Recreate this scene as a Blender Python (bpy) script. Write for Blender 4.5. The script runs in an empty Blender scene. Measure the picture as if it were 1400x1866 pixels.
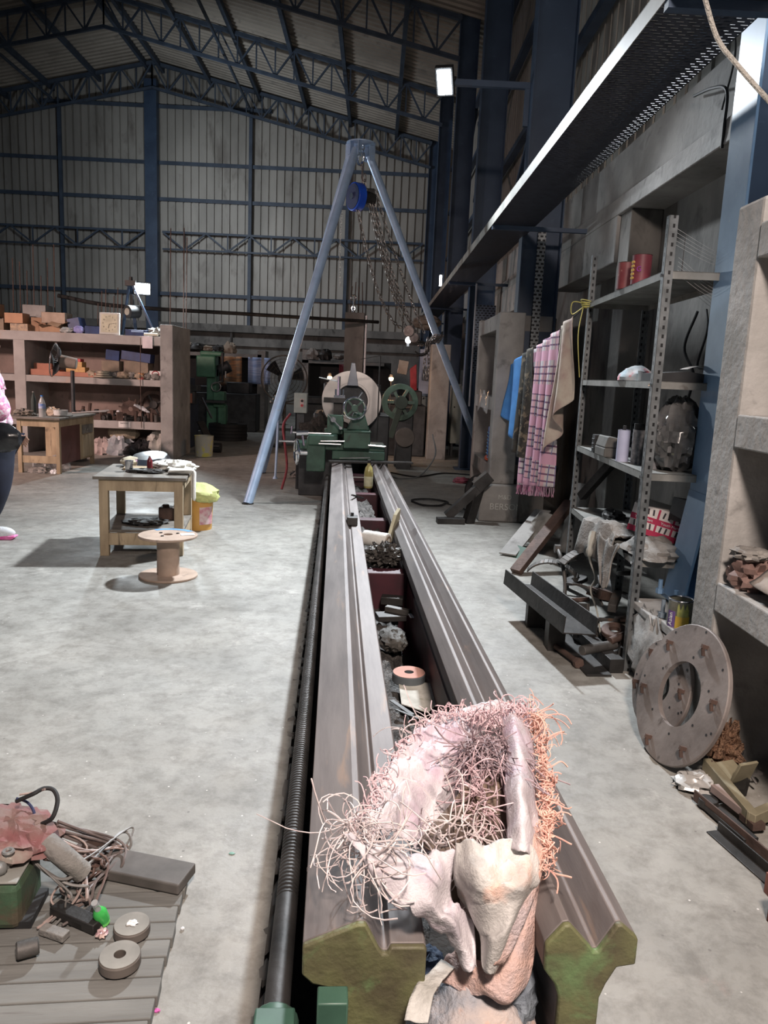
import bpy, math, random
from mathutils import Vector, Matrix, Euler, noise
R = math.radians
PI = math.pi
S = bpy.context.scene
COL = S.collection
# ---------------------------------------------------------------- camera
cd = bpy.data.cameras.new('camera')
cam = bpy.data.objects.new('camera', cd); COL.objects.link(cam)
cd.sensor_fit = 'VERTICAL'; cd.sensor_height = 36.0; cd.lens = 36.0 * 1402 / 1866
cd.clip_start = 0.05; cd.clip_end = 200
_r, _u, _f = Vector((0.999029,-0.009836,0.042953)), Vector((-0.040576,0.174755,0.983776)), Vector((0.017183,0.984563,-0.174186))
mw = Matrix((_r, _u, -_f)).transposed().to_4x4(); mw.translation = (0, 0, 1.55)
cam.matrix_world = mw
S.camera = cam
# ---------------------------------------------------------------- world, exposure
S.view_settings.view_transform = 'Standard'; S.view_settings.look = 'None'
S.view_settings.exposure = 0.0; S.view_settings.gamma = 1.0
S.view_settings.use_curve_mapping = False
W = bpy.data.worlds.new('night_air'); S.world = W; W.use_nodes = True
W.node_tree.nodes['Background'].inputs[0].default_value = (0.55, 0.66, 0.85, 1)
W.node_tree.nodes['Background'].inputs[1].default_value = 0.11
# ---------------------------------------------------------------- area lights
def area(name, loc, target, size, power, col, size_y=None, spread=180):
    l = bpy.data.lights.new(name, 'AREA'); l.energy = power; l.color = col; l.size = size
    l.spread = R(spread)
    if size_y: l.shape = 'RECTANGLE'; l.size_y = size_y
    o = bpy.data.objects.new(name, l); COL.objects.link(o); o.location = loc
    o.rotation_euler = (Vector(target) - Vector(loc)).to_track_quat('-Z', 'Y').to_euler()
    return o
FLOOD = Vector((0.587, 8.700, 4.596))
area('flood_beam', FLOOD + Vector((-.02, -.09, -.05)), (-2.0, 4.0, 0), .28, 350, (.88, .94, 1.0), .22, 112)
area('shelf_flood_beam', (-4.10, 13.72, 2.84), (-2.0, 7, 1.6), .22, 120, (.85, .95, 1.0), .18)
area('near_flood', (1.84, 2.6, 4.9), (1.9, 3.8, 0), .25, 42, (.95, .97, 1.0), .2)
area('rear_flood', (.5, -.7, 4.0), (1.3, 1.9, 0), .5, 330, (1.0, .84, .75), .45)
area('left_bay_lamp', (-8.5, 7.0, 3.6), (-5.0, 12.0, .8), .5, 170, (1.0, .70, .62), .4, 100)
area('far_bay_lamp', (-6.0, 20.0, 6.5), (-3.0, 26.0, 4.5), 1.2, 260, (.85, .92, 1.0), .8)
# ---------------------------------------------------------------- materials
_M = {}
def nt(name):
    m = bpy.data.materials.new(name); m.use_nodes = True
    n = m.node_tree; return m, n, n.nodes['Principled BSDF']
def _ramp(n, fac, stops):
    r = n.nodes.new('ShaderNodeValToRGB'); n.links.new(fac, r.inputs[0])
    e = r.color_ramp.elements
    while len(e) < len(stops): e.new(.5)
    for k, (p, c) in enumerate(stops):
        e[k].position = p; e[k].color = (c[0], c[1], c[2], 1)
    return r.outputs[0]
def _noise(n, vec, sc, det=5, rough=.55, dist=0):
    t = n.nodes.new('ShaderNodeTexNoise'); t.inputs['Scale'].default_value = sc
    t.inputs['Detail'].default_value = det; t.inputs['Roughness'].default_value = rough
    t.inputs['Distortion'].default_value = dist
    n.links.new(vec, t.inputs['Vector']); return t.outputs['Fac']
def _coord(n, stretch=(1, 1, 1)):
    tc = n.nodes.new('ShaderNodeTexCoord'); mp = n.nodes.new('ShaderNodeMapping')
    mp.inputs['Scale'].default_value = stretch
    n.links.new(tc.outputs['Object'], mp.inputs['Vector']); return mp.outputs[0]
def _mix(n, fac, a, b, mode='MIX'):
    x = n.nodes.new('ShaderNodeMix'); x.data_type = 'RGBA'; x.blend_type = mode
    for s, v in ((x.inputs[0], fac), (x.inputs[6], a), (x.inputs[7], b)):
        if hasattr(v, 'links') or hasattr(v, 'is_linked'): n.links.new(v, s)
        else: s.default_value = v if isinstance(v, (int, float)) else (*v, 1)
    return x.outputs[2]
def M(name, c1, c2=None, sc=6, rough=.7, metal=0, bump=0, bs=None, st=(1, 1, 1), c3=None, s3=20, t3=(.62, .7), em=None, alpha=None, trans=None):
    if name in _M: return _M[name]
    m, n, b = nt(name)
    vec = _coord(n, st)
    c2 = c2 or tuple(x * .75 for x in c1)
    col = _ramp(n, _noise(n, vec, sc), [(.36, c2), (.62, c1)])
    if c3:
        col = _mix(n, _ramp(n, _noise(n, vec, s3, 4, .6, .4), [(t3[0], (0, 0, 0)), (t3[1], (1, 1, 1))]), col, c3)
    n.links.new(col, b.inputs['Base Color'])
    b.inputs['Roughness'].default_value = rough; b.inputs['Metallic'].default_value = metal
    if bump:
        bp = n.nodes.new('ShaderNodeBump'); bp.inputs['Strength'].default_value = bump; bp.inputs['Distance'].default_value = .02
        n.links.new(_noise(n, vec, bs or sc * 4, 6), bp.inputs['Height']); n.links.new(bp.outputs[0], b.inputs['Normal'])
    if em: b.inputs['Emission Color'].default_value = (*em[:3], 1); b.inputs['Emission Strength'].default_value = em[3]
    if alpha is not None: b.inputs['Alpha'].default_value = alpha
    if trans: b.inputs['Transmission Weight'].default_value = trans; b.inputs['IOR'].default_value = 1.2
    _M[name] = m; return m
def perforated(name, col, ax, pa, ay, pb, da=.6, db=.45, see=True, rough=.5, stag=True):
    """sheet metal with a punched slot pattern; the slots are really open"""
    m, n, b = nt(name)
    tc = n.nodes.new('ShaderNodeTexCoord'); sp = n.nodes.new('ShaderNodeSeparateXYZ'); n.links.new(tc.outputs['Object'], sp.inputs[0])
    def mt(op, a, c=None):
        k = n.nodes.new('ShaderNodeMath'); k.operation = op
        for i, v in enumerate((a, c)):
            if v is None: continue
            if isinstance(v, (int, float)): k.inputs[i].default_value = v
            else: n.links.new(v, k.inputs[i])
        return k.outputs[0]
    a = mt('DIVIDE', sp.outputs[ax], pa); q = mt('DIVIDE', sp.outputs[ay], pb)
    if stag:
        par = mt('MULTIPLY', mt('FLOORED_MODULO', mt('FLOOR', q), 2.0), .5); a = mt('ADD', a, par)
    fa = mt('LESS_THAN', mt('FRACT', a), da); fb = mt('LESS_THAN', mt('FRACT', q), db)
    hole = mt('MULTIPLY', fa, fb)
    vec = _coord(n); c = _ramp(n, _noise(n, vec, 12), [(.35, tuple(x * .6 for x in col)), (.65, col)])
    b.inputs['Roughness'].default_value = rough; b.inputs['Metallic'].default_value = .3
    if see:
        n.links.new(c, b.inputs['Base Color']); n.links.new(mt('SUBTRACT', 1.0, hole), b.inputs['Alpha'])
    else:
        n.links.new(_mix(n, hole, c, (.008, .009, .011)), b.inputs['Base Color'])
    _M[name] = m; return m
# concrete floor, worn and stained
m, n, b = nt('floor_concrete'); vec = _coord(n)
base = _ramp(n, _noise(n, vec, .9, 9, .66, .25), [(.3, (.19, .184, .166)), (.5, (.285, .277, .252)), (.68, (.38, .368, .335))])
sm = _ramp(n, _noise(n, vec, 9, 9, .75, .2), [(.36, (.55, .53, .51)), (.56, (1, 1, 1))])
base = _mix(n, .75, base, sm, 'MULTIPLY')
base = _mix(n, _ramp(n, _noise(n, vec, 2.3, 9, .72, .2), [(.60, (0, 0, 0)), (.72, (.75, .75, .75))]), base, (.52, .50, .46))
base = _mix(n, _ramp(n, _noise(n, vec, 1.7, 8, .7, .3), [(.64, (0, 0, 0)), (.74, (.5, .5, .5))]), base, (.36, .26, .23))
vo = n.nodes.new('ShaderNodeTexVoronoi'); vo.inputs['Scale'].default_value = 9; n.links.new(vec, vo.inputs['Vector'])
base = _mix(n, _ramp(n, vo.outputs['Distance'], [(.03, (.8, .8, .8)), (.055, (0, 0, 0))]), base, (.12, .11, .10))
vo2 = n.nodes.new('ShaderNodeTexVoronoi'); vo2.inputs['Scale'].default_value = 14; n.links.new(vec, vo2.inputs['Vector'])
base = _mix(n, _ramp(n, vo2.outputs['Distance'], [(.035, (.9, .9, .9)), (.06, (0, 0, 0))]), base, (.62, .60, .57))
n.links.new(base, b.inputs['Base Color'])
n.links.new(_ramp(n, _noise(n, vec, 3, 5), [(.3, (.42, .42, .42)), (.7, (.72, .72, .72))]), b.inputs['Roughness'])
bp = n.nodes.new('ShaderNodeBump'); bp.inputs['Strength'].default_value = .25; bp.inputs['Distance'].default_value = .01
n.links.new(_noise(n, vec, 14, 8, .65), bp.inputs['Height']); n.links.new(bp.outputs[0], b.inputs['Normal'])
_M['floor'] = m
FLOOR = m
PITDIRT = M('oily_pit_dirt', (.045, .04, .036), (.02, .018, .016), 9, .85, bump=.6)
CONC = M('grey_concrete', (.34, .33, .315), (.22, .215, .205), 2.2, .85, bump=.35, bs=18, c3=(.14, .135, .13), s3=5, t3=(.58, .75))
CONCD = M('dark_concrete', (.20, .19, .175), (.10, .097, .09), 1.6, .9, bump=.4, bs=14, st=(1, 1, .6), c3=(.05, .047, .043), s3=4, t3=(.56, .75))
CONCL = M('pale_concrete', (.38, .37, .355), (.25, .245, .23), 3, .85, bump=.35, bs=22, c3=(.20, .195, .185), s3=8, t3=(.6, .75))
PLASTER = M('pink_brown_plaster', (.28, .21, .185), (.20, .155, .135), 3, .9, bump=.2, c3=(.16, .12, .11), s3=7, t3=(.62, .75))
SHEET = M('old_galvanised_sheet', (.36, .345, .31), (.25, .24, .215), .9, .6, .25, st=(1, 1, .35), c3=(.17, .155, .135), s3=2.2, t3=(.56, .74))
ROOFS = M('roof_sheet', (.33, .30, .255), (.24, .215, .18), .8, .65, .2, c3=(.15, .14, .125), s3=2.0, t3=(.58, .75))
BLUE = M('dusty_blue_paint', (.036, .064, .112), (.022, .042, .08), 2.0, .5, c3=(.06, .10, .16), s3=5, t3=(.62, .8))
BLUE_LIT = M('lit_blue_paint', (.20, .33, .50), (.15, .26, .41), 3, .45, c3=(.25, .35, .46), s3=26, t3=(.66, .72))  # same blue paint; lamplight on the near flange is put into this colour
TRUSS = M('blue_grey_truss_paint', (.05, .072, .105), (.03, .045, .07), 3, .6)
STEEL = M('ground_way_steel', (.19, .168, .16), (.125, .108, .104), 2.4, .62, .2, st=(6, .7, 6), c3=(.30, .21, .155), s3=3.2, t3=(.62, .8), bump=.05)
STEELD = M('dark_greasy_steel', (.055, .052, .05), (.025, .024, .023), 6, .55, .5, bump=.15)
SCRAP = M('scrap_steel', (.12, .112, .105), (.06, .056, .052), 6, .6, .4, bump=.2, c3=(.16, .10, .07), s3=9, t3=(.6, .72))
RUST = M('rusty_brown_steel', (.13, .082, .066), (.075, .05, .042), 7, .7, .3, bump=.25)
BRIGHT = M('bright_machined_steel', (.52, .49, .47), (.40, .38, .365), 4, .32, .85)
CHROME = M('polished_metal', (.72, .73, .75), (.6, .6, .62), 8, .16, 1.0)
GREEN = M('machine_green_paint', (.05, .115, .08), (.028, .068, .048), 6, .45, c3=(.03, .04, .033), s3=9, t3=(.58, .7))
GREENW = M('worn_olive_green_paint', (.14, .145, .065), (.085, .075, .042), 9, .6, bump=.25, c3=(.13, .20, .085), s3=7, t3=(.56, .68))
MAROON = M('maroon_paint', (.06, .012, .02), (.03, .008, .013), 6, .6)
GALV = M('galvanised_pipe', (.46, .60, .80), (.36, .49, .68), 5, .4, .25, c3=(.42, .48, .55), s3=12, t3=(.6, .75))
CHAIN = M('chain_steel', (.30, .27, .25), (.16, .14, .13), 20, .4, .5)
WOOD = M('pale_worn_wood', (.42, .33, .215), (.27, .205, .13), 9, .75, st=(1, 1, .25), bump=.15, c3=(.12, .09, .06), s3=11, t3=(.63, .74))
WOODT = M('dark_table_board', (.17, .15, .125), (.10, .088, .075), 7, .7, bump=.1, c3=(.30, .26, .21), s3=8, t3=(.62, .74))
CARD = M('brown_cardboard', (.40, .25, .155), (.33, .20, .125), 5, .85, c3=(.22, .14, .09), s3=9, t3=(.66, .74))
CARDG = M('dusty_cardboard', (.28, .22, .165), (.20, .16, .12), 5, .85)
BLACK = M('black_rubber', (.02, .02, .021), (.012, .012, .013), 10, .7)
BLACKP = M('black_plastic_film', (.03, .03, .032), (.015, .015, .017), 10, .22)
DARKM = M('dark_machine_iron', (.055, .058, .062), (.026, .028, .031), 5, .5, .3)
CREAM = M('cream_enamel', (.52, .53, .46), (.44, .45, .39), 4, .5, c3=(.25, .22, .17), s3=11, t3=(.66, .72))
WHITE = M('white_cloth', (.74, .73, .68), (.6, .59, .55), 9, .85, bump=.2, bs=60)
WHITEP = M('white_plastic', (.75, .76, .78), (.68, .69, .71), 6, .4)
PAPER = M('white_paper', (.72, .70, .68), (.64, .62, .6), 8, .8)
CLEAR = M('clear_plastic', (.75, .77, .78), (.6, .62, .64), 10, .15, alpha=.35)
REDP = M('red_plastic', (.48, .03, .04), (.34, .02, .03), 8, .45)
BLUEB = M('royal_blue_board', (.022, .045, .14), (.014, .028, .09), 8, .5)
BLUEP = M('blue_plastic', (.03, .20, .62), (.02, .14, .46), 8, .4)
YEL = M('yellow_green_sack', (.52, .55, .22), (.40, .43, .16), 7, .65, bump=.2)
CABLE = M('brown_grey_cable', (.17, .135, .125), (.10, .08, .075), 20, .6)
GREYCLOTH = M('dusty_grey_cloth', (.27, .255, .235), (.17, .16, .148), 8, .9, bump=.4, bs=50)
LENS = M('flood_lens', (1, 1, 1), (1, 1, 1), 5, .3, em=(.85, .94, 1, 45))
BULB = M('warm_bulb', (1, .7, .4), (1, .7, .4), 5, .3, em=(1, .55, .25, 30))
# ---------------------------------------------------------------- mesh helpers
class MB:
    def __init__(s): s.v = []; s.f = []
    def add(s, v, f, T=None):
        k = len(s.v); s.v += [tuple(T @ Vector(p)) if T is not None else tuple(p) for p in v]
        s.f += [tuple(i + k for i in q) for q in f]; return s
    def box(s, c, d, r=(0, 0, 0)):
        T = Matrix.Translation(c) @ Euler([R(a) for a in r]).to_matrix().to_4x4()
        x, y, z = d[0] / 2, d[1] / 2, d[2] / 2
        v = [(-x, -y, -z), (x, -y, -z), (x, y, -z), (-x, y, -z), (-x, -y, z), (x, -y, z), (x, y, z), (-x, y, z)]
        return s.add(v, [(3, 2, 1, 0), (4, 5, 6, 7), (0, 1, 5, 4), (1, 2, 6, 5), (2, 3, 7, 6), (3, 0, 4, 7)], T)
    def b2(s, a, b):
        return s.box([(a[i] + b[i]) / 2 for i in range(3)], [abs(b[i] - a[i]) for i in range(3)])
    def bar(s, a, b, w, h=None, up=(0, 0, 1), n=4):
        h = h or w; a = Vector(a); b = Vector(b); d = (b - a); L = d.length; d.normalize()
        x = d.cross(Vector(up)); x = x.normalized() if x.length > 1e-4 else Vector((1, 0, 0)); y = x.cross(d)
        v = [];
        for p in (a, b):
            for sx, sy in ((-1, -1), (1, -1), (1, 1), (-1, 1)): v.append(p + x * sx * w / 2 + y * sy * h / 2)
        return s.add(v, [(3, 2, 1, 0), (4, 5, 6, 7), (0, 1, 5, 4), (1, 2, 6, 5), (2, 3, 7, 6), (3, 0, 4, 7)])
    def cyl(s, a, b, r, r2=None, n=16, cap=True):
        r2 = r if r2 is None else r2; a = Vector(a); b = Vector(b); d = (b - a).normalized()
        x = d.orthogonal().normalized(); y = d.cross(x); v = []
        for p, q in ((a, r), (b, r2)):
            for i in range(n):
                t = 2 * PI * i / n; v.append(p + (x * math.cos(t) + y * math.sin(t)) * q)
        f = [(i, (i + 1) % n, n + (i + 1) % n, n + i) for i in range(n)]
        if cap: f += [tuple(range(n - 1, -1, -1)), tuple(range(n, 2 * n))]
        return s.add(v, f)
    def tube(s, P, r, n=6, closed=False, cap=True):
        P = [Vector(p) for p in P]; m = len(P); rr = r if isinstance(r, (list, tuple)) else [r] * m
        v = []; x = None
        for i, p in enumerate(P):
            if closed: d = P[(i + 1) % m] - P[i - 1]
            else: d = P[min(i + 1, m - 1)] - P[max(i - 1, 0)]
            if d.length < 1e-9: d = Vector((0, 0, 1))
            d.normalize()
            if x is None: x = d.orthogonal().normalized()
            else:
                x = x - d * x.dot(d); x = x.normalized() if x.length > 1e-6 else d.orthogonal().normalized()
            y = d.cross(x)
            for k in range(n):
                t = 2 * PI * k / n; v.append(p + (x * math.cos(t) + y * math.sin(t)) * rr[i])
        f = []
        for i in range(m if closed else m - 1):
            j = (i + 1) % m
            for k in range(n): f.append((i * n + k, i * n + (k + 1) % n, j * n + (k + 1) % n, j * n + k))
        if not closed and cap: f += [tuple(range(n - 1, -1, -1)), tuple(range((m - 1) * n, m * n))]
        return s.add(v, f)
    def rev(s, prof, n=24, T=None, closed=False):
        """profile of (r, z) turned about z"""
        v = []; m = len(prof)
        for i in range(n):
            t = 2 * PI * i / n
            for r, z in prof: v.append((r * math.cos(t), r * math.sin(t), z))
        f = []
        for i in range(n):
            j = (i + 1) % n
            for k in range(m if closed else m - 1):
                l = (k + 1) % m; f.append((i * m + k, j * m + k, j * m + l, i * m + l))
        return s.add(v, f, T)
    def ext(s, poly, a, b, T=None):
        """polygon in x,z extruded along y from a to b"""
        n = len(poly); v = [(x, a, z) for x, z in poly] + [(x, b, z) for x, z in poly]
        f = [(i, (i + 1) % n, n + (i + 1) % n, n + i) for i in range(n)] + [tuple(range(n - 1, -1, -1)), tuple(range(n, 2 * n))]
        return s.add(v, f, T)
    def grid(s, fn, nu, nv, wrap=False):
        v = [fn(i / nu, j / nv) for i in range(nu + 1) for j in range(nv + 1)]
        f = [(i * (nv + 1) + j, (i + 1) * (nv + 1) + j, (i + 1) * (nv + 1) + j + 1, i * (nv + 1) + j + 1) for i in range(nu) for j in range(nv)]
        return s.add(v, f)
    def blob(s, c, d, amp=.12, seed=0, fr=3, n=28, flat=None, ridge=False):
        c = Vector(c); v = []; f = []; mm = n // 2
        for i in range(mm + 1):
            th = PI * i / mm
            for k in range(n):
                ph = 2 * PI * k / n; u = Vector((math.sin(th) * math.cos(ph), math.sin(th) * math.sin(ph), math.cos(th)))
                q = noise.noise(u * fr + Vector((seed * 7.3, seed, 0))) + .5 * noise.noise(u * fr * 2.3 + Vector((seed, 9, 3)))
                if ridge: q = .5 - 1.6 * abs(q)
                u = u * (1 + amp * q * 1.6)
                z = u.z * d[2] / 2
                if flat is not None: z = max(z, -flat)
                v.append(c + Vector((u.x * d[0] / 2, u.y * d[1] / 2, z)))
        for i in range(mm):
            for k in range(n): f.append((i * n + k, (i + 1) * n + k, (i + 1) * n + (k + 1) % n, i * n + (k + 1) % n))
        return s.add(v, f)
    def tor(s, c, R1, r, axis=(0, 0, 1), n=24, m=8, sx=1):
        T = Matrix.Translation(c) @ Vector(axis).to_track_quat('Z', 'Y').to_matrix().to_4x4()
        v = []; f = []
        for i in range(n):
            a = 2 * PI * i / n
            for k in range(m):
                t = 2 * PI * k / m; q = R1 + r * math.cos(t); v.append((q * math.cos(a) * sx, q * math.sin(a), r * math.sin(t)))
        for i in range(n):
            for k in range(m): f.append((i * m + k, ((i + 1) % n) * m + k, ((i + 1) % n) * m + (k + 1) % m, i * m + (k + 1) % m))
        return s.add(v, f, T)
    def disc(s, c, axis, ro, ri, th, n=40):
        """flat ring with a bore"""
        T = Matrix.Translation(c) @ Vector(axis).to_track_quat('Z', 'Y').to_matrix().to_4x4()
        e = min(.004, th * .2)
        return s.rev([(ri, -th / 2), (ro - e, -th / 2), (ro, -th / 2 + e), (ro, th / 2 - e), (ro - e, th / 2), (ri, th / 2)], n, T, True)
def mk(name, mb, mat, parent=None, bev=0, sub=0, loc=None, rot=None, sol=0, smooth=True, ang=.6):
    me = bpy.data.meshes.new(name); me.from_pydata(mb.v, [], mb.f); me.update()
    if smooth and len(mb.f) > 6:
        me.polygons.foreach_set('use_smooth', [True] * len(me.polygons)); me.set_sharp_from_angle(angle=ang)
    o = bpy.data.objects.new(name, me); COL.objects.link(o)
    me.materials.append(mat)
    if parent: o.parent = parent
    if loc is not None: o.location = loc
    if rot is not None: o.rotation_euler = [R(a) for a in rot]
    if sol: md = o.modifiers.new('s', 'SOLIDIFY'); md.thickness = sol; md.offset = 0
    if bev:
        md = o.modifiers.new('b', 'BEVEL'); md.width = bev; md.segments = 2; md.limit_method = 'ANGLE'; md.angle_limit = R(40)
    if sub: md = o.modifiers.new('d', 'SUBSURF'); md.levels = sub; md.render_levels = sub
    return o
def tag(o, label, cat, group=None, kind=None):
    o['label'] = label; o['category'] = cat
    if group: o['group'] = group
    if kind: o['kind'] = kind
    return o
def struct(name, mb, mat, **k):
    o = mk(name, mb, mat, **k); o['kind'] = 'structure'; return o
def thing(name, label, cat, loc=(0, 0, 0), rz=0, group=None):
    o = bpy.data.objects.new(name, None); COL.objects.link(o); o.empty_display_size = .1
    o.location = loc; o.rotation_euler = (0, 0, R(rz)); return tag(o, label, cat, group)
def one(name, mb, mat, label, cat, loc=(0, 0, 0), rot=(0, 0, 0), group=None, kind=None, **k):
    return tag(mk(name, mb, mat, loc=loc, rot=rot, **k), label, cat, group, kind)
def copy_tree(o, parent=None):
    c = o.copy(); COL.objects.link(c); c.parent = parent
    for ch in list(o.children): copy_tree(ch, c)
    return c
def txt(name, body, size, mat, parent, loc, rot, ext=.0008, align='CENTER', basis=None):
    cu = bpy.data.curves.new(name, 'FONT'); cu.body = body; cu.size = size; cu.extrude = ext; cu.align_x = align; cu.align_y = 'CENTER'
    o = bpy.data.objects.new(name, cu)
    me = bpy.data.meshes.new_from_object(o); bpy.data.objects.remove(o); o = bpy.data.objects.new(name, me); COL.objects.link(o)
    me.materials.clear(); me.materials.append(mat); o.parent = parent; o.location = loc
    o.rotation_euler = [R(a) for a in rot]; return o
def chain(P, pitch=.034, w=.011, r=.0035, mb=None, tw=0):
    """interlocked oval links strung along a polyline"""
    mb = mb or MB(); P = [Vector(p) for p in P]; k = 0; carry = 0
    for a, b in zip(P, P[1:]):
        L = (b - a).length; d = (b - a).normalized(); t = carry
        while t < L:
            c = a + d * t; x = d.orthogonal().normalized(); y = d.cross(x)
            if k % 2: x, y = y, -x
            lp = []
            for j in range(8):
                q = 2 * PI * j / 8 + PI / 8; lp.append(c + d * math.cos(q) * pitch * .72 + x * math.sin(q) * w)
            mb.tube(lp, r, 4, True); t += pitch; k += 1
        carry = t - L
    return mb
def curve(P, n=8):
    """Catmull-Rom through points"""
    P = [Vector(p) for p in P]; Q = [P[0] * 2 - P[1]] + P + [P[-1] * 2 - P[-2]]; out = []
    for i in range(1, len(Q) - 2):
        p0, p1, p2, p3 = Q[i - 1:i + 3]
        for k in range(n):
            t = k / n; out.append(.5 * ((2 * p1) + (p2 - p0) * t + (2 * p0 - 5 * p1 + 4 * p2 - p3) * t * t + (3 * p1 - p0 - 3 * p2 + p3) * t ** 3))
    out.append(P[-1]); return out
def patch(C, nu=8, amp=.006, fr=14, seed=0, ang=0):
    """smooth cloth surface through a net of control points, with creases"""
    rows = [curve(r, nu) for r in C]; nv = len(rows[0]); cols = [curve([r[j] for r in rows], nu) for j in range(nv)]
    m = len(cols[0]); mb = MB(); v = []
    for i in range(m):
        for j in range(nv):
            p = cols[j][i]; q = Vector((p.x, p.y, p.z)) * fr + Vector((seed * 3.1, 0, seed))
            w = Vector((q.x * 1.3 + q.y * .5, q.y * .45, q.z)) + Vector((1, 1, 1)) * noise.noise(q * .5) * 1.2
            h = (noise.noise(q * .6) * .8 + (.5 - abs(noise.noise(w)) * 2.2) * .9 + (.4 - abs(noise.noise(w * 2.1 + Vector((3, 1, 0)))) * 1.8) * .45) * amp
            v.append(p + Vector((noise.noise(q + Vector((5, 0, 0))) * amp * .6, noise.noise(q + Vector((0, 5, 0))) * amp * .6, h)))
    f = [(i * nv + j, (i + 1) * nv + j, (i + 1) * nv + j + 1, i * nv + j + 1) for i in range(m - 1) for j in range(nv - 1)]
    return mb.add(v, f)

ORD = ['first', 'second', 'third', 'fourth', 'fifth', 'sixth', 'seventh', 'eighth', 'ninth', 'tenth', 'eleventh', 'twelfth', 'thirteenth', 'fourteenth', 'fifteenth', 'sixteenth', 'seventeenth', 'eighteenth', 'nineteenth', 'twentieth']

# ================================================================ SETTING
BROT = math.atan(.05); BO = Vector((-.09, 1.19, 0))
def bw(u, v, z=0):
    c, s = math.cos(BROT), math.sin(BROT); return (BO.x + c * u - s * v, BO.y + s * u + c * v, z)
YB = 27.5; RX = -7.63; RZ = 11.3; SL = .222; XW = 2.35
def roofz(x): return RZ - SL * abs(x - RX)
# floor with the lathe pit left open
PU0, PU1, PV0, PV1, PZ = -.115, .60, -1.6, 8.7, -.32
mb = MB()
OUT = [(-20, -7), (3.2, -7), (3.2, 28.2), (-20, 28.2)]; IN = [bw(PU0, PV0), bw(PU1, PV0), bw(PU1, PV1), bw(PU0, PV1)]
v = [(x, y, 0) for x, y in OUT] + [tuple(p) for p in IN]
mb.add(v, [(k, (k + 1) % 4, 4 + (k + 1) % 4, 4 + k) for k in range(4)])
struct('floor', mb, FLOOR)
mb = MB(); v = [tuple(p) for p in IN] + [(p[0], p[1], PZ) for p in IN]
mb.add(v, [(k, 4 + k, 4 + (k + 1) % 4, (k + 1) % 4) for k in range(4)] + [(4, 5, 6, 7)])
struct('pit_lining', mb, PITDIRT)
# chipped kerb along the pit edge
mb = MB(); random.seed(4)
for k in range(60):
    vv = -0.3 + k * .15; mb.blob(bw(PU0 + random.uniform(-.012, .01), vv, -.012), (.03 + random.random() * .03, .06 + random.random() * .12, .03), .5, k, 3, 8)
struct('trim_1', mb, CONCD)
# ---- corrugated sheeting
def sheet(P0, ax, up, L, H, pitch=.25, d=.03, rib=.05, off=None):
    """profile runs along ax, extruded along up"""
    P0, ax, up = Vector(P0), Vector(ax), Vector(up); nrm = ax.cross(up).normalized(); mb = MB(); pts = []; t = 0
    while t < L:
        for a, h in ((0, 0), (pitch - rib, 0), (pitch - rib * .75, 1), (pitch - rib * .25, 1)): pts.append((t + a, h * d))
        t += pitch
    pts.append((t, 0)); n = len(pts); v = []
    for e in (0, 1):
        for a, h in pts:
            HH = H(P0 + ax * a) if callable(H) else H
            v.append(P0 + ax * a + nrm * h + up * (e * HH))
    return mb.add(v, [(i, i + 1, n + i + 1, n + i) for i in range(n - 1)])
struct('wall_back', sheet((2.4, YB, 3.05), (-1, 0, 0), (0, 0, 1), 19.5, lambda p: max(.1, roofz(p.x) - 3.05), .262, .07, .06), SHEET, smooth=False)
mb = MB(); mb.b2((-18, YB - .05, 0), (2.4, YB + .2, 2.8)); struct('wall_back_base', mb, CONCD)
mb = MB(); mb.b2((-18, YB - .38, 2.80), (2.2, YB + .2, 3.05)); struct('trim_2', mb, CONCD, bev=.01)
mb = MB(); mb.b2((-18, YB - .22, 2.35), (2.2, YB - .05, 2.62)); struct('trim_3', mb, CONCD)
# ---- roof
for nm, sg in (('ceiling', 1), ('ceiling_far_slope', -1)):
    ax = Vector((0, 1, 0)); dn = Vector((sg, 0, -SL)).normalized(); L = 10.2 / dn.x * sg
    P0 = (RX, 7 if sg > 0 else YB + .3, RZ); a = ax if sg > 0 else -ax
    o = struct(nm, sheet(P0, a, dn, YB - 6.7, abs(L), .235, .045, .07), ROOFS, smooth=False)
# ---- right wall: concrete below, sheeting above
mb = MB(); mb.b2((XW, -5, 0), (XW + .25, YB, 3.3)); struct('wall_right', mb, CONCD)
mb = MB(); mb.b2((2.12, -5, 3.16), (XW + .25, YB, 3.62)); mb.b2((2.05, -5, 3.02), (XW + .25, YB, 3.17)); struct('wall_right_beam', mb, CONC, bev=.008)
struct('wall_right_sheeting', sheet((2.42, -3, 3.6), (0, 1, 0), (0, 0, 1), YB + 3, 5.6, .25, .045, .07), SHEET, smooth=False)
for i, (y0, y1) in enumerate(((6.75, 7.05), (11.4, 11.7), (16.1, 16.4), (20.8, 21.1))):
    mb = MB(); mb.b2((2.08, y0, 0), (XW, y1, 3.02)); struct('trim_%d' % (10 + i), mb, CONCD, bev=.01)
# wall beyond the pilasters stands proud up to each steel column
for i, y0 in enumerate((7.05, 11.7, 16.4)):
    mb = MB(); mb.b2((2.05, y0, 2.62), (XW, y0 + 2.4, 3.02)); struct('trim_%d' % (20 + i), mb, CONC, bev=.01)
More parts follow.
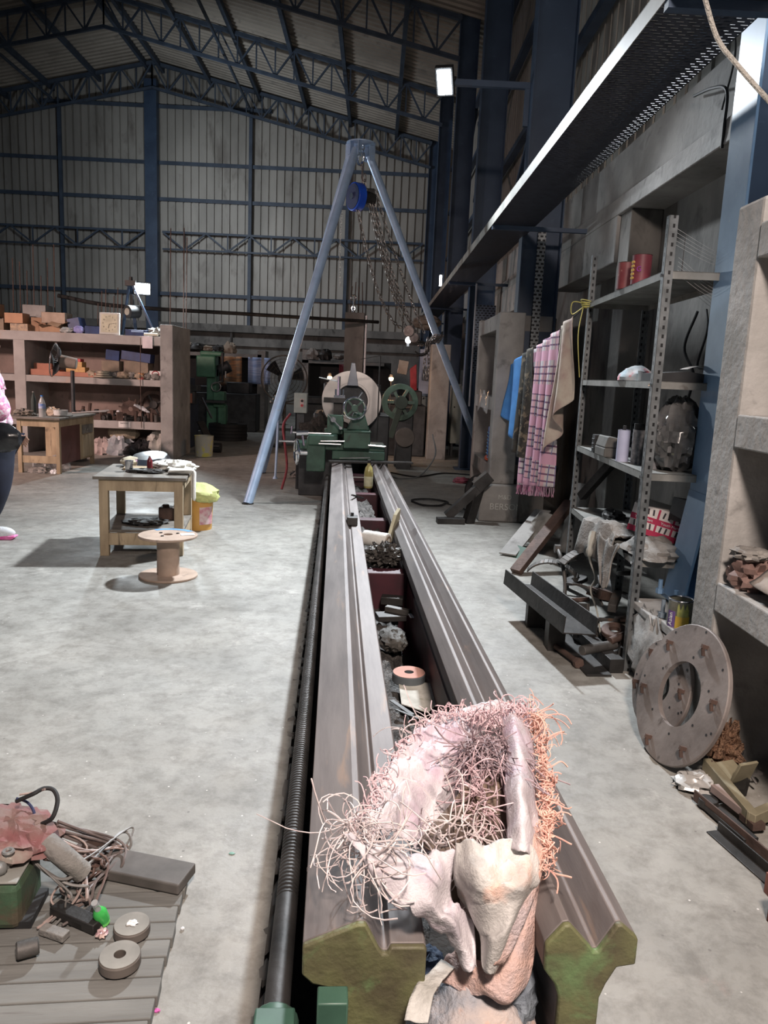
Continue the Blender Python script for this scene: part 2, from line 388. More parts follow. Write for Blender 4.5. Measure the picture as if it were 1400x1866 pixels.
# ================================================================ STEEL FRAME
def column(x, y, z0, z1, w, mat, label, flare=0, wy=.20):
    t = thing('steel_column', label, 'column', (x, y, z0), 0, 'steel columns')
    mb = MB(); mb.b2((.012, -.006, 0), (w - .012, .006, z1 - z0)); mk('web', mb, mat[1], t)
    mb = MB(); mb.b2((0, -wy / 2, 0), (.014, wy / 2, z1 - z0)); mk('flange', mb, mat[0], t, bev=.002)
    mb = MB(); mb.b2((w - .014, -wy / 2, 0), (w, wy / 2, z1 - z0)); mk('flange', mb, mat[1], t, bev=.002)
    mb = MB(); mb.box((w / 2, 0, .012), (w + .16, wy + .12, .024)); mk('base_plate', mb, mat[0], t)
    if flare:
        mb = MB(); mb.ext([(0, .024), (0, flare), (-.075, .024)], -.006, .006); mk('stiffener', mb, mat[0], t)
        mb = MB(); v = [(-.085, -wy / 2, .024), (-.085, wy / 2, .024), (-.003, wy / 2, flare), (-.003, -wy / 2, flare)]
        mb.add(v + [(p[0] + .014, p[1], p[2]) for p in v], [(3, 2, 1, 0), (4, 5, 6, 7), (0, 1, 5, 4), (1, 2, 6, 5), (2, 3, 7, 6), (3, 0, 4, 7)]); mk('sloping_base_plate', mb, mat[0], t)
        mb = MB()
        for sy in (-.1, .1): mb.cyl((-.11, sy * 1.1, .02), (-.11, sy * 1.1, .10), .012, n=8); mb.cyl((-.11, sy * 1.1, .024), (-.11, sy * 1.1, .05), .022, n=6)
        mk('anchor_bolts', mb, mat[0], t)
    return t
column(1.71, 3.95, .42, 8.9, .42, (BLUE_LIT, BLUE), 'blue steel column with lit flange and flared foot behind the perforated rack', .60, .26)
column(1.50, 8.7, .42, roofz(1.5), .43, (BLUE, BLUE), 'blue steel column standing on the chalk marked concrete block', 0, .2)
column(1.50, 13.4, 0, roofz(1.5), .43, (BLUE, BLUE), 'blue steel column third along the right wall')
column(1.50, 18.1, 0, roofz(1.5), .42, (BLUE, BLUE), 'blue steel column second from the back right corner')
column(1.46, 22.8, 0, roofz(1.5), .36, (BLUE, BLUE), 'blue steel column next to the one in the back right corner')
column(1.46, 27.1, 0, roofz(1.5), .36, (BLUE, BLUE), 'blue steel column in the back right corner')
t = thing('wind_column', 'tall dark blue column in the middle of the back wall under the ridge', 'column', (-7.72, YB - .3, 0))
mb = MB(); mb.b2((-.2, -.14, 0), (.2, -.12, RZ - .6)); mb.b2((-.2, .12, 0), (.2, .14, RZ - .6)); mk('flange_plates', mb, BLUE, t)
mb = MB(); mb.b2((-.2, -.12, 0), (-.18, .12, RZ - .6)); mb.b2((.18, -.12, 0), (.2, .12, RZ - .6)); mk('web_plates', mb, BLUE, t)
for x, lb in ((-10.8, 'thin blue upright on the back wall, left of the big centre column'), (-4.48, 'thin blue upright on the back wall, between centre column and tripod'), (-1.2, 'thin blue upright on the back wall, behind the tripod head'), (-14.0, 'thin blue upright on the back wall near the left edge of the frame')):
    mb = MB(); mb.b2((-.055, -.1, 0), (.055, .0, roofz(x) - 3.6)); one('wall_post', mb, TRUSS, lb, 'post', (x, YB - .09, 3.05), group='thin posts on the back wall')
for z, lb in ((9.95, 'topmost'), (8.2, 'second from the top'), (7.05, 'third from the top'), (3.98, 'lowest')):
    mb = MB(); x0 = -17 if z < 9 else RX - (RZ - z - .5) / SL; x1 = 1.5 if z < 8.9 else RX + (RZ - z - .5) / SL
    mb.b2((x0, -.08, 0), (x1, 0, .09)); mb.b2((x0, -.09, -.03), (x1, -.07, .09)); one('girt', mb, TRUSS, 'horizontal blue girt across the back wall, %s' % lb, 'beam', (0, YB - .02, z), group='back wall girts')
def lattice(name, P0, P1, depth, n, mat, label, grp, w=.07, wv=.035, post=True):
    """flat lattice girder: P0-P1 is the top chord"""
    t = thing(name, label, 'truss', tuple(P0), 0, grp); a = Vector((0, 0, 0)); b = Vector(P1) - Vector(P0); dz = Vector((0, 0, -depth))
    mb = MB(); mb.bar(a, b, w); mk('top_chord', mb, mat, t)
    mb = MB(); mb.bar(a + dz, b + dz, w * .8); mk('bottom_chord', mb, mat, t)
    mb = MB()
    for k in range(n):
        p = a.lerp(b, k / n); q = a.lerp(b, (k + 1) / n); m = (p + q) / 2
        mb.bar(p, m + dz, wv); mb.bar(m + dz, q, wv); mb.bar(m, m + dz, wv * .8)
        if post: mb.bar(p, p + dz, wv * .8)
    mk('lacing', mb, mat, t); return t
lattice('lattice_girder', (-17, YB - .25, 6.0), (-8.0, YB - .25, 6.0), .55, 6, TRUSS, 'lattice girder across the back wall left of the centre column', 'wall girders', .07, .05, False)
lattice('lattice_girder', (-7.4, YB - .25, 6.0), (1.4, YB - .25, 6.0), .55, 6, TRUSS, 'lattice girder across the back wall right of the centre column', 'wall girders', .07, .05, False)
for y, dp, wh in ((27.0, .75, 'against the back wall'), (22.5, .78, 'in mid bay crossing ahead of the back truss'), (18.0, .8, 'nearest, cut by the frame top')):
    for sg, sd in ((1, 'right slope'), (-1, 'left slope')):
        lattice('roof_truss', (RX, y, RZ - .14), (RX + sg * 9.15, y, RZ - .14 - SL * 9.15), dp, 9, TRUSS, 'roof truss %s, %s' % (wh, sd), 'roof trusses', .10, .045)
names = []
for k, x in enumerate((-13.9, -12.5, -11.02, -9.48, -7.85, -7.4, -5.79, -4.21, -2.65, -1.2, .34)):
    nm = ('fifth left of the ridge', 'fourth left of the ridge', 'third left of the ridge', 'second left of the ridge', 'just left of the ridge', 'just right of the ridge', 'second right of the ridge', 'third right of the ridge', 'fourth right of the ridge', 'fifth right of the ridge', 'nearest the right wall')[k]
    mb = MB(); mb.b2((-.05, 0, -.16), (.05, YB - 8, 0)); one('purlin', mb, TRUSS, 'roof purlin running lengthwise, %s' % nm, 'beam', (x, 8, roofz(x) - .07), group='roof purlins')
for x, z, lb in ((-4.47, 9.92, 'right'), (-10.9, 9.95, 'left')):
    mb = MB(); mb.cyl((0, 0, 0), (0, -12, 0), .045, n=10); one('tie_rod', mb, TRUSS, 'long round tie pipe under the roof on the %s of the ridge' % lb, 'pipe', (x, YB - .5, z))
for z, lb in ((4.0, 'lowest, just above the cable tray'), (5.5, 'second from the bottom'), (7.0, 'third from the bottom'), (8.4, 'topmost')):
    mb = MB(); mb.b2((0, -3, 0), (.12, YB + .1, .10)); one('wall_rail', mb, BLUE, 'blue girt along the right wall sheeting, %s' % lb, 'beam', (2.22, 0, z), group='right wall girts')
for i, (a, b, lb) in enumerate((((2.0, 9.1, 6.4), (2.0, 13.0, 3.9), 'nearest bay'), ((2.0, 13.9, 8.2), (2.0, 17.8, 5.4), 'second bay'), ((2.0, 13.9, 4.2), (2.0, 17.8, 7.0), 'second bay, falling the other way'), ((2.0, 18.5, 7.5), (2.0, 22.5, 5.0), 'third bay'))):
    mb = MB(); mb.bar((0, 0, 0), Vector(b) - Vector(a), .07); one('wall_brace', mb, BLUE, 'diagonal blue brace between right wall columns, %s' % lb, 'beam', a, group='right wall braces')
# ---------------------------------------------------------------- cable tray along the right wall
t = thing('cable_tray', 'long perforated overhead cable tray running along the right wall', 'cable tray', (1.10, -1, 3.08))
mb = MB(); mb.b2((0, 0, 0), (.42, 23, .003)); mk('perforated_bottom', mb, perforated('tray_sheet', (.05, .055, .075), 0, .055, 1, .030, .62, .42), t)
mb = MB(); mb.b2((-.004, 0, 0), (0, 23, .085)); mb.b2((-.004, 0, .083), (.03, 23, .087)); mk('side_rail', mb, M('tray_edge', (.34, .33, .30), (.2, .2, .18), 3, .6), t)
mb = MB(); mb.b2((.42, 0, 0), (.424, 23, .085)); mk('side_rail', mb, STEELD, t)
mb = MB()
for k in range(5):
    mb = MB(); mb.b2((0, 4.35 + 4.7 * k, -.04), (.95, 4.40 + 4.7 * k, 0)); mk('support_bracket', mb, BLUE, t)
PERF = perforated('riser_sheet', (.17, .21, .28), 0, .055, 2, .035, .6, .45, False)
PERF2 = perforated('strip_sheet', (.30, .32, .33), 0, .05, 2, .04, .6, .5, False)
t = thing('cable_riser', 'vertical perforated cable tray at the wall behind the concrete shelves', 'cable tray', (1.44, 11.8, 1.65))
mb = MB(); mb.b2((0, 0, 0), (.30, .004, 1.0)); mk('perforated_face', mb, PERF, t)
mb = MB(); mb.b2((-.02, -.03, -.5), (0, .0, 1.3)); mk('edge_rail', mb, M('rail_edge', (.35, .38, .42)), t)
one('cable_strip', MB().b2((0, 0, 0), (.085, .02, 2.2)), PERF2, 'narrow perforated strip running up the blue column behind the hanging clothes', 'cable tray', (1.66, 8.55, .95))
# ---------------------------------------------------------------- floodlights
def flood(loc, tgt, w, h, label, arm=None):
    t = thing('floodlight', label, 'floodlight', loc); q = (Vector(tgt) - Vector(loc)).to_track_quat('-Y', 'Z'); t.rotation_euler = q.to_euler()
    mk('housing', MB().box((0, .04, 0), (w + .05, .07, h + .05)), BLACK, t, bev=.006)
    mk('lens', MB().box((0, -.002, 0), (w, .012, h)), LENS, t)
    mb = MB(); mb.bar((-w / 2 - .035, .04, 0), (-w / 2 - .035, .12, 0), .01); mb.bar((w / 2 + .035, .04, 0), (w / 2 + .035, .12, 0), .01); mb.bar((-w / 2 - .035, .12, 0), (w / 2 + .035, .12, 0), .012)
    mk('bracket', mb, STEELD, t); return t
flood(FLOOD, (-.8, 3.5, 0), .14, .24, 'blazing white floodlight high on the right, on a column arm')
flood((-4.10, 13.80, 2.85), (-1.5, 7, 1.8), .24, .17, 'bright floodlight glaring behind the small hoist on the concrete shelf')
mb = MB(); mb.bar((-.05, .08, 0), (.90, .08, 0), .06); mb.bar((.87, .08, 0), (.87, .08, -.4), .05); one('side_arm', mb, BLUE, 'horizontal blue arm holding the high floodlight out from the second column', 'bracket', (FLOOD.x + .02, 8.7, FLOOD.z + .03))

# ================================================================ LATHE
LA = thing('lathe', 'long green lathe with bare twin-way bed, big faceplate and handwheel', 'lathe', tuple(BO), math.degrees(BROT))
VL = 11.7; T0 = .55
LP = [(0, -.045), (.1, 0), (.116, 0), (.142, -.052), (.150, -.062), (.158, -.062), (.164, -.048), (.228, -.048), (.232, -.055), (.232, -.125), (.215, -.15), (.20, -.19), (.20, -.80), (.085, -.80), (.085, -.16), (.06, -.135), (.02, -.125), (0, -.105)]
RP = [(.458, -.045), (.490, -.004), (.502, -.002), (.545, -.050), (.552, -.060), (.560, -.060), (.566, -.050), (.592, -.004), (.602, -.002), (.632, -.028), (.636, -.036), (.636, -.088), (.600, -.094), (.582, -.13), (.572, -.16), (.572, -.80), (.492, -.80), (.492, -.16), (.482, -.13), (.460, -.10)]
for P in (LP, RP):
    mb = MB(); mb.ext([(x, z + T0) for x, z in P], .085, VL); r_ = mk('bed_rail', mb, STEEL, LA, bev=.002, ang=.35)
    mb = MB(); mb.ext([(x, z + T0) for x, z in P], .071, .085); e_ = mk('painted_end', mb, GREENW, r_, bev=.004); e_['label'] = 'worn olive green painted end face'
mb = MB(); mb.box((.115, .068, .12), (.035, .008, .20)); e_ = mk('paint_patch', mb, MAROON, LA); e_['label'] = 'patch of maroon primer'
for v0 in (3.22, 4.9, 6.25, 7.7):
    mb = MB(); mb.b2((.20, v0, -.1), (.492, v0 + .12, .40)); mk('cross_rib', mb, MAROON, LA, bev=.006)
mb = MB(); mb.b2((.19, .3, -.31), (.205, 8.4, .36)); mb.b2((.485, .3, -.31), (.497, 8.4, .36)); mk('inner_web', mb, MAROON, LA)
# lead screw
mb = MB(); prof = []; vv = .42
while vv < 8.0: prof += [(.026, vv), (.026, vv + .006), (.0215, vv + .008), (.0215, vv + .013)]; vv += .0145
T_ = Matrix.Translation((-.048, 0, .33)) @ Matrix.Rotation(-PI / 2, 4, 'X')
mb.rev(prof, 14, T_); ls = mk('lead_screw', mb, STEELD, LA)
mb = MB(); mb.cyl((-.048, -.35, .33), (-.048, .43, .33), .026, n=18); mk('plain_shaft', mb, STEELD, ls)
mb = MB(); mb.b2((-.085, .02, .24), (-.01, .07, .38)); mb.cyl((-.048, 0, .33), (-.048, .09, .33), .045, n=18); mb.b2((-.02, .02, .30), (.09, .05, .36)); mk('screw_bracket', mb, GREEN, LA, bev=.004)
mb = MB(); mb.b2((.03, -.012, .30), (.085, .03, .46)); mb.b2((.03, -.012, .16), (.052, .03, .32)); mk('front_lug', mb, GREEN, LA, bev=.003)
# headstock and faceplate
FC = Vector((.235, 9.25, 1.20))
mb = MB(); mb.b2((-.28, 9.55, -.0), (.78, 10.6, 1.0)); mb.b2((-.15, 9.6, 1.0), (.65, 10.5, 1.42)); mb.b2((-.4, 9.9, 0), (-.28, 10.5, .8)); mk('headstock', mb, DARKM, LA, bev=.02)
fp = mk('faceplate', MB().disc(FC, (0, 1, 0), .40, .215, .07, 64), BRIGHT, LA)
mb = MB(); mb.disc(FC + Vector((0, -.04, 0)), (0, 1, 0), .245, .222, .02, 48); mk('bore_lip', mb, BRIGHT, fp)
mb = MB(); mb.cyl(FC + Vector((0, .05, 0)), FC + Vector((0, .3, 0)), .21, .12, n=32); mk('dark_bore', mb, DARKM, fp)
mb = MB(); v = [(-.10, -.06, .10), (.05, -.06, .10), (.05, .01, .10), (-.10, .01, .10), (-.045, -.06, .40), (.0, -.06, .40), (.0, .01, .40), (-.045, .01, .40)]
mb.add([FC + Vector(p) + Vector((.03, -.02, .10)) for p in v], [(3, 2, 1, 0), (4, 5, 6, 7), (0, 1, 5, 4), (1, 2, 6, 5), (2, 3, 7, 6), (3, 0, 4, 7)]); mk('wedge_jaw', mb, CHROME, fp, bev=.004)
# carriage
ca = mk('carriage', MB().b2((.0, 7.85, .56), (.62, 8.35, .66)).b2((-.42, 7.9, .66), (.62, 8.3, .74)), GREEN, LA, bev=.008)
mk('apron', MB().b2((-.30, 7.88, .40), (-.08, 8.2, .80)).b2((-.28, 7.82, .72), (.06, 8.24, .84)), GREEN, ca, bev=.012)
mk('gear_box', MB().b2((.13, 7.80, .70), (.44, 8.12, .90)).b2((.125, 7.78, .885), (.445, 8.14, .905)), GREEN, ca, bev=.006)
mb = MB()
for a, b in (((-.16, .74), (.1, .74)), ((-.46, .86), (-.02, .86)), ((-.14, .77), (.14, .78)), ((.42, .74), (.62, .73)), ((-.62, .755), (-.44, .755))): mb.cyl((a[0], 7.80, a[1]), (b[0], 7.80, b[1]), .012, n=10)
mb.cyl((-.42, 7.8, .85), (-.28, 7.8, .86), .028, n=14); mb.cyl((-.48, 7.8, .84), (-.47, 7.8, .93), .011, n=8); mb.cyl((-.35, 7.79, .83), (-.33, 7.78, .71), .014, n=8); mb.cyl((-.42, 7.9, .62), (-.29, 7.9, .62), .035, n=14)
mk('control_rods', mb, CHROME, ca)
mk('side_handwheel', MB().tor((-.42, 7.95, .62), .145, .013, (1, .25, 0), 32, 8).bar((-.42, 7.95, .48), (-.42, 7.95, .76), .02).bar((-.42, 7.83, .62), (-.42, 8.09, .62), .02), CHROME, ca)
HB = Vector((.27, 7.84, .905))
mb = MB(); mb.ext([(-.125, 0), (.15, 0), (.12, .06), (.075, .20), (-.05, .20), (-.10, .06)], 7.9, 8.1, Matrix.Translation((.29, 0, .905))); mk('tailstock_body', mb, GREEN, ca, bev=.012)
mb = MB(); mb.b2((.09, 7.95, .90), (.12, 8.1, 1.0)); mk('foot_web', mb, GREEN, ca)
HW = Vector((.245, 7.78, 1.165)); mb = MB(); mb.tor(HW, .125, .014, (0, 1, 0), 40, 8); hw = mk('handwheel_rim', mb, CHROME, ca)
mb = MB()
for k in range(4):
    a = k * PI / 2 + .78; mb.bar(HW + Vector((math.cos(a) * .02, .0, math.sin(a) * .02)), HW + Vector((math.cos(a) * .12, 0, math.sin(a) * .12)), .02, .045, up=(0, 1, 0))
mb.cyl(HW + Vector((0, -.03, 0)), HW + Vector((0, .12, 0)), .038, n=20); mb.tor(HW, .112, .012, (0, 1, 0), 32, 6); mk('spokes', mb, GREEN, hw)
mk('grip', MB().cyl(HW + Vector((.115, -.07, -.01)), HW + Vector((.115, 0, -.01)), .014, .017, 12).cyl(HW + Vector((.04, -.02, .12)), HW + Vector((.085, -.06, .19)), .011, .014, 10), CHROME, hw)
mk('compound_slide', MB().b2((-.07, 8.0, .84), (.12, 8.2, 1.07)).b2((-.10, 8.05, .84), (.0, 8.2, .9)), GREEN, ca, bev=.01)
mb = MB(); mb.cyl((-.0, 7.86, 1.02), (-.0, 8.0, 1.02), .03, n=16); mb.cyl((-.0, 7.87, 1.02), (.09, 7.84, .93), .011, n=8); mb.cyl((-.0, 7.87, 1.02), (-.06, 7.86, 1.08), .009, n=8); mb.cyl((.09, 7.80, .93), (.09, 7.87, .93), .018, n=10); mk('slide_handle', mb, CHROME, ca)
mk('tool_holder', MB().b2((-.12, 8.0, 1.21), (.14, 8.06, 1.27)).b2((.0, 8.06, 1.07), (.1, 8.16, 1.21)), STEELD, ca, bev=.003)
mb = MB(); mb.b2((.0, 8.02, 1.27), (.13, 8.12, 1.30))
for x in (.02, .07, .11): mb.cyl((x, 8.05, 1.30), (x, 8.05, 1.37), .011, n=6)
mb.cyl((.055, 8.0, 1.30), (.055, 8.0, 1.52), .018, n=10); mb.cyl((-.18, 8.0, 1.50), (.05, 8.0, 1.46), .008, n=6); mk('tool_post', mb, CHROME, ca)
mk('guide_rod', MB().cyl((.53, 8.05, .78), (.53, 8.05, 1.78), .008, n=8).cyl((.53, 8.05, 1.78), (.30, 8.1, 1.73), .004, n=5), STEELD, ca)
# ---------------------------------------------------------------- things lying on and in the bed
def onbed(name, mb, mat, label, cat, u=0, v=0, z=0, rot=(0, 0, 0), group=None, **k):
    return one(name, mb, mat, label, cat, bw(u, v, z), (rot[0], rot[1], rot[2] + math.degrees(BROT)), group, **k)
onbed('steel_flat_bar', MB().box((0, 0, 0), (.98, .12, .022)), STEELD, 'long flat steel bar lying crosswise on the bed in front of the carriage', 'bar', .45, 7.62, .565, (0, 0, 9), bev=.003)
onbed('steel_rule', MB().box((0, 0, 0), (.36, .035, .008)), CHROME, 'bright flat strip resting on the carriage above the dark crosswise bar', 'strip', .26, 7.70, .60, (0, -2, 8))
onbed('steel_block', MB().box((0, 0, 0), (.075, .12, .055)), STEELD, 'small dark square steel block sitting on the left bed way', 'block', (0.169, 4.184, 0.530)[0], (0.169, 4.184, 0.530)[1], .532, bev=.003)
one('set_screw', MB().cyl((0, 0, 0), (0, 0, .022), .012, n=6), BLACK, 'small black screw standing on the steel block on the left way', 'screw', bw((0.169, 4.184, 0.530)[0], (0.169, 4.184, 0.530)[1] + .02, .56))
o = mk('chip_bed', MB().grid(lambda a, b: (.205 + b * (.20 + .03 * noise.noise((a * 40, b * 2, 1))), .35 + a * 7.9, .20 + (.15 if .35 + a * 7.9 > 3.26 else 0) - (.06 if .35 + a * 7.9 > 6.3 else 0) - .04 * b + .035 * noise.noise((a * 30, b * 5, 3)) + .03 * noise.noise((a * 120, b * 16, 8))), 260, 10), M('metal_chips', (.11, .10, .092), (.035, .032, .03), 22, .7, .2, bump=.8, bs=60, c3=(.27, .255, .235), s3=60, t3=(.62, .7)), None)
o.location = BO; o.rotation_euler = (0, 0, BROT); tag(o, 'grimy metal chips and dust lying between the two bed ways', 'metal chips', kind='stuff')
def gwheel(name, mt, ms, label, loc, ro, ri, th, rot=(0, 0, 0), group=None):
    t = thing(name, label, 'grinding wheel', loc, 0, group); t.rotation_euler = [R(a) for a in rot]
    mk('body', MB().disc((0, 0, th / 2), (0, 0, 1), ro, ri, th, 40), ms, t)
    mk('face', MB().disc((0, 0, th + .0006), (0, 0, 1), ro * .955, ri * 1.02, .0016, 40), mt, t); return t
gwheel('grinding_wheel', M('salmon_face', (.62, .33, .27), (.52, .30, .25), 7, .85, c3=(.62, .6, .55), s3=5, t3=(.55, .66)), M('slate_side', (.10, .115, .125), (.07, .08, .09), 8, .7), 'salmon faced grinding wheel with dark side lying between the bed ways', Vector((0.200, 3.259, 0.210)) , .075, .021, .042)
v4 = [(0.153, 3.242, 0.210), (0.314, 3.226, 0.210), (0.305, 3.012, 0.210), (0.266, 2.945, 0.210), (0.160, 3.010, 0.210)]
c0 = Vector(v4[0]); P_ = [tuple(Vector(p) - c0) for p in v4]; mb = MB(); n_ = len(P_); mb.add([(x, y, .004) for x, y, z in P_] + [(x, y, 0) for x, y, z in P_], [tuple(range(n_ - 1, -1, -1)), tuple(range(n_, 2 * n_))] + [(i, (i + 1) % n_, n_ + (i + 1) % n_, n_ + i) for i in range(n_)])
one('cardboard_sheet', mb, M('dirty_white_board', (.55, .54, .49), (.42, .41, .36), 18, .85, c3=(.3, .3, .22), s3=14, t3=(.6, .7)), 'dirty white scrap sheet with a cut corner in front of the salmon grinding wheel', 'sheet', tuple(c0 + Vector((0, 0, .006))), (2, 1, 0))
one('oily_bag', MB().blob((0, 0, 0), (.145, .24, .10), .16, 5, 2.2, 30, ridge=True), M('oily_canvas', (.085, .08, .07), (.05, .047, .042), 6, .7, bump=.3), 'dark oily bag lying behind the salmon grinding wheel', 'bag', Vector((0.136, 3.719, 0.220)) + Vector((0, 0, .02)), (0, 0, 8))
def gap_bar(px, L, w, h, rz, rx, mat, label, nm='steel_offcut', cat='offcut', dz=0):
    return one(nm, MB().box((0, 0, 0), (L, w, h)), mat, label, cat, (px[0], px[1], px[2] + h / 2 + dz), (rx, 0, rz), bev=.003)
gap_bar((0.147, 4.339, 0.240), .13, .06, .045, -8, 4, STEELD, 'thick dark block in the bed gap in front of the maroon rib')
gap_bar((0.174, 4.133, 0.240), .15, .035, .03, -28, 5, SCRAP, 'narrow dark bar lying askew in the bed gap behind the oily bag', 'steel_bar', 'bar', .01)
gap_bar((0.134, 4.111, 0.220), .16, .10, .03, 12, 0, STEELD, 'flat dark plate in the bed gap beneath the askew bar', 'steel_plate', 'plate')
gap_bar((0.241, 4.061, 0.250), .022, .16, .006, 4, -8, WHITEP, 'narrow white strip standing in the bed gap right of the askew bar', 'plastic_strip', 'strip', .01)
gap_bar((0.161, 2.972, 0.210), .16, .022, .004, -58, 0, STEELD, 'thin dark sliver lying left of the dirty white sheet', 'steel_sliver', 'sliver')
gap_bar((0.179, 2.912, 0.210), .12, .014, .004, -42, 0, STEELD, 'shorter dark sliver beside the longer one near the sack', 'steel_sliver', 'sliver')
one('oily_rag', MB().blob((0, 0, 0), (.13, .14, .06), .3, 9, 3, 26, ridge=True), STEELD, 'crumpled black rag in the bed gap just below the maroon rib', 'rag', Vector((0.114, 4.555, 0.250)) + Vector((0, 0, .015)))
one('swarf_ball', MB().blob((0, 0, 0), (.21, .18, .14), .35, 3, 5, 44), M('curly_swarf', (.12, .11, .10), (.04, .037, .034), 30, .5, .5, bump=1, bs=50, c3=(.4, .39, .37), s3=40, t3=(.64, .7)), 'tangled grey ball of swarf on the maroon rib between the ways', 'swarf', Vector((0.094, 4.649, 0.420)) + Vector((0, 0, .035)))
t = thing('rag_roll', 'roll of white cloth behind the swarf ball between the ways', 'roll', Vector((0.054, 4.979, 0.420)) + Vector((0, .06, .05)))
mk('roll', MB().cyl((-.09, .05, 0), (.07, -.04, 0), .052, n=24), WHITE, t, bev=.006); mk('core', MB().disc((.072, -.041, 0), (.16, -.09, 0), .035, .022, .006, 24), CARDG, t)
one('wood_wedge', MB().ext([(-.05, -.10), (.03, -.12), (.05, .06), (.0, .13), (-.05, .08)], -.012, .012), M('cream_foam', (.58, .55, .40), (.48, .45, .32), 10, .8), 'cream wedge shaped offcut leaning on the right way beside the white roll', 'offcut', Vector((0.146, 5.255, 0.420)) + Vector((.02, .03, .10)), (12, 8, 70), bev=.003)
t = thing('oil_bottle', 'bottle of yellow oil standing between the ways near the carriage', 'bottle', Vector((-0.037, 7.760, 0.420)) + Vector((0, .0, .0)))
BOT = [(0, 0), (.036, 0), (.04, .01), (.04, .14), (.03, .19), (.014, .215), (.013, .235)]
mk('bottle_body', MB().rev([(r * 1.15, z * 1.1) for r, z in BOT], 20), M('yellow_oil', (.42, .37, .14), (.33, .29, .1), 9, .25, c3=(.55, .53, .38), s3=20, t3=(.6, .7)), t)
mk('bottle_label', MB().rev([(.0465, .02), (.0465, .12)], 20), M('bottle_label_paper', (.62, .62, .42), (.5, .5, .33), 30, .6), t); mk('cap', MB().cyl((0, 0, .255), (0, 0, .285), .019, n=12), BLACK, t)
for i, (p, L, rz, mt, lb) in enumerate((((-0.120, 6.652, 0.500), .42, 78, STEELD, 'slim flat bar leaning from the left way into the gap'), ((0.080, 6.464, 0.300), .30, -35, STEELD, 'thin dark rod lying on chips in the gap'), ((-0.146, 8.691, 0.400), .22, 5, BRIGHT, 'thin bright rod lying in the gap beside the oil bottle'))):
    one('metal_rod', MB().box((0, 0, 0), (L, .02, .012)), mt, lb, 'rod', p, (0, 12 if i == 0 else 0, rz), bev=.002)
# swarf heap and cloth at the left of the carriage
one('swarf_heap', MB().blob((0, 0, .0), (.60, .5, .62), .35, 12, 4, 44, flat=.0), M('brown_swarf', (.06, .052, .045), (.02, .018, .016), 30, .8, .2, bump=1, bs=60), 'dark brown heap of turnings behind the left side of the carriage', 'turnings', (-.62, 9.95, .68), kind='stuff')
one('swarf_stand', MB().b2((-.32, -.2, 0), (.28, .3, .72)), DARKM, 'dark bench block under the heap of turnings beside the lathe', 'bench', (-.62, 9.95, 0), bev=.01)
one('striped_floor_cloth', MB().blob((0, 0, 0), (.42, .26, .16), .35, 4, 3, 36, ridge=True), M('dirty_stripes', (.42, .40, .37), (.09, .085, .08), 14, .85, st=(1, 5, 1)), 'dirty striped cloth crumpled on the floor under the lathe apron', 'cloth', Vector((-0.979, 11.341, 0.000)) + Vector((0, .05, .05)))
t = thing('switch_box', 'grey push button switch box on a post left of the lathe', 'switch box', (-.98, 10.3, 0))
mk('post', MB().b2((-.05, -.03, 0), (.05, .03, 1.05)), DARKM, t, bev=.004)
bx = mk('box', MB().b2((-.085, -.09, 1.02), (.085, .05, 1.28)), M('grey_enamel', (.34, .37, .34), (.27, .3, .28), 8, .5), t, bev=.008)
mk('start_button', MB().cyl((.02, -.105, 1.18), (.02, -.088, 1.18), .017, n=12), BLACK, bx); mk('stop_button', MB().cyl((.02, -.105, 1.12), (.02, -.088, 1.12), .017, n=12), REDP, bx)
mk('button_plate', MB().b2((-.005, -.094, 1.095), (.045, -.090, 1.205)), M('pink_plate', (.55, .42, .4)), bx)
one('red_hose', MB().tube(curve([(-1.12, 10.3, 1.0), (-1.2, 10.2, .85), (-1.16, 10.1, .6), (-1.13, 10.1, .3), (-1.18, 10.0, .03)], 6), .016, 8), M('red_hose', (.25, .04, .05)), 'dark red hose hanging beside the switch box', 'hose')
one('thin_pole', MB().cyl((0, 0, 0), (.03, 0, .85), .018, n=10).cyl((0, 0, 0), (0, 0, .04), .04, .02, 10), GALV, 'short pale pipe standing on the floor between the left tripod legs and switch box', 'pole', (-1.42, 11.2, 0))

# ================================================================ TRIPOD AND HOIST
AP = Vector((-.335, 11.2, 4.60))
t = thing('lifting_tripod', 'tall tripod of three galvanised pipes straddling the lathe', 'tripod', tuple(AP))
F_ = [Vector((-1.45, 8.94, 0)), Vector((-1.70, 11.76, 0)), Vector((1.99, 13.2, 0))]
for f in F_:
    d = Vector((f.x - AP.x, f.y - AP.y, 0)).normalized(); a = d * .15 + Vector((0, 0, -.07)); e = f - AP
    l = mk('leg', MB().cyl(a, e, .056, n=20), GALV, t)
    mb = MB(); mb.cyl(e + Vector((0, 0, .012)), e, .07, n=16); mk('foot', mb, STEELD, l)
    mb = MB(); pr = Vector((-d.y, d.x, 0))
    for s in (-1, 1): mb.bar(d * .15 + pr * .062 * s + Vector((0, 0, -.15)), d * .15 + pr * .062 * s + Vector((0, 0, .04)), .10, .008, up=pr)
    mb.cyl(d * .15 + pr * .08 + Vector((0, 0, -.09)), d * .15 - pr * .08 + Vector((0, 0, -.09)), .014, n=8); mk('clevis', mb, GALV, t)
mk('head_plate', MB().cyl((0, 0, .04), (0, 0, .055), .20, n=36), GALV, t)
mk('eye_ring', MB().tor((0, -.02, -.14), .085, .016, (.9, .45, 0), 24, 8, 1.15).tor((0, 0, -.0), .045, .012, (.2, 1, 0), 16, 6), CHROME, t)
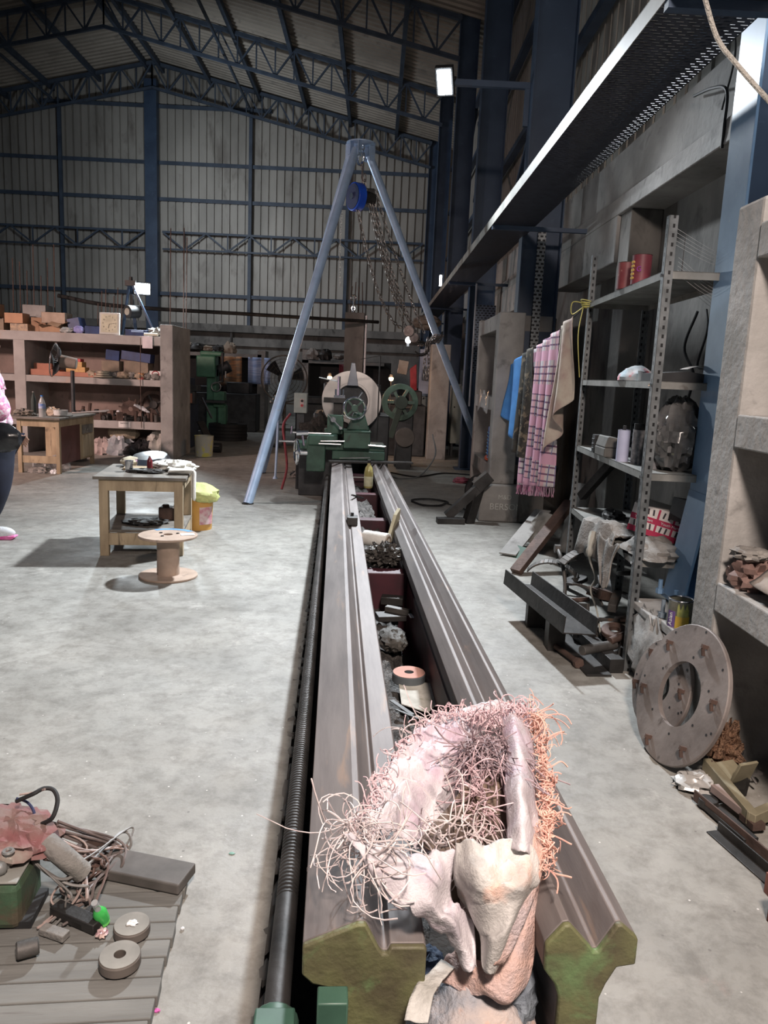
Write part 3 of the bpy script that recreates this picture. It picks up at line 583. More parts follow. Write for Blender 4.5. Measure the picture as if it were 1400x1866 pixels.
# hoist
HC = Vector((-0.367, 11.050, 3.925)); HQ = HC + Vector((.19, .02, .02))
t = thing('chain_hoist', 'chain hoist with a royal blue hand wheel hanging from the tripod', 'hoist', tuple(HC))
ax = Vector((.83, .52, 0)).normalized()
mb = MB(); mb.cyl(-ax * .06, ax * .06, .185, n=40); w_ = mk('hand_wheel_cover', mb, M('hoist_blue', (.02, .10, .62), (.015, .07, .5), 10, .35), t, bev=.008)
mk('dark_face', MB().cyl(-ax * .067, -ax * .058, .165, n=36), M('hoist_navy', (.02, .03, .10)), w_); mk('hub', MB().cyl(-ax * .085, -ax * .06, .042, n=16), CHROME, w_)
mk('gear_case', MB().cyl(ax * .10, ax * .26, .10, n=24).box((.19, .1, .10), (.10, .08, .07)), STEELD, t, bev=.004)
up = AP + Vector((0, 0, -.22)) - HC
mk('top_hook', MB().tube(curve([up, up + Vector((.03, 0, -.05)), up * .55 + Vector((.05, 0, 0)), Vector((.13, .05, .12))], 6), .014, 8), CHAIN, t)
KN = Vector((0.515, 11.800, 2.221)); LEGP = AP.lerp(F_[2], .532)
lo = KN - HC
def sag(a, b, s, n=14): return [a.lerp(b, k / n) + Vector((0, 0, -s * 4 * (k / n) * (1 - k / n))) for k in range(n + 1)]
for i, (a, b, s) in enumerate((((.02, -.05, -.16), lo + Vector((-.18, 0, .05)), .32), ((.20, .06, -.05), lo + Vector((-.02, 0, .1)), .20), ((.24, .06, -.05), lo + Vector((.05, 0, .0)), .16), ((.17, .03, -.05), lo + Vector((-.08, .05, .02)), .14), ((.26, .08, .08), lo + Vector((.18, 0, -.02)), .08))):
    mk('load_chain' if i else 'hand_chain', chain(sag(Vector(a), b, s), .062, .023, .0075), CHAIN, t)
mk('upper_chain', chain([(.10, .02, .26), (.11, .02, .0)], .075, .027, .010), CHAIN, t)
mb = MB(); mb.cyl(lo + Vector((-.06, -.05, .0)), lo + Vector((-.02, .05, 0)), .085, n=24); mb.cyl(lo + Vector((.02, -.06, -.09)), lo + Vector((.05, .04, -.09)), .075, n=24); bk = mk('lower_block', mb, CHAIN, t, bev=.006)
hk = lo + Vector((.05, 0, -.14)); mk('hook', MB().tube(curve([hk, hk + Vector((.14, 0, -.02)), hk + Vector((.2, 0, -.12)), hk + Vector((.1, 0, -.2)), hk + Vector((-.0, 0, -.15))], 6), [.018] * 13 + [.024] * 8 + [.012] * 4, 8), STEELD, bk)
t2 = LEGP - HC; mk('tie_chain', chain(sag(lo + Vector((.1, 0, -.16)), t2 + Vector((.02, -.05, 0)), .05), .062, .023, .0075, chain(sag(lo + Vector((.12, 0, -.2)), t2 + Vector((.02, -.05, .03)), .03), .062, .023, .0075)), CHAIN, t)
mb = MB()
for k in range(4):
    rr = .072; c = t2 + Vector((.02 * (k - 1.5), 0, .03 * (k - 1.5))); chain([c + Vector((math.cos(q * PI / 6) * rr, math.sin(q * PI / 6) * rr, 0)) for q in range(13)], .058, .022, .0075, mb)
mk('chain_wraps', mb, CHAIN, t)
mb = MB(); a0 = lo + Vector((.22, 0, -.18)); chain([a0, a0 + Vector((-.02, 0, -.30)), a0 + Vector((0, .02, -.52))], .062, .023, .0075, mb); chain([a0 + Vector((.03, 0, 0)), a0 + Vector((.05, 0, -.28)), a0 + Vector((.02, 0, -.53))], .062, .023, .0075, mb); chain([t2 + Vector((-.12, 0, -.02)), t2 + Vector((-.13, 0, -.24))], .062, .023, .0075, mb)
mk('slack_chain', mb, CHAIN, t)
one('thin_hanging_chain', chain([(0, 0, 0), (-.01, 0, -.5), (.01, 0, -1.0)], .035, .009, .003), M('pale_chain', (.45, .45, .43), rough=.4, metal=.6), 'thin pale chain hanging inside the left tripod leg', 'chain', (-0.579, 11.400, 3.779))

# ================================================================ RIGHT SIDE
CHALK = M('chalk', (.55, .55, .52))
t = thing('concrete_block', 'waist low concrete block with chalk writing under the second blue column', 'block', (1.20, 8.42, 0))
mk('block_body', MB().b2((0, 0, 0), (.72, .62, .42)), CONC, t, bev=.02)
txt('chalk_writing', 'BERSON', .10, CHALK, t, (.30, -.004, .17), (90, 0, 0)); txt('chalk_mark', 'M&D', .07, CHALK, t, (.28, -.004, .28), (90, 0, 0))
mk('dark_stain_patch', MB().box((.57, -.003, .21), (.28, .006, .40)), CONCD, t)
one('cable_on_block', MB().tube(curve([(0, 0, 0), (.1, .1, .03), (.25, .02, .02), (.6, .03, .02), (.7, .2, .02)], 6), .010, 6), BLACK, 'black cable running over the chalk marked block', 'cable', (1.25, 8.5, .425))
# mid concrete shelf unit
t = thing('concrete_shelf', 'narrow concrete shelf unit behind the hanging shawl, tall front upright', 'shelf', (1.30, 8.45, 0))
mk('upright', MB().b2((.0, .02, .42), (.28, .24, 2.28)), CONC, t, bev=.012); mk('upright', MB().b2((0, 1.6, 0), (.55, 1.75, 2.30)), CONC, t, bev=.012)
for z, h in ((2.10, .17), (1.22, .15), (.45, .17)): mk('shelf_board', MB().b2((0, .24, z), (.62, 1.6, z + h)), CONC, t, bev=.008)
mk('back_panel', MB().b2((.62, .24, .0), (.66, 1.75, 2.25)), CONCD, t)
one('plastic_sheet', MB().grid(lambda a, b: (-.02 - .03 * math.sin(b * 9) * a, b * .75, .02 - .2 * a * (a > .35) + .03 * math.sin(b * 23 + a * 4)), 14, 24), CLEAR, 'clear crumpled plastic sheet hanging over the middle concrete shelf edge', 'plastic sheet', (1.30, 8.8, 1.385))
mb = MB(); mb.b2((0, 0, 0), (.05, .22, .26)); mb.ext([(0, .26), (.05, .26), (.045, .34), (.02, .34)], 0, .22)
t = thing('blue_grille', 'bright blue ribbed plastic grille standing on the low concrete shelf', 'grille', (1.33, 8.72, .63))
mk('panel', MB().ext([(0, 0), (.04, 0), (.035, .36), (.01, .40), (0, .38)], 0, .28), BLUEP, t, bev=.01)
for k in range(8): mk('slat', MB().b2((-.012, .03, .04 + k * .04), (.0, .25, .052 + k * .04)), M('pale_blue_slat', (.2, .45, .75)), t)
one('orange_tool', MB().blob((0, 0, .04), (.12, .22, .08), .15, 3, 3, 18), M('orange_red', (.6, .12, .06)), 'small orange red tool lying in front of the blue grille', 'tool', (1.36, 8.95, .62))
# rack of slotted angle
RL, RD = 1.72, .44
t = thing('slotted_angle_rack', 'grey slotted angle rack with four steel shelves against the concrete wall', 'rack', (1.43, 4.02, 0), -2.6)
RACKM = perforated('slotted_angle', (.20, .22, .225), 1, 10, 2, .042, 1, .42, False, .45, False)
def slotted(nm, w, label=None):
    """angle iron with two rows of slots"""
    return None
m_, n_, b_ = nt('slotted_angle_steel'); tc = n_.nodes.new('ShaderNodeTexCoord'); sp = n_.nodes.new('ShaderNodeSeparateXYZ'); n_.links.new(tc.outputs['Object'], sp.inputs[0])
def mth(op, a, c=None):
    k = n_.nodes.new('ShaderNodeMath'); k.operation = op
    for i, v in enumerate((a, c)):
        if v is None: continue
        if isinstance(v, (int, float)): k.inputs[i].default_value = v
        else: n_.links.new(v, k.inputs[i])
    return k.outputs[0]
zz = mth('LESS_THAN', mth('FRACT', mth('DIVIDE', sp.outputs[2], .045)), .42)
ny = mth('LESS_THAN', mth('ABSOLUTE', mth('SUBTRACT', sp.outputs[1], .026)), .006); nx = mth('LESS_THAN', mth('ABSOLUTE', mth('SUBTRACT', sp.outputs[0], .026)), .006)
hole = mth('MULTIPLY', zz, mth('MAXIMUM', ny, nx)); vc = _coord(n_)
cc = _ramp(n_, _noise(n_, vc, 14), [(.35, (.09, .098, .10)), (.65, (.17, .18, .185))]); n_.links.new(_mix(n_, hole, cc, (.006, .006, .007)), b_.inputs['Base Color']); b_.inputs['Roughness'].default_value = .5; b_.inputs['Metallic'].default_value = .3
ANG = m_
def angle_post(h, sx, sy, P, x, y, nm='post'):
    mb = MB(); mb.b2((0, 0, 0), (.045, .003, h)); mb.b2((0, 0, 0), (.003, .045, h)); o = mk(nm, mb, ANG, P, loc=(x, y, 0)); o.scale = (sx, sy, 1); return o
angle_post(2.40, 1, 1, t, 0, 0); angle_post(2.46, 1, -1, t, 0, RL); angle_post(2.18, -1, 1, t, RD, .0); angle_post(2.2, -1, -1, t, RD, RL)
SHM = M('dusty_shelf_steel', (.23, .23, .215), (.14, .14, .13), 6, .6, .2, c3=(.12, .11, .1), s3=14, t3=(.6, .7))
for z in (2.13, 1.58, 1.10, .63):
    mb = MB(); mb.b2((.004, .004, z), (RD - .004, RL - .004, z + .004))
    for a, b in (((.004, .004, z - .035), (.007, RL - .004, z + .004)), ((RD - .007, .004, z - .035), (RD - .004, RL - .004, z + .004)), ((.004, .004, z - .035), (RD - .004, .007, z + .004)), ((.004, RL - .007, z - .035), (RD - .004, RL - .004, z + .004))): mb.b2(a, b)
    mk('shelf', mb, SHM, t)
    mb = MB(); mb.cyl((-.012, .02, z - .018), (.004, .02, z - .018), .008, n=6); mk('bolt', mb, CHROME, t)
def can(nm, loc, r, h, mt, label, cat='can', lid=True, rim=CHROME, group=None, band=None):
    t = thing(nm, label, cat, loc, 0, group); mk('can_body', MB().rev([(0, 0), (r, 0), (r, h), (r * .93, h), (r * .93, h - .006), (0, h - .006)], 24), mt, t)
    mk('rim', MB().tor((0, 0, h), r * .98, r * .045, n=24, m=6), rim, t)
    if band: mk('label_band', MB().rev([(r * 1.01, band[0] * h), (r * 1.01, band[1] * h)], 24), band[2], t)
    return t
REDCAN = M('faded_red_tin', (.20, .05, .05), (.15, .03, .035), 14, .5, c3=(.5, .3, .25), s3=18, t3=(.62, .72))
can('paint_tin', (1.50, 4.86, 2.134), .053, .155, REDCAN, 'faded red tin on the top rack shelf, left of the patterned one', 'tin', rim=RUST)
t = can('paint_tin', (1.51, 4.62, 2.134), .055, .165, M('red_zigzag_tin', (.22, .04, .055), (.15, .03, .04), 8, .5), 'red tin with a yellow and pink zigzag band on the top rack shelf', 'tin', rim=RUST)
mb = MB()
for k in range(5):
    for a in range(-6, 4):
        a0 = PI + a * .14 - .1; z0 = .03 + k * .022 + (.010 if a % 2 else 0); a1 = a0 + .14; z1 = .03 + k * .022 + (0 if a % 2 else .010)
        mb.bar((math.cos(a0) * .056, math.sin(a0) * .056, z0), (math.cos(a1) * .056, math.sin(a1) * .056, z1), .003, .008)
mk('zigzag_pattern', mb, M('tin_yellow', (.75, .50, .12)), t); txt('tin_letter', 'G', .04, M('tin_purple', (.35, .04, .35)), t, (-.03, -.05, .08), (90, 0, -35))
one('steel_gusset', MB().ext([(0, 0), (.26, 0), (.05, .26)], 0, .004), STEELD, 'dark triangular plate leaning behind the tins on the top rack shelf', 'plate', (1.62, 4.28, 2.134), (0, 0, 70))
one('patterned_cloth', MB().blob((0, 0, .0), (.19, .34, .17), .12, 8, 2.4, 28, flat=0), M('pastel_print', (.55, .50, .50), (.25, .36, .42), 6, .85, c3=(.55, .14, .17), s3=9, t3=(.56, .62)), 'small bundled pastel printed cloth on the second rack shelf', 'cloth', (1.54, 4.62, 1.585))
one('dark_folder', MB().ext([(0, 0), (.38, 0), (.36, .03), (.15, .055), (0, .04)], 0, .26), BLACK, 'flat dark packet at the near end of the second rack shelf', 'packet', (1.47, 4.06, 1.585), (0, 0, 0))
one('paper_leaflet', MB().grid(lambda a, b: (a * .16, b * .11, .012 + .02 * math.sin(a * 3)), 6, 4), PAPER, 'curled white paper on the dark packet, second rack shelf', 'paper', (1.62, 4.06, 1.64))
t = can('spray_can', (1.50, 4.61, 1.104), .036, .19, M('lavender_can', (.50, .52, .68), (.42, .44, .6), 6, .4), 'pale lavender spray can on the third rack shelf', 'spray can'); mk('nozzle', MB().cyl((0, 0, .19), (0, 0, .215), .01, n=10), BLACK, t)
t = can('spray_can', (1.55, 4.50, 1.104), .034, .20, M('grey_label_can', (.30, .30, .31), (.1, .1, .11), 30, .4), 'dark grey labelled spray can behind the rack post, third shelf', 'spray can', rim=BLACK); mk('cap', MB().cyl((0, 0, .195), (0, 0, .235), .03, n=16), BLACK, t)
can('spray_can', (1.62, 4.60, 1.104), .033, .185, M('purple_label', (.20, .15, .24), (.1, .08, .12), 20, .4), 'dark purple can half hidden behind the lavender can', 'spray can')
can('spray_can', (1.55, 4.25, 1.104), .033, .19, M('silver_black_can', (.22, .22, .23), (.05, .05, .05), 24, .4), 'dark silver can just right of the near rack post', 'spray can', rim=BLACK)
t = thing('tool_box', 'small dusty dark plastic case on the third rack shelf', 'case', (1.50, 4.93, 1.104)); mk('case_body', MB().b2((-.05, -.12, 0), (.06, .10, .06)), M('dusty_case', (.12, .115, .10), (.07, .066, .06)), t, bev=.008); mk('case_lid', MB().ext([(-.05, .062), (.06, .062), (.05, .12), (-.03, .13)], -.12, .09), M('dusty_case', (.1, .1, .1)), t, bev=.006)
one('ribbed_block', MB().b2((-.03, -.03, 0), (.03, .03, .12)).tor((0, 0, .03), .035, .005).tor((0, 0, .06), .035, .005).tor((0, 0, .09), .035, .005), BLACK, 'black ribbed block left of the dusty case on the third shelf', 'block', (1.50, 5.14, 1.104))
one('plastic_bag', MB().blob((0, 0, .19), (.26, .30, .40), .16, 21, 2.2, 44, ridge=True), M('dull_clear_bag', (.13, .13, .13), (.06, .06, .06), 6, .12, c3=(.5, .5, .5), s3=12, t3=(.66, .7)), 'big shiny dark plastic bag on the third rack shelf beside the blue column', 'plastic bag', (1.66, 4.22, 1.105))
# printed carton
t = thing('printed_carton', 'tilted red and white printed carton on the lowest rack shelf', 'carton', (1.68, 4.42, .70)); t.rotation_euler = (R(2), R(11), R(-30))
mk('carton_body', MB().box((0, 0, .09), (.30, .20, .165)), M('carton_white', (.72, .68, .66), (.62, .58, .56), 9, .7), t, bev=.003)
RDM = M('carton_red', (.45, .03, .09), (.38, .025, .07), 9, .7); DK = M('carton_ink', (.05, .04, .05))
for z in (.022, .095): mk('red_band', MB().box((0, -.1005, z), (.302, .002, .034)), RDM, t); mk('red_band', MB().box((.1505, 0, z), (.002, .2, .034)), RDM, t)
for x in (-.09, .0, .09): mk('red_divider', MB().box((x, -.1012, .09), (.012, .0012, .16)), RDM, t)
mb = MB()
for x in (-.12, -.06, -.03, .03, .06, .12):
    for z in (.058, .143): mb.box((x, -.1015, z), (.010, .0015, .034), (0, 8 * (1 if x > 0 else -1), 0))
mk('printed_figures', mb, DK, t)
for x in (-.075, .075): txt('print', 'Youth Mart', .022, WHITEP, t, (x, -.1032, .095), (90, 0, 0))
one('dark_case', MB().b2((0, 0, 0), (.14, .16, .13)), BLACK, 'black box with faint print behind the printed carton', 'box', (1.72, 4.12, .82), (0, 8, 12), bev=.004)
one('bench_vise_part', MB().blob((0, 0, .04), (.14, .30, .09), .25, 6, 3, 24).cyl((-.05, -.2, .03), (.02, .2, .05), .015), STEELD, 'dark tool jumble behind the rags on the lowest rack shelf', 'tool', (1.66, 5.15, .635))
one('felt_rag', MB().grid(lambda a, b: (-.06 + a * .36 + .02 * math.sin(b * 11), b * .62 + .05 * math.sin(a * 6), .030 + .045 * math.exp(-((b - .35) * 5) ** 2) + .025 * noise.noise((a * 5, b * 5, 1)) + .02 * noise.noise((a * 14, b * 14, 2)) - (max(0, .14 - a) * 1.5)), 20, 30), GREYCLOTH, 'stiff dusty grey rag spread over the lowest rack shelf', 'rag', (1.46, 4.42, .635), sol=.008)
one('felt_rag', MB().grid(lambda a, b: (.01 * math.sin(b * 14) - .03 * a, b * (.42 - .3 * a) + .1 * a + .03 * math.sin(a * 5), -.26 * a + .015 * math.sin(b * 17)), 20, 22), GREYCLOTH, 'pointed end of grey rag hanging off the lowest rack shelf', 'rag', (1.405, 4.22, .655), sol=.008)
one('frayed_strip', MB().tube(curve([(0, 0, 0), (-.03, -.06, -.10), (.0, -.02, -.2), (.01, -.10, -.27), (-.0, -.06, -.36), (.02, -.16, -.46), (.02, -.30, -.60)], 7), [.022, .02, .022, .02, .018, .016, .015, .02, .024, .022, .015, .012, .01, .01, .008] + [.006] * 28, 6), M('pale_strip', (.42, .41, .36), (.3, .3, .27)), 'pale twisted fabric strip dangling from the lowest rack shelf', 'strip', (1.40, 4.72, .64))
one('stuffed_sack', MB().blob((0, 0, .0), (.30, .42, .17), .18, 17, 3, 30, flat=.0), GREYCLOTH, 'grey padded cloth at the near end of the lowest rack shelf', 'padding', (1.58, 4.18, .637))
t = thing('cord_knot', 'yellow cord knotted round the far rack post', 'cord', (1.505, 5.72, 2.10)); mb = MB()
for k in range(4): mb.tor((0, 0, .012 * k), .035 + .006 * k, .004, (.1 * k, .05, 1), 20, 5)
mk('knot', mb, M('yellow_cord', (.55, .50, .14)), t); mk('hanging_end', MB().tube(curve([(-.03, 0, 0), (-.06, -.04, -.2), (-.03, -.06, -.5)], 6), .0035, 5).tube(curve([(-.03, 0, 0), (-.10, .03, -.05), (-.11, 0, .03), (-.03, 0, .03)], 6), .0035, 5), M('yellow_cord', (.5, .5, .1)), t)
# cables on the wall behind the rack
def cable(P, r, mt, label, loc=(0, 0, 0), cat='cable'): return one('cable' if cat == 'cable' else cat, MB().tube(curve(P, 8), r, 6), mt, label, cat, loc)
cable([(0, 0, 2.1), (-.02, .12, 1.85), (0, -.05, 1.65), (-.02, -.02, 1.42)], .010, BLACK, 'black cable looping down the wall behind the printed pastel cloth', (2.28, 5.65, 0))
cable([(0, 0, 2.1), (-.02, -.10, 1.95), (0, .05, 1.72), (-.02, -.18, 1.70)], .008, BLACK, 'short curled black cable end hanging under the top rack shelf', (2.28, 5.5, 0))
cable([(0, 0, 2.15), (-.02, -.25, 1.98), (0, -.40, 1.75), (-.02, -.36, 1.50)], .013, BLACK, 'thick black cable arching down behind the rack beside the blue column', (2.28, 4.95, 0))
cable([(0, 0, 1.20), (0, -.1, 1.0), (0, -.3, .92)], .010, BLACK, 'black cable curl below the second rack shelf', (2.28, 5.7, .3))
cable([(0, .1, 2.63), (-.02, .22, 2.45), (0, .2, 2.25), (-.03, .45, 2.05)], .004, M('pinkish_wire', (.35, .25, .23)), 'thin pinkish wire dangling above the rack next to the blue column', (2.0, 4.0, 0))
for k, (a, b) in enumerate((((2.0, 4.1, 2.17), (1.45, 4.05, 2.36)), ((1.9, 4.1, 2.02), (1.5, 4.03, 2.2)), ((1.9, 4.1, 1.98), (1.72, 4.3, 2.13)))):
    mb = MB(); A, B_ = Vector(a), Vector(b)
    for j in range(5): mb.tube(curve([A, A.lerp(B_, .5) + Vector((0, 0, -.03 - .015 * j)), B_ + Vector((0, 0, -.02 * j))], 6), .0009, 3)
    one('cobweb', mb, M('cobweb_grey', (.38, .38, .37)), ('long', 'middle', 'short')[k] + ' dusty cobweb strands between rack post and blue column', 'cobweb', group='cobwebs')
# torn cloth strip behind tray and rope
one('rope', MB().tube(curve([(1.107, 3.000, 2.931), (1.173, 3.000, 2.791), (1.237, 2.950, 2.685), (1.347, 2.900, 2.551)], 10), .009, 8), M('dirty_white_rope', (.55, .53, .48), (.4, .38, .34), 40, .8, bump=1, bs=120), 'dirty white twisted rope slanting across the top right corner', 'rope')
cable([(2.080, 5.621, 3.511), (2.040, 5.201, 3.417), (2.040, 4.985, 3.328), (2.040, 4.966, 3.122), (2.050, 4.987, 3.004)], .010, BLACK, 'sooty black wire drooping on the pale wall above the beam')
cable([(2.080, 5.125, 3.267), (2.050, 4.947, 3.512), (2.050, 5.050, 3.763)], .006, BLACK, 'thin black wire rising on the pale wall beside the near column')
# clothes line
one('clothes_line', MB().tube(curve([(1.520, 5.984, 2.091), (1.550, 6.930, 1.970), (1.520, 8.554, 1.711)], 8), .004, 5), BLACK, 'dark cord strung from the rack to the second column holding clothes', 'line')
PLAID = None
m, n, b = nt('pink_plaid'); vec = _coord(n); sp = n.nodes.new('ShaderNodeSeparateXYZ'); n.links.new(vec, sp.inputs[0])
def stripes(sock, per, duty):
    a = n.nodes.new('ShaderNodeMath'); a.operation = 'DIVIDE'; n.links.new(sock, a.inputs[0]); a.inputs[1].default_value = per
    f = n.nodes.new('ShaderNodeMath'); f.operation = 'FRACT'; n.links.new(a.outputs[0], f.inputs[0])
    l = n.nodes.new('ShaderNodeMath'); l.operation = 'LESS_THAN'; n.links.new(f.outputs[0], l.inputs[0]); l.inputs[1].default_value = duty; return l.outputs[0]
base = _mix(n, stripes(sp.outputs[1], .16, .45), (.60, .36, .40), (.56, .50, .50))
base = _mix(n, stripes(sp.outputs[2], .060, .24), base, (.17, .08, .14)); base = _mix(n, stripes(sp.outputs[1], .05, .12), base, (.14, .16, .30)); base = _mix(n, stripes(sp.outputs[2], .29, .3), base, (.62, .34, .45))
n.links.new(base, b.inputs['Base Color']); b.inputs['Roughness'].default_value = .9; PLAID = m
ZL = lambda y: 1.72 + (8.5 - y) * .13
def hang(nm, y0, y1, L0, L1, mat, label, cat, x=1.50, am=.03, fr=16, skew=0, th=.006, n1=34, n2=40):
    def fn(a, b):
        y = y0 + (y1 - y0) * b; k = a * (L0 + (L1 - L0) * b)
        return (x + am * math.sin(b * fr + a * 2) * (.25 + a) - .02, y + skew * a + .02 * math.sin(a * 5 + b * 4), ZL(y) - k)
    return one(nm, MB().grid(fn, n1, n2), mat, label, cat, sol=th)
o = hang('shawl', 6.42, 7.45, 1.30, 1.30, PLAID, 'pink checked shawl hanging from the cord between rack and column', 'shawl', am=.05, fr=22)
mb = MB(); random.seed(2)
for k in range(110):
    b = k / 110; y = 6.42 + 1.03 * b; zb = ZL(y) - 1.30; p = Vector((1.48 + .05 * math.sin(b * 22 + 2) * 1.25, y, zb))
    mb.tube([p, p + Vector((random.uniform(-.01, .01), random.uniform(-.02, .02), -.04)), p + Vector((random.uniform(-.02, .02), random.uniform(-.03, .03), -.09))], .003, 3)
f_ = mk('fringe', mb, M('pink_fringe', (.60, .22, .38), (.4, .3, .36), 12), o)
hang('work_shirt', 7.25, 7.75, 1.05, .95, M('black_camouflage', (.055, .05, .04), (.015, .015, .015), 9, .8, c3=(.16, .13, .09), s3=14, t3=(.55, .6)), 'black and brown camouflage garment hanging left of the shawl', 'shirt', x=1.46, am=.05, fr=12)
hang('blue_shirt', 7.65, 8.45, .90, .55, M('sky_blue_cloth', (.07, .26, .60), (.05, .19, .48), 6, .85), 'sky blue shirt hanging leftmost on the cord by the column', 'shirt', x=1.46, am=.05, fr=9)
hang('canvas_bag', 5.95, 6.32, .62, 1.0, M('cream_canvas', (.52, .46, .38), (.38, .27, .24), 5, .85, bump=.2), 'cream and maroon cloth bag hanging between shawl and rack', 'bag', x=1.48, am=.05, fr=9)
# near concrete shelf unit at the right edge
t = thing('concrete_shelf', 'pale concrete shelf unit cut by the right edge of the frame', 'shelf', (1.43, 3.03, 0))
mk('upright', MB().b2((0, 0, -.02), (.50, .22, 2.28)), CONCL, t, bev=.014)
mk('shelf_board', MB().b2((-.005, -2.2, 1.33), (.50, 0, 1.46)), CONCL, t, bev=.006); mk('shelf_board', MB().b2((-.005, -2.2, .66), (.50, 0, .78)), CONCL, t, bev=.006); mk('shelf_board', MB().b2((-.005, -2.2, 2.05), (.50, 0, 2.18)), CONCL, t, bev=.006)
mk('back_panel', MB().b2((.48, -2.2, 0), (.52, 0, 2.2)), PLASTER, t); 
one('plywood_panel', MB().b2((0, 0, 0), (.02, .30, .36)), M('orange_plywood', (.50, .30, .12), (.40, .23, .09), 6, .6, st=(1, 1, .3)), 'orange plywood piece standing on the lower shelf of the near unit', 'board', (1.75, 2.55, .785), (0, 6, 15), bev=.002)
one('canvas_cloth', MB().grid(lambda a, b: (-.03 + a * .34, b * .5, .025 + .12 * math.sin(a * 2.4) + .02 * noise.noise((a * 5, b * 5, 7)) + .03 * b), 18, 22), M('tan_canvas', (.36, .31, .27), (.27, .23, .20), 4, .9, bump=.3), 'tan canvas sheet draped on the lower shelf of the near unit', 'cloth', (1.47, 2.30, .785), sol=.008)
one('crumpled_leather', MB().blob((0, 0, 0), (.17, .16, .15), .35, 12, 3.2, 28, ridge=True), M('brown_pink_rag', (.22, .14, .12), (.12, .075, .065), 8, .7), 'crumpled brown rag on the near shelf beside its upright', 'rag', (1.52, 2.93, .84))
one('pale_rag', MB().blob((0, 0, 0), (.15, .13, .05), .3, 2, 3, 22), GREYCLOTH, 'grey rag lying on the crumpled brown rag at the near upright', 'rag', (1.50, 2.92, .925))
# small concrete pedestal with slabs, paint can
t = thing('concrete_pedestal', 'rough concrete pedestal at the foot of the lit blue column', 'pedestal', (1.47, 3.42, 0)); mk('pedestal_body', MB().b2((.0, 0, 0), (.66, .66, .36)), CONCD, t, bev=.02)
mk('cap_slab', MB().b2((-.02, .3, .36), (.6, .68, .40)), CONC, t, bev=.006); mk('cap_slab', MB().b2((.0, .02, .36), (.6, .26, .41)), CONC, t, bev=.006)
mk('crust', MB().blob((-.0, .35, .20), (.10, .55, .38), .3, 7, 5, 26), CONC, t)
t = thing('paint_can', 'open paint can with yellow drips standing on the pedestal by the lit blue column', 'paint can', (1.53, 3.60, .405))
mk('can_body', MB().rev([(0, 0), (.058, 0), (.058, .135), (.054, .135), (.054, .03), (0, .03)], 32), M('dirty_tin', (.24, .24, .20), (.13, .13, .10), 12, .4, .4), t)
mk('rim', MB().tor((0, 0, .137), .057, .005, n=32, m=8), CHROME, t)
mb = MB(); mb.grid(lambda a, b: (.0588 * math.cos(PI * 1.27 + a * 1.15), .0588 * math.sin(PI * 1.27 + a * 1.15), .005 + b * .06), 12, 2); mk('yellow_label', mb, M('yellow_label', (.52, .36, .05), (.42, .28, .04), 9, .5), t)
mb = MB(); mb.grid(lambda a, b: (.0590 * math.cos(PI * 1.30 + a * .95), .0590 * math.sin(PI * 1.30 + a * .95), .062 + b * (.05 + .015 * math.sin(a * 18))), 24, 2); mk('green_drips', mb, M('green_drip', (.36, .38, .12), (.2, .22, .06), 20, .4), t)
mb = MB(); mb.grid(lambda a, b: (.0586 * math.cos(PI * 1.02 + a * .75), .0586 * math.sin(PI * 1.02 + a * .75), .005 + b * .08), 12, 2); mk('purple_label', mb, M('purple_label_can', (.14, .08, .25)), t)
txt('print', 'Asian', .03, WHITEP, t, (-.0545, -.0245, .045), (90, -90, -66))
one('anchor_bolt', MB().cyl((0, 0, 0), (0, 0, .09), .010, n=10).cyl((0, 0, .0), (0, 0, .025), .02, n=6), M('blue_grey_bolt', (.2, .25, .3)), 'blue grey anchor bolt standing behind the paint can', 'bolt', (1.50, 3.74, .405))
one('glass_jar', MB().rev([(0, 0), (.035, 0), (.037, .07), (.03, .08), (0, .08)], 20), M('black_glass', (.02, .018, .018), (.01, .01, .01), 5, .1), 'small black glossy pot beside the paint can', 'pot', (1.60, 3.50, .41))
# big ring plates leaning on the pedestal
def ringplate(label, base, nrm, ro, ri, th, mt, studs=True):
    n_ = Vector(nrm).normalized(); up = (Vector((0, 0, 1)) - n_ * n_.z).normalized(); c = Vector(base) + up * ro + Vector((0, 0, .002)); side = up.cross(n_)
    t = thing('ring_plate', label, 'ring plate', tuple(c)); mk('plate', MB().disc((0, 0, 0), n_, ro, ri, th, 64), mt, t)
    if studs:
        for k in range(6):
            a = k * PI / 3 + .25; p = (up * math.cos(a) + side * math.sin(a)) * ro * .80
            mk('slot_stud', MB().bar(p + n_ * th * .5, p + n_ * (th * .5 + .028) - up * .0, .012, .016, up=up).cyl(p - up * .008 + n_ * (th * .5 + .02), p - up * .036 + n_ * (th * .5 + .006), .008, n=8), RUST, t)
        for a, rr in ((.0, .55), (1.1, .62), (2.0, .57), (2.9, .57), (3.9, .60), (5.0, .57), (5.6, .93), (.8, .9), (1.75, .92), (3.5, .88), (4.6, .9), (.05, .95), (1.83, .86)):
            p = (up * math.cos(a) + side * math.sin(a)) * ro * rr; mk('drilled_hole', MB().cyl(p + n_ * th * .3, p + n_ * (th * .5 + .0008), .006, n=10), BLACK, t)
    return t
RPM = M('dusty_ring_plate', (.26, .23, .215), (.16, .138, .128), 5, .65, .25, bump=.15, c3=(.11, .09, .08), s3=12, t3=(.62, .72))
ringplate('big round steel plate with central hole and studs leaning at the right', (1.245, 3.02, 0), (-.94, -.14, .29), .300, .138, .022, RPM)
ringplate('second round plate standing behind the big holed plate', (1.30, 3.28, 0), (-.95, -.16, .24), .22, .07, .02, RPM)
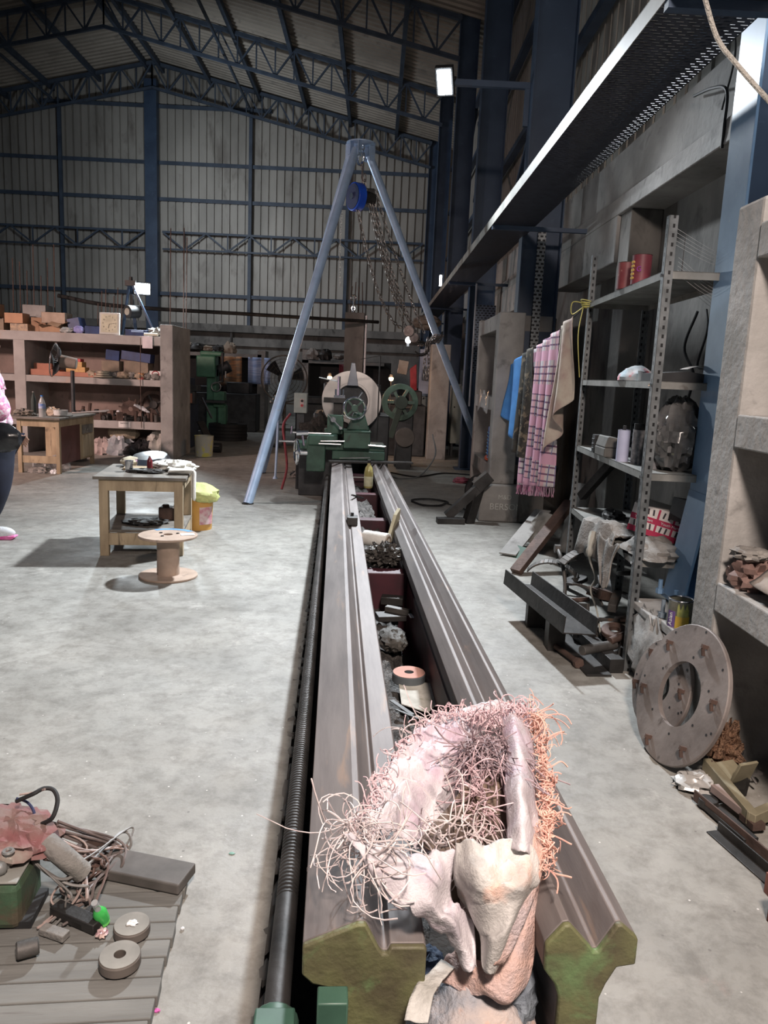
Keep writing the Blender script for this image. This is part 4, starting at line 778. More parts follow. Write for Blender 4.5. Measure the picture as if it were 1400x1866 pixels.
# ------------------------------------------------ scrap under and before the rack
def scrap(nm, mb, mat, label, cat, loc, rot=(0, 0, 0), group=None, **k): return one(nm, mb, mat, label, cat, loc, rot, group, bev=k.pop('bev', .002), **k)
def chan(L, w, h, th): return MB().b2((-w / 2, 0, 0), (w / 2, L, th)).b2((-w / 2, 0, 0), (-w / 2 + th, L, h)).b2((w / 2 - th, 0, 0), (w / 2, L, h))
scrap('steel_channel', chan(1.02, .20, .10, .008), STEELD, 'dark steel channel propped open side up in front of the rack', 'channel', (1.17, 4.02, .20), (0, 4, 9))
one('support_block', MB().b2((-.05, -.05, 0), (.05, .05, .19)), STEELD, 'dark stub block under the near end of the steel channel', 'block', (1.12, 4.35, 0))
one('support_block', MB().b2((-.07, -.03, 0), (.06, .04, .19)), STEELD, 'dark stub block under the far end of the steel channel', 'block', (1.10, 4.75, 0))
one('hex_bolt', MB().cyl((0, 0, 0), (0, .36, 0), .017, n=12).cyl((0, -.03, 0), (0, 0, 0), .030, n=6), RUST, 'long rusty hex bolt lying under the end of the steel channel', 'bolt', (1.18, 4.06, .03), (0, 0, 14))
for k, (p, q, w, h, mt, lb) in enumerate((((1.203, 6.095, 0.020), (1.720, 6.539, 0.546), .10, .05, RUST, 'long brown timber leaning from the floor up to the rack'), ((1.900, 6.862, 0.551), (2.100, 6.453, 1.012), .07, .07, STEELD, 'dark bar leaning behind the rack under the third shelf'), ((1.243, 6.729, 0.020), (1.714, 7.529, 0.300), .16, .015, CONC, 'grey board leaning low beside the brown timber'), ((1.908, 8.691, 0.200), (1.970, 8.300, 0.660), .10, .05, BLACK, 'blackened plank leaning on the wall beside the shawl fringe'))):
    scrap('leaning_board', MB().bar((0, 0, 0), Vector(q) - Vector(p), w, h), mt, lb, 'board', p, group='leaning boards')
one('pale_board', MB().box((0, 0, 0), (.34, .36, .012)), M('dirty_cream_board', (.36, .35, .32), (.24, .23, .21), 8, .8), 'dirty cream board leaning left of the brown timber', 'board', (1.60, 7.1, .20), (0, -50, 20), bev=.002)
one('grey_tube', MB().cyl((0, 0, 0), (.15, .2, .62), .09, n=20), CONC, 'grey rolled tube standing behind the leaning boards', 'tube', (1.82, 6.9, 0))
one('green_wedge', MB().ext([(-.08, 0), (.08, 0), (.05, .08)], -.1, .1), GREEN, 'small green wedge on the floor left of the leaning boards', 'wedge', (1.36, 6.75, 0), (0, 0, 30))
def arc(r, a0, a1, w, h, n=14):
    mb = MB(); P = [(r * math.cos(a0 + (a1 - a0) * k / n), 0, r * math.sin(a0 + (a1 - a0) * k / n)) for k in range(n + 1)]
    for a, b in zip(P, P[1:]): mb.bar(a, b, w, h, up=(0, 1, 0))
    return mb
scrap('leaf_spring', arc(.28, .6, 2.3, .012, .06), SCRAP, 'long bowed leaf spring near the top of the scrap under the rack', 'leaf spring', (1.42, 5.15, .16), (12, 0, 35))
scrap('leaf_spring', arc(.24, .4, 1.6, .014, .07), SCRAP, 'bowed grey iron band standing up in the middle of the scrap', 'leaf spring', (1.28, 4.62, .08), (-10, 0, 20))
scrap('leaf_spring', arc(.2, .5, 2.6, .012, .05).cyl((.17, -.03, .09), (.17, .03, .09), .02, n=12), SCRAP, 'curved brake band with an eye under the far rack post', 'brake band', (1.32, 5.35, .12), (20, 0, -20))
scrap('bracket_arm', MB().tube(curve([(0, 0, 0), (.02, .1, .12), (.0, .18, .26), (.0, .3, .30)], 6), .014, 8).cyl((-.02, .3, .30), (.02, .3, .30), .03, n=14), SCRAP, 'bent lever with round eye poking up behind the channel', 'lever', (1.33, 5.0, .10))
scrap('angle_offcut', MB().b2((0, 0, 0), (.26, .16, .02)).b2((0, 0, 0), (.02, .16, .1)), SCRAP, 'square notched plate lying on the scrap below the rack', 'offcut', (1.32, 4.42, .16), (-14, 8, 22))
scrap('angle_offcut', MB().b2((0, 0, 0), (.05, .22, .05)), SCRAP, 'short square bar laid across the notched plate', 'offcut', (1.46, 4.48, .20), (10, 0, -25))
scrap('steel_slab', MB().ext([(0, 0), (.30, 0), (.36, .08), (.2, .2), (0, .16)], 0, .04, Matrix.Rotation(-PI / 2, 4, 'X')), SCRAP, 'thick five cornered slab at the front of the scrap under the rack', 'slab', (1.26, 4.45, .08), (0, 8, -8))
scrap('steel_beam', MB().b2((0, 0, 0), (.08, 1.2, .08)), STEELD, 'dark square beam lying lengthwise on the floor beside the rack post', 'beam', (1.34, 3.98, .0), (0, 0, 7))
scrap('steel_beam', MB().b2((0, 0, 0), (.14, .9, .012)), STEELD, 'flat dark strip on the floor below the scrap', 'strip', (1.20, 3.92, 0), (0, 0, 5))
scrap('pipe_offcut', MB().cyl((0, 0, 0), (.22, .12, .0), .028, n=16), SCRAP, 'short pipe pointing out of the scrap toward the rack post', 'pipe', (1.20, 4.05, .10))
scrap('pipe_offcut', MB().cyl((0, 0, 0), (.30, .18, .05), .022, n=16), RUST, 'rusty tube sticking out beside the near rack post', 'pipe', (1.38, 4.14, .13))
random.seed(11)
YS = [random.uniform(4.15, 5.75) for _ in range(16)]
for k in range(16):
    x = random.uniform(1.45, 1.85); y = YS[k]; mt = random.choice([SCRAP, STEELD, RUST, STEELD])
    q = random.random(); mb = MB()
    if q < .4: mb.b2((0, 0, 0), (random.uniform(.1, .3), random.uniform(.04, .12), random.uniform(.03, .08)))
    elif q < .7: mb.cyl((0, 0, .03), (random.uniform(.1, .3), .05, .03), random.uniform(.012, .03), n=10)
    else: mb.disc((0, 0, .02), (0, 0, 1), random.uniform(.06, .1), .03, .03, 20)
    sh_ = 'block' if q < .4 else ('round bar' if q < .7 else 'ring')
    one('scrap_piece', mb, mt, '%s %s in the shadowed heap under the rack, %s from its near end' % ('rusty' if mt is RUST else ('grey' if mt is SCRAP else 'black'), sh_, ORD[sorted(YS).index(y)]), 'scrap', (x, y, .01 + .11 * (k % 3)), (random.uniform(-15, 15), random.uniform(-20, 20), random.uniform(0, 180)), 'scrap heap under the rack', bev=.002)
# wheel, steel bars by the block
t = thing('castor', 'black wheel leaning beside the foot of the right tripod leg', 'wheel', (1.32, 9.25, .22)); mk('tyre', MB().tor((0, 0, 0), .15, .06, (-.6, -.8, .1), 28, 10), BLACK, t); mk('wheel_hub', MB().disc((0, 0, 0), (-.6, -.8, .1), .11, .03, .05, 24), DARKM, t)
scrap('steel_block_bar', MB().bar((0, 0, 0), (.42, .0, .42), .13, .09).bar((.30, 0, .34), (.44, 0, .47), .16, .12), STEELD, 'heavy black forging leaning against the chalk marked block', 'forging', (.84, 8.32, .06))
scrap('steel_block_bar', MB().bar((0, 0, 0), (.10, .05, .40), .10, .10), STEELD, 'upright black bar beside the heavy forging', 'bar', (1.07, 8.28, .0))
scrap('steel_flat', MB().b2((-.16, -.06, 0), (.14, .06, .06)), STEELD, 'flat black bar on the floor under the heavy forging', 'bar', (.88, 8.22, 0), (0, 0, 5))
cl = [(.62 + .22 * math.cos(a) * (1 + .15 * math.sin(3 * a)), 9.35 + .28 * math.sin(a) + .012 * a, .012) for a in [k * .3 for k in range(42)]]
one('cable_coil', MB().tube([Vector(p) + Vector((.12, .1, 0)) for p in cl] + [Vector((1.1, 9.2, .012)), Vector((1.2, 8.9, .012))], .007, 5), BLACK, 'loose loop of thin black cable lying on the floor right of the bed', 'cable')
one('floor_cable', MB().tube(curve([(.30, 12.4, .012), (.7, 12.0, .012), (1.2, 12.6, .012), (1.9, 12.4, .012)], 8), .012, 6), BLACK, 'black cable lying on the floor in front of the cream cabinet', 'cable')
one('drop_cable', MB().tube(curve([(.98, 12.9, .62), (1.02, 12.6, .3), (.75, 12.0, .03), (.45, 11.7, .012), (.3, 11.9, .012)], 8), .012, 6), M('grey_cable', (.16, .17, .17)), 'grey cable curving from the round disc down to the floor', 'cable')
one('pink_rag', MB().blob((0, 0, .03), (.24, .2, .09), .35, 3, 3, 20), M('pink_rag', (.35, .08, .12)), 'small pinkish red rag on the floor in front of the cream cabinet', 'rag', (1.35, 11.6, 0))
# scrap in the lower right corner
scrap('iron_bracket', MB().bar((-.02, 0, 0), Vector((1.408, 2.501, 0.050)) - Vector((1.412, 2.858, 0.070)), .035, .05).bar(Vector((1.396, 2.494, 0.050)) - Vector((1.412, 2.858, 0.070)), Vector((1.606, 2.621, 0.050)) - Vector((1.412, 2.858, 0.070)), .035, .05), M('yellowish_bracket', (.27, .24, .16), (.19, .17, .11), 8), 'olive bracket frame among scrap in the lower right corner', 'bracket', (1.412, 2.858, 0.070))
scrap('flat_bracket', MB().b2((0, 0, 0), (.09, .10, .012)).b2((0, 0, 0), (.09, .012, .10)), M('yellowish_bracket', (.3, .3, .2)), 'small olive angle cleat with a hole, below the big round plate', 'bracket', (1.44, 2.74, .05), (20, 0, 20))
scrap('angle_iron', MB().b2((0, 0, 0), (.04, .62, .006)).b2((0, 0, 0), (.006, .62, .045)), RUST, 'brown angle iron lying by the right edge of the floor', 'angle iron', (1.42, 2.08, .01), (0, 0, 14))
scrap('angle_iron', MB().b2((0, 0, 0), (.05, .50, .006)).b2((.044, 0, 0), (.05, .50, .04)), STEELD, 'dark angle iron nearest the bright floor at the right edge', 'angle iron', (1.36, 2.0, .0), (0, 0, 14))
scrap('steel_link', MB().b2((0, 0, 0), (.06, .24, .02)).cyl((.03, .24, 0), (.03, .24, .03), .035, n=16), STEELD, 'dark link plate lying on the brown angle iron', 'link', (1.33, 2.40, .012), (0, 0, 12))
scrap('flat_strip', MB().b2((0, 0, 0), (.05, .22, .03)), M('pinkish_bar', (.33, .26, .24), (.25, .19, .17)), 'pinkish grey flat bar beside the dark link plate', 'bar', (1.40, 2.50, .03), (0, 0, 14))
scrap('red_box_section', MB().b2((0, 0, 0), (.34, .02, .13)).b2((0, 0, 0), (.02, .24, .13)).b2((0, .22, 0), (.34, .24, .13)).b2((0, 0, .125), (.34, .24, .13)), M('rust_red_primer', (.20, .08, .06), (.12, .05, .04), 7), 'rust red open steel box at the right edge of the frame', 'box', (1.27, 1.80, 0), (0, 0, 10))
scrap('red_box_section', MB().b2((0, 0, 0), (.34, .10, .07)), M('rust_red_primer', (.20, .08, .06)), 'rust red bar just behind the open steel box', 'bar', (1.30, 2.07, .0), (0, 0, 8))
one('white_hose', MB().tor((0, 0, 0), .08, .014, (.4, -.6, .6), 28, 8), M('cream_hose', (.50, .48, .38)), 'cream coloured plastic hoop at the right edge among scrap', 'hoop', (1.50, 2.22, .09))
random.seed(5)
for k in range(46):
    x = random.uniform(1.40, 1.85); y = random.uniform(1.9, 2.95); mb = MB(); q = random.random()
    if q < .5: mb.b2((0, 0, 0), (random.uniform(.03, .12), random.uniform(.01, .05), random.uniform(.004, .03)))
    elif q < .8: mb.tube(curve([(0, 0, 0), (.03, .02, .02), (.06, -.01, .01), (.10, .01, .0)], 4), random.uniform(.002, .008), 5)
    else: mb.disc((0, 0, .01), (random.uniform(-.4, .4), .2, 1), random.uniform(.015, .04), .008, .01, 16)
    one('scrap_bit', mb, random.choice([SCRAP, STEELD, BRIGHT, RUST, SCRAP]), 'small loose metal scrap on the floor below the near concrete shelf', 'scrap', (x, y, .005 + .02 * (k % 3)), (random.uniform(-20, 20), random.uniform(-20, 20), random.uniform(0, 180)), 'scrap bits under the near shelf')
one('brass_swarf', MB().blob((0, 0, 0), (.12, .10, .20), .5, 3, 8, 34), M('brass_turnings', (.36, .22, .14), (.2, .12, .08), 40, .4, .7, bump=1, bs=90), 'coppery clump of turnings between the big plate and the near upright', 'turnings', (1.48, 2.92, .10), kind='stuff')
one('clear_bag', MB().blob((0, 0, .0), (.22, .16, .07), .35, 13, 3, 28, flat=0, ridge=True), M('dirty_film', (.48, .47, .45), (.36, .35, .33), 10, .3), 'whitish crumpled plastic film on the floor under the big round plate', 'plastic film', (1.36, 2.80, .01))

# ================================================================ LEFT SIDE: concrete shelves
LS = thing('concrete_shelf', 'long concrete shelf unit on the left carrying boxes, clock and metal parts', 'shelf', (-9.0, 13.2, 0))
SHC = M('shelf_concrete', (.40, .375, .36), (.30, .28, .265), 2, .85, bump=.25, bs=16, c3=(.42, .30, .24), s3=1.3, t3=(.6, .72))
for z0, z1 in ((1.88, 2.03), (1.20, 1.31), (.47, .60)): mk('shelf_board', MB().b2((0, 0, z0), (5.43, .9, z1)), SHC, LS, bev=.006)
mk('upright', MB().b2((2.92, -.01, 0), (3.11, .9, 1.88)), SHC, LS, bev=.006); mk('upright', MB().b2((.4, -.01, 0), (.6, .9, 1.88)), SHC, LS, bev=.006)
mk('end_pillar', MB().b2((5.43, -.25, 0), (5.64, .95, 2.22)), CONC, LS, bev=.01)
mk('back_panel', MB().b2((0, .9, 0), (5.43, .96, 1.88)), PLASTER, LS)
def carton(loc, d, rz, label, mt=CARD, flaps=0, group=None, rx=0):
    t = thing('carton', label, 'carton', loc, rz, group); x, y, z = d; t.rotation_euler.x = R(rx)
    mb = MB(); mb.b2((-x / 2, -y / 2, 0), (x / 2, y / 2, .004))
    for a, b in (((-x / 2, -y / 2, 0), (x / 2, -y / 2 + .004, z)), ((-x / 2, y / 2 - .004, 0), (x / 2, y / 2, z)), ((-x / 2, -y / 2, 0), (-x / 2 + .004, y / 2, z)), ((x / 2 - .004, -y / 2, 0), (x / 2, y / 2, z))): mb.b2(a, b)
    if not flaps: mb.b2((-x / 2, -y / 2, z - .003), (x / 2, y / 2, z)); mk('carton_body', mb, mt, t); mk('tape', MB().b2((-x / 2 - .001, -.03, z), (x / 2 + .001, .03, z + .0015)), CARDG, t)
    else:
        mk('carton_body', mb, mt, t)
        for s in (-1, 1):
            mk('flap', MB().box((s * x * .30, -y / 2 - .06, z + .01), (x * .48, .16, .004), (15 + 6 * s, 14 * s, 0)), mt, t)
            mk('flap', MB().box((s * (x / 2 + .05), 0, z + .03), (.14, y * .9, .004), (0, -25 * s, 0)), mt, t)
    return t
Y0 = 13.42
carton((-6.10, Y0, 2.15), (.31, .26, .17), 0, 'orange brown carton atop two small boxes at the left of the top shelf', M('orange_card', (.47, .26, .15), (.40, .22, .13)))
carton((-6.02, Y0 - .02, 2.03), (.30, .2, .12), 0, 'small printed beige box beneath the orange brown carton', M('printed_beige', (.50, .36, .24), (.25, .20, .16), 22))
carton((-5.78, Y0 + .15, 2.03), (.24, .24, .24), 12, 'brown carton standing behind the orange brown one', CARD)
carton((-6.55, Y0, 2.24), (.35, .3, .22), 0, 'brown carton at the very left edge of the frame on the top shelf', CARD)
carton((-6.5, Y0 + .1, 2.03), (.35, .3, .20), 5, 'dark dusty carton under the brown one at the left edge', CARDG)
t = carton((-5.92, Y0 + .4, 2.27), (.40, .30, .22), 0, 'grey block shaped box at the back of the top shelf', CONC)
one('box_riser', MB().b2((-.2, -.15, 0), (.2, .15, .235)), CARDG, 'dusty box supporting the grey block at the back', 'box', (-5.92, Y0 + .4, 2.032))
carton((-5.50, Y0, 2.03), (.36, .28, .12), 0, 'open carton with splayed flaps under the worn brown carton', CARD, 1)
carton((-5.46, Y0 + .08, 2.18), (.40, .3, .18), -2, 'worn brown carton resting on the open one', M('worn_card', (.42, .32, .245), (.32, .24, .18)))
one('blue_file', MB().box((0, 0, .12), (.20, .3, .26), (0, -12, 0)), BLUEB, 'tall navy box file right of the worn brown carton', 'box file', (-5.12, Y0 + .08, 2.03), bev=.003)
one('blue_carton', MB().b2((-.12, -.1, 0), (.13, .1, .13)), BLUEB, 'square blue box on the top shelf left of the clock', 'box', (-4.82, Y0, 2.03), (0, 0, 10), bev=.003)
one('purple_packet', MB().blob((0, 0, .06), (.18, .12, .13), .15, 2, 3, 18), M('lilac_print', (.35, .33, .60), (.2, .2, .45), 14), 'lilac packet left of the square blue box', 'packet', (-5.02, Y0 - .12, 2.03))
one('clear_wrap', MB().blob((0, 0, .04), (.22, .12, .10), .3, 5, 3, 22), M('grey_wrap', (.42, .43, .42)), 'small grey plastic wrap left of the lilac packet', 'wrap', (-5.22, Y0 - .14, 2.03))
# clock
t = thing('wall_clock', 'square cream clock leaning on the top shelf under the floodlight', 'clock', (-4.50, 13.26, 2.035)); t.rotation_euler = (R(-6), 0, R(3))
mk('case', MB().b2((-.165, 0, 0), (.165, .05, .36)), M('clock_case', (.55, .55, .52), (.5, .5, .46)), t, bev=.006); mk('dial', MB().b2((-.135, -.004, .03), (.135, .0, .33)), M('clock_dial', (.60, .57, .43)), t)
mk('hands', MB().bar((0, -.006, .17), (.09, -.006, .185), .008, .003).bar((0, -.006, .17), (-.015, -.006, .10), .010, .003), BLACK, t)
for k in range(12):
    a = k * PI / 6; txt('numeral', str(12 if k == 0 else k), .034, STEELD, t, (math.sin(a) * .105, -.005, .18 + math.cos(a) * .118), (90, 0, 0))
# small tripod and motor behind the clock
t = thing('small_hoist', 'small blue tripod hoist with a motor on the concrete shelf', 'hoist', (-4.30, 13.72, 2.04))
for a, b in (((.0, 0, .86), (-.10, -.1, 0)), ((.06, 0, .86), (.46, .0, 0)), ((.02, .03, .86), (.02, .30, 0))): mk('leg', MB().bar(a, b, .05, .03), BLUE, t)
mk('head', MB().b2((-.06, -.05, .84), (.12, .06, .93)).cyl((.03, 0, .93), (.03, 0, .99), .03, n=12), STEELD, t); mk('motor', MB().cyl((.0, -.12, .40), (.12, .06, .42), .11, n=20).cyl((.05, -.0, .7), (.05, 0, .5), .03), BLACK, t); mk('motor_cap', MB().cyl((-.006, -.13, .40), (.0, -.12, .40), .06, n=18), M('tan_cap', (.38, .34, .28)), t)
one('blue_book_box', MB().box((0, 0, .05), (.36, .22, .10)), BLUEB, 'flat navy box with pale stripe right of the clock', 'box', (-4.06, Y0 - .05, 2.03), (0, 0, 6), bev=.003)
one('pale_label_strip', MB().box((0, 0, 0), (.20, .004, .03)), M('ice_blue', (.35, .5, .75)), 'pale blue strip stuck on the front of the flat navy box', 'label', (-4.03, Y0 - .165, 2.105), (0, 0, 6))
one('tool_jumble', MB().blob((0, 0, .07), (.30, .22, .16), .4, 8, 4, 26, flat=.07), GREYCLOTH, 'heap of dusty tools at the right end of the top shelf', 'tools', (-3.74, Y0, 2.03))
one('pale_rod', MB().cyl((-.13, 0, .03), (.10, -.02, .03), .025, n=12), M('cream_rod', (.55, .52, .42)), 'cream rod at the right end of the top shelf edge', 'rod', (-3.78, 13.24, 2.03))
one('hanging_packet', MB().b2((-.085, -.008, -.20), (.085, .0, .0)), M('pinkish_paper', (.70, .62, .64)), 'white tagged paper packet hanging off the top shelf edge', 'packet', (-3.84, 13.18, 2.03), bev=.002)
one('hanging_string', MB().tube([(0, 0, 0), (-.01, 0, -.7), (.0, 0, -1.5)], .006, 5), RUST, 'thin string hanging down the shelves from the white packet', 'string', (-3.95, 13.16, 2.0))
t = one('notice', MB().b2((-.10, -.004, -.05), (.10, 0, .05)), PAPER, 'white paper notice stuck on the edge of the lowest shelf', 'notice', (-4.25, 13.196, .545)); txt('print', 'HANDLE', .035, BLACK, t, (0, -.005, .02), (90, 0, 0))
# middle shelf contents
ZM = 1.312
for k, (x, w, h, mt, lb) in enumerate(((-5.62, .50, .10, M('terracotta_box', (.40, .17, .11), (.33, .14, .09)), 'long terracotta box at the bottom of the middle shelf stack'), (-5.70, .30, .20, M('terracotta_box', (.4, .17, .11)), 'short terracotta box standing behind the fan'))):
    one('parts_box', MB().b2((-w / 2, -.12, 0), (w / 2, .12, h)), mt, lb, 'box', (x, Y0 + .12 * k, ZM), bev=.003)
one('parts_box', MB().b2((-.45, -.11, 0), (.45, .11, .075)), M('terracotta_box', (.4, .17, .11)), 'very long red brown box lying along the middle shelf', 'box', (-5.0, Y0 - .08, ZM), bev=.003)
one('parts_box', MB().b2((-.16, -.1, 0), (.16, .1, .085)), M('yellow_print_box', (.58, .36, .14), (.48, .26, .1), 30), 'yellow orange box, lower of two on the long red box', 'box', (-5.08, Y0 - .06, ZM + .076), bev=.003)
one('parts_box', MB().b2((-.15, -.1, 0), (.13, .1, .085)), M('yellow_print_box', (.58, .36, .14)), 'yellow orange box, upper of two on the long red box', 'box', (-5.10, Y0 - .06, ZM + .162), bev=.003)
one('parts_box', MB().b2((-.12, -.08, 0), (.12, .08, .05)), REDP, 'flat bright red box on top of the yellow orange boxes', 'box', (-5.12, Y0 - .06, ZM + .248), bev=.003)
one('blue_carton', MB().b2((-.11, -.08, 0), (.11, .08, .17)), BLUEB, 'upright blue printed box on a disc, middle shelf', 'box', (-4.52, Y0 + .05, ZM + .30), (0, 5, 10), bev=.003)
one('blue_carton', MB().b2((-.26, -.12, 0), (.24, .14, .15)), BLUEB, 'wide navy carton sloping on rolls, middle shelf', 'box', (-4.12, Y0 + .15, ZM + .30), (0, 6, 0), bev=.004)
one('parts_box', MB().b2((-.2, -.15, 0), (.2, .15, .30)), CARDG, 'dull brown carton below the wide navy carton', 'box', (-4.12, Y0 + .2, ZM), bev=.003)
one('parts_box', MB().b2((-.16, -.14, 0), (.14, .1, .29)), CARDG, 'dull brown carton below the upright blue box', 'box', (-4.53, Y0 + .12, ZM), bev=.003)
random.seed(7)
for k in range(9):
    x = -4.82 + k * .135; r = random.uniform(.08, .13)
    one('cloth_roll', MB().blob((0, 0, .055), (r * 2, r * 1.7, .12), .2, k, 2.5, 20), random.choice([GREYCLOTH, M('tan_roll', (.42, .33, .24)), STEELD, GREYCLOTH]), 'dusty rolled pad on the middle shelf, %s roll from the left' % ORD[k], 'roll', (x, Y0 - .13 + .03 * (k % 2), ZM), (0, 0, k * 20), 'rolls on the middle shelf')
one('disc_stack', MB().disc((0, 0, .015), (0, 0, 1), .17, .05, .025).disc((0, 0, .05), (0, 0, 1), .13, .04, .03).disc((0, 0, .09), (0, 0, 1), .11, .03, .04), M('cream_disc', (.50, .44, .34), (.4, .33, .25)), 'stack of cream discs on the middle shelf', 'discs', (-4.62, 13.30, ZM + .005))
can('small_tin', (-3.98, 13.26, ZM), .05, .11, M('red_gold_tin', (.5, .1, .12), (.5, .35, .12), 16), 'small red and gold tin at the right of the middle shelf', 'tin')
t = thing('printed_box', 'white box with a dark red ring logo at the right of the middle shelf', 'box', (-3.74, 13.28, ZM)); mk('box_body', MB().b2((-.1, 0, 0), (.1, .12, .15)), PAPER, t, bev=.003); mk('ring_logo', MB().disc((0, -.002, .09), (0, 1, 0), .066, .052, .003, 28).bar((-.06, -.002, .02), (-.03, -.002, .05), .016, .003).bar((.06, -.002, .02), (.03, -.002, .05), .016, .003), M('dark_red_ink', (.30, .02, .03)), t)
# lower shelf contents: gears, flywheel, bolts
ZB = .602
def gear(r, ri, th, n, h=.025):
    mb = MB().disc((0, 0, 0), (0, 1, 0), r, ri, th, 40)
    for k in range(n):
        a = 2 * PI * k / n; d = Vector((math.cos(a), 0, math.sin(a))); mb.bar(d * (r - .005), d * (r + h), th, r * 1.6 / n, up=d.cross(Vector((0, 1, 0))))
    return mb
one('sprocket', gear(.15, .04, .03, 10, .05), RUST, 'dark brown sprocket with big teeth on the lower shelf', 'sprocket', (-4.24, 13.5, ZB + .19), (0, 12, 8))
t = thing('flywheel', 'big dark flywheel leaning at the right end of the lower shelf', 'flywheel', (-3.88, 13.66, ZB + .27)); t.rotation_euler = (R(-8), 0, R(5)); mk('flywheel_rim', MB().disc((0, 0, 0), (0, 1, 0), .26, .19, .08, 40), RUST, t)
mk('hub', MB().cyl((0, -.06, 0), (0, .06, 0), .07, n=20), STEELD, t)
for k in range(4): mk('spoke', MB().bar((0, 0, 0), (math.cos(k * PI / 2 + .5) * .20, 0, math.sin(k * PI / 2 + .5) * .20), .06, .03), STEELD, t)
t = thing('light_bulb', 'white bulb lying in front of the sprocket on the lower shelf', 'bulb', (-4.40, 13.35, ZB + .11)); mk('glass', MB().rev([(0, -.06), (.03, -.05), (.045, 0), (.03, .045), (.02, .06), (0, .06)], 18), WHITEP, t, rot=(15, 0, 0)); mk('screw_base', MB().cyl((0, 0, -.09), (0, 0, -.05), .018, n=12), BRIGHT, t)
one('light_tool', MB().blob((0, 0, 0), (.28, .08, .06), .3, 4, 3, 20), WHITEP, 'pale plastic piece slanting above parts right of the sprocket', 'plastic piece', (-4.02, 13.4, ZB + .22), (0, 25, 0))
random.seed(8)
for k in range(34):
    x = -5.15 + (k % 17) * .088 + random.uniform(-.02, .02); y = 13.30 + .16 * (k // 17) + random.uniform(-.03, .03); q = random.random(); mb = MB()
    if q < .3: mb.cyl((0, 0, 0), (0, 0, random.uniform(.08, .2)), random.uniform(.025, .045), n=12)
    elif q < .6: mb.cyl((-.06, 0, .04), (.06, .02, .04), random.uniform(.03, .045), n=12).cyl((.06, .02, .04), (.09, .02, .04), .055, n=6)
    elif q < .8: mb.disc((0, 0, .05), (.2, -1, .1), random.uniform(.05, .08), .02, .04, 20)
    else: mb.b2((-.05, -.04, 0), (.05, .04, random.uniform(.05, .16)))
    sh_ = 'upright peg' if q < .3 else ('pipe fitting with nut' if q < .6 else ('small ring' if q < .8 else 'squat block'))
    one('machine_part', mb, random.choice([STEELD, RUST, STEELD, SCRAP]), 'dark %s, lower concrete shelf, %s from the left in the %s row' % (sh_, ORD[k % 17], 'back' if k > 16 else 'front'), 'machine part', (x, y, ZB), (0, 0, random.uniform(0, 90)), 'machine parts on the lower shelf', bev=.003)
for x, h, lb in ((-5.12, .20, 'left'), (-5.0, .26, 'right')): one('upright_pin', MB().cyl((0, 0, 0), (.03, 0, h), .028, n=10), RUST, 'rusty pin standing up at the left of the lower shelf, %s one' % lb, 'pin', (x, 13.6, ZB))
# bottom of shelf: bags
def bag(x, y, d, mt, label, seed, amp=.3, cat='bag', z=0): return one('plastic_bag', MB().blob((0, 0, 0), d, amp, seed, 2.8, 30, flat=0, ridge=True), mt, label, cat, (x, y, z))
bag(-4.42, 13.5, (.60, .45, .62), M('silver_film', (.42, .44, .46), (.25, .26, .28), 6, .25), 'silvery plastic bag under the lowest shelf', 1)
bag(-4.72, 13.45, (.40, .4, .50), M('pale_pink_bag', (.50, .40, .38)), 'pale pink bag under the lowest shelf next to the desk', 2)
bag(-4.02, 13.4, (.56, .5, .50), BLACKP, 'glossy black plastic bag beneath the notice', 3)
bag(-3.72, 13.5, (.5, .5, .85), M('grey_crumple', (.45, .44, .40), (.3, .29, .27), 8, .5), 'grey white crumpled wrapping at the right under the shelves', 4)
one('straw_bundle', MB().blob((0, 0, 0), (.55, .35, .30), .12, 6, 2, 24), M('striped_straw', (.42, .34, .25), (.22, .20, .15), 9, .85, st=(8, 1, 8)), 'striped straw coloured bundle on top of the silvery bag', 'bundle', (-4.40, 13.6, .36))
# rebars rising from the shelf
random.seed(9)
for k, (x, y, h) in enumerate([(-6.4 + .12 * i, 13.95, 1.3 + random.uniform(-.3, .3)) for i in range(7)] + [(-4.95 + .07 * i, 13.98, .75 + random.uniform(-.2, .25)) for i in range(7)] + [(-3.52, 13.4, 1.6), (-3.42, 13.9, 1.7), (-3.30, 13.6, 1.5)]):
    one('rebar', MB().cyl((0, 0, 0), (.02, 0, h), .009, n=6), RUST, 'thin bare reinforcing bar, %s' % ('%s from the left behind the cartons' % ORD[k] if k < 7 else ('%s from the left behind the clock' % ORD[k - 7] if k < 14 else 'rising %s on the end pillar' % ('in front', 'at the back', 'midway')[k - 14])), 'rebar', (x, y, 2.0 if x < -3.6 else 2.2), (0, 0, 0), 'reinforcing bars')
one('long_pipe', MB().tube(curve([(-5.8, 14.4, 2.72), (-4.8, 14.6, 2.60), (-2.5, 15.5, 2.62), (0, 17, 2.68)], 8), .035, 8), STEELD, 'long dark sagging pipe running behind the shelves and tripod', 'pipe')
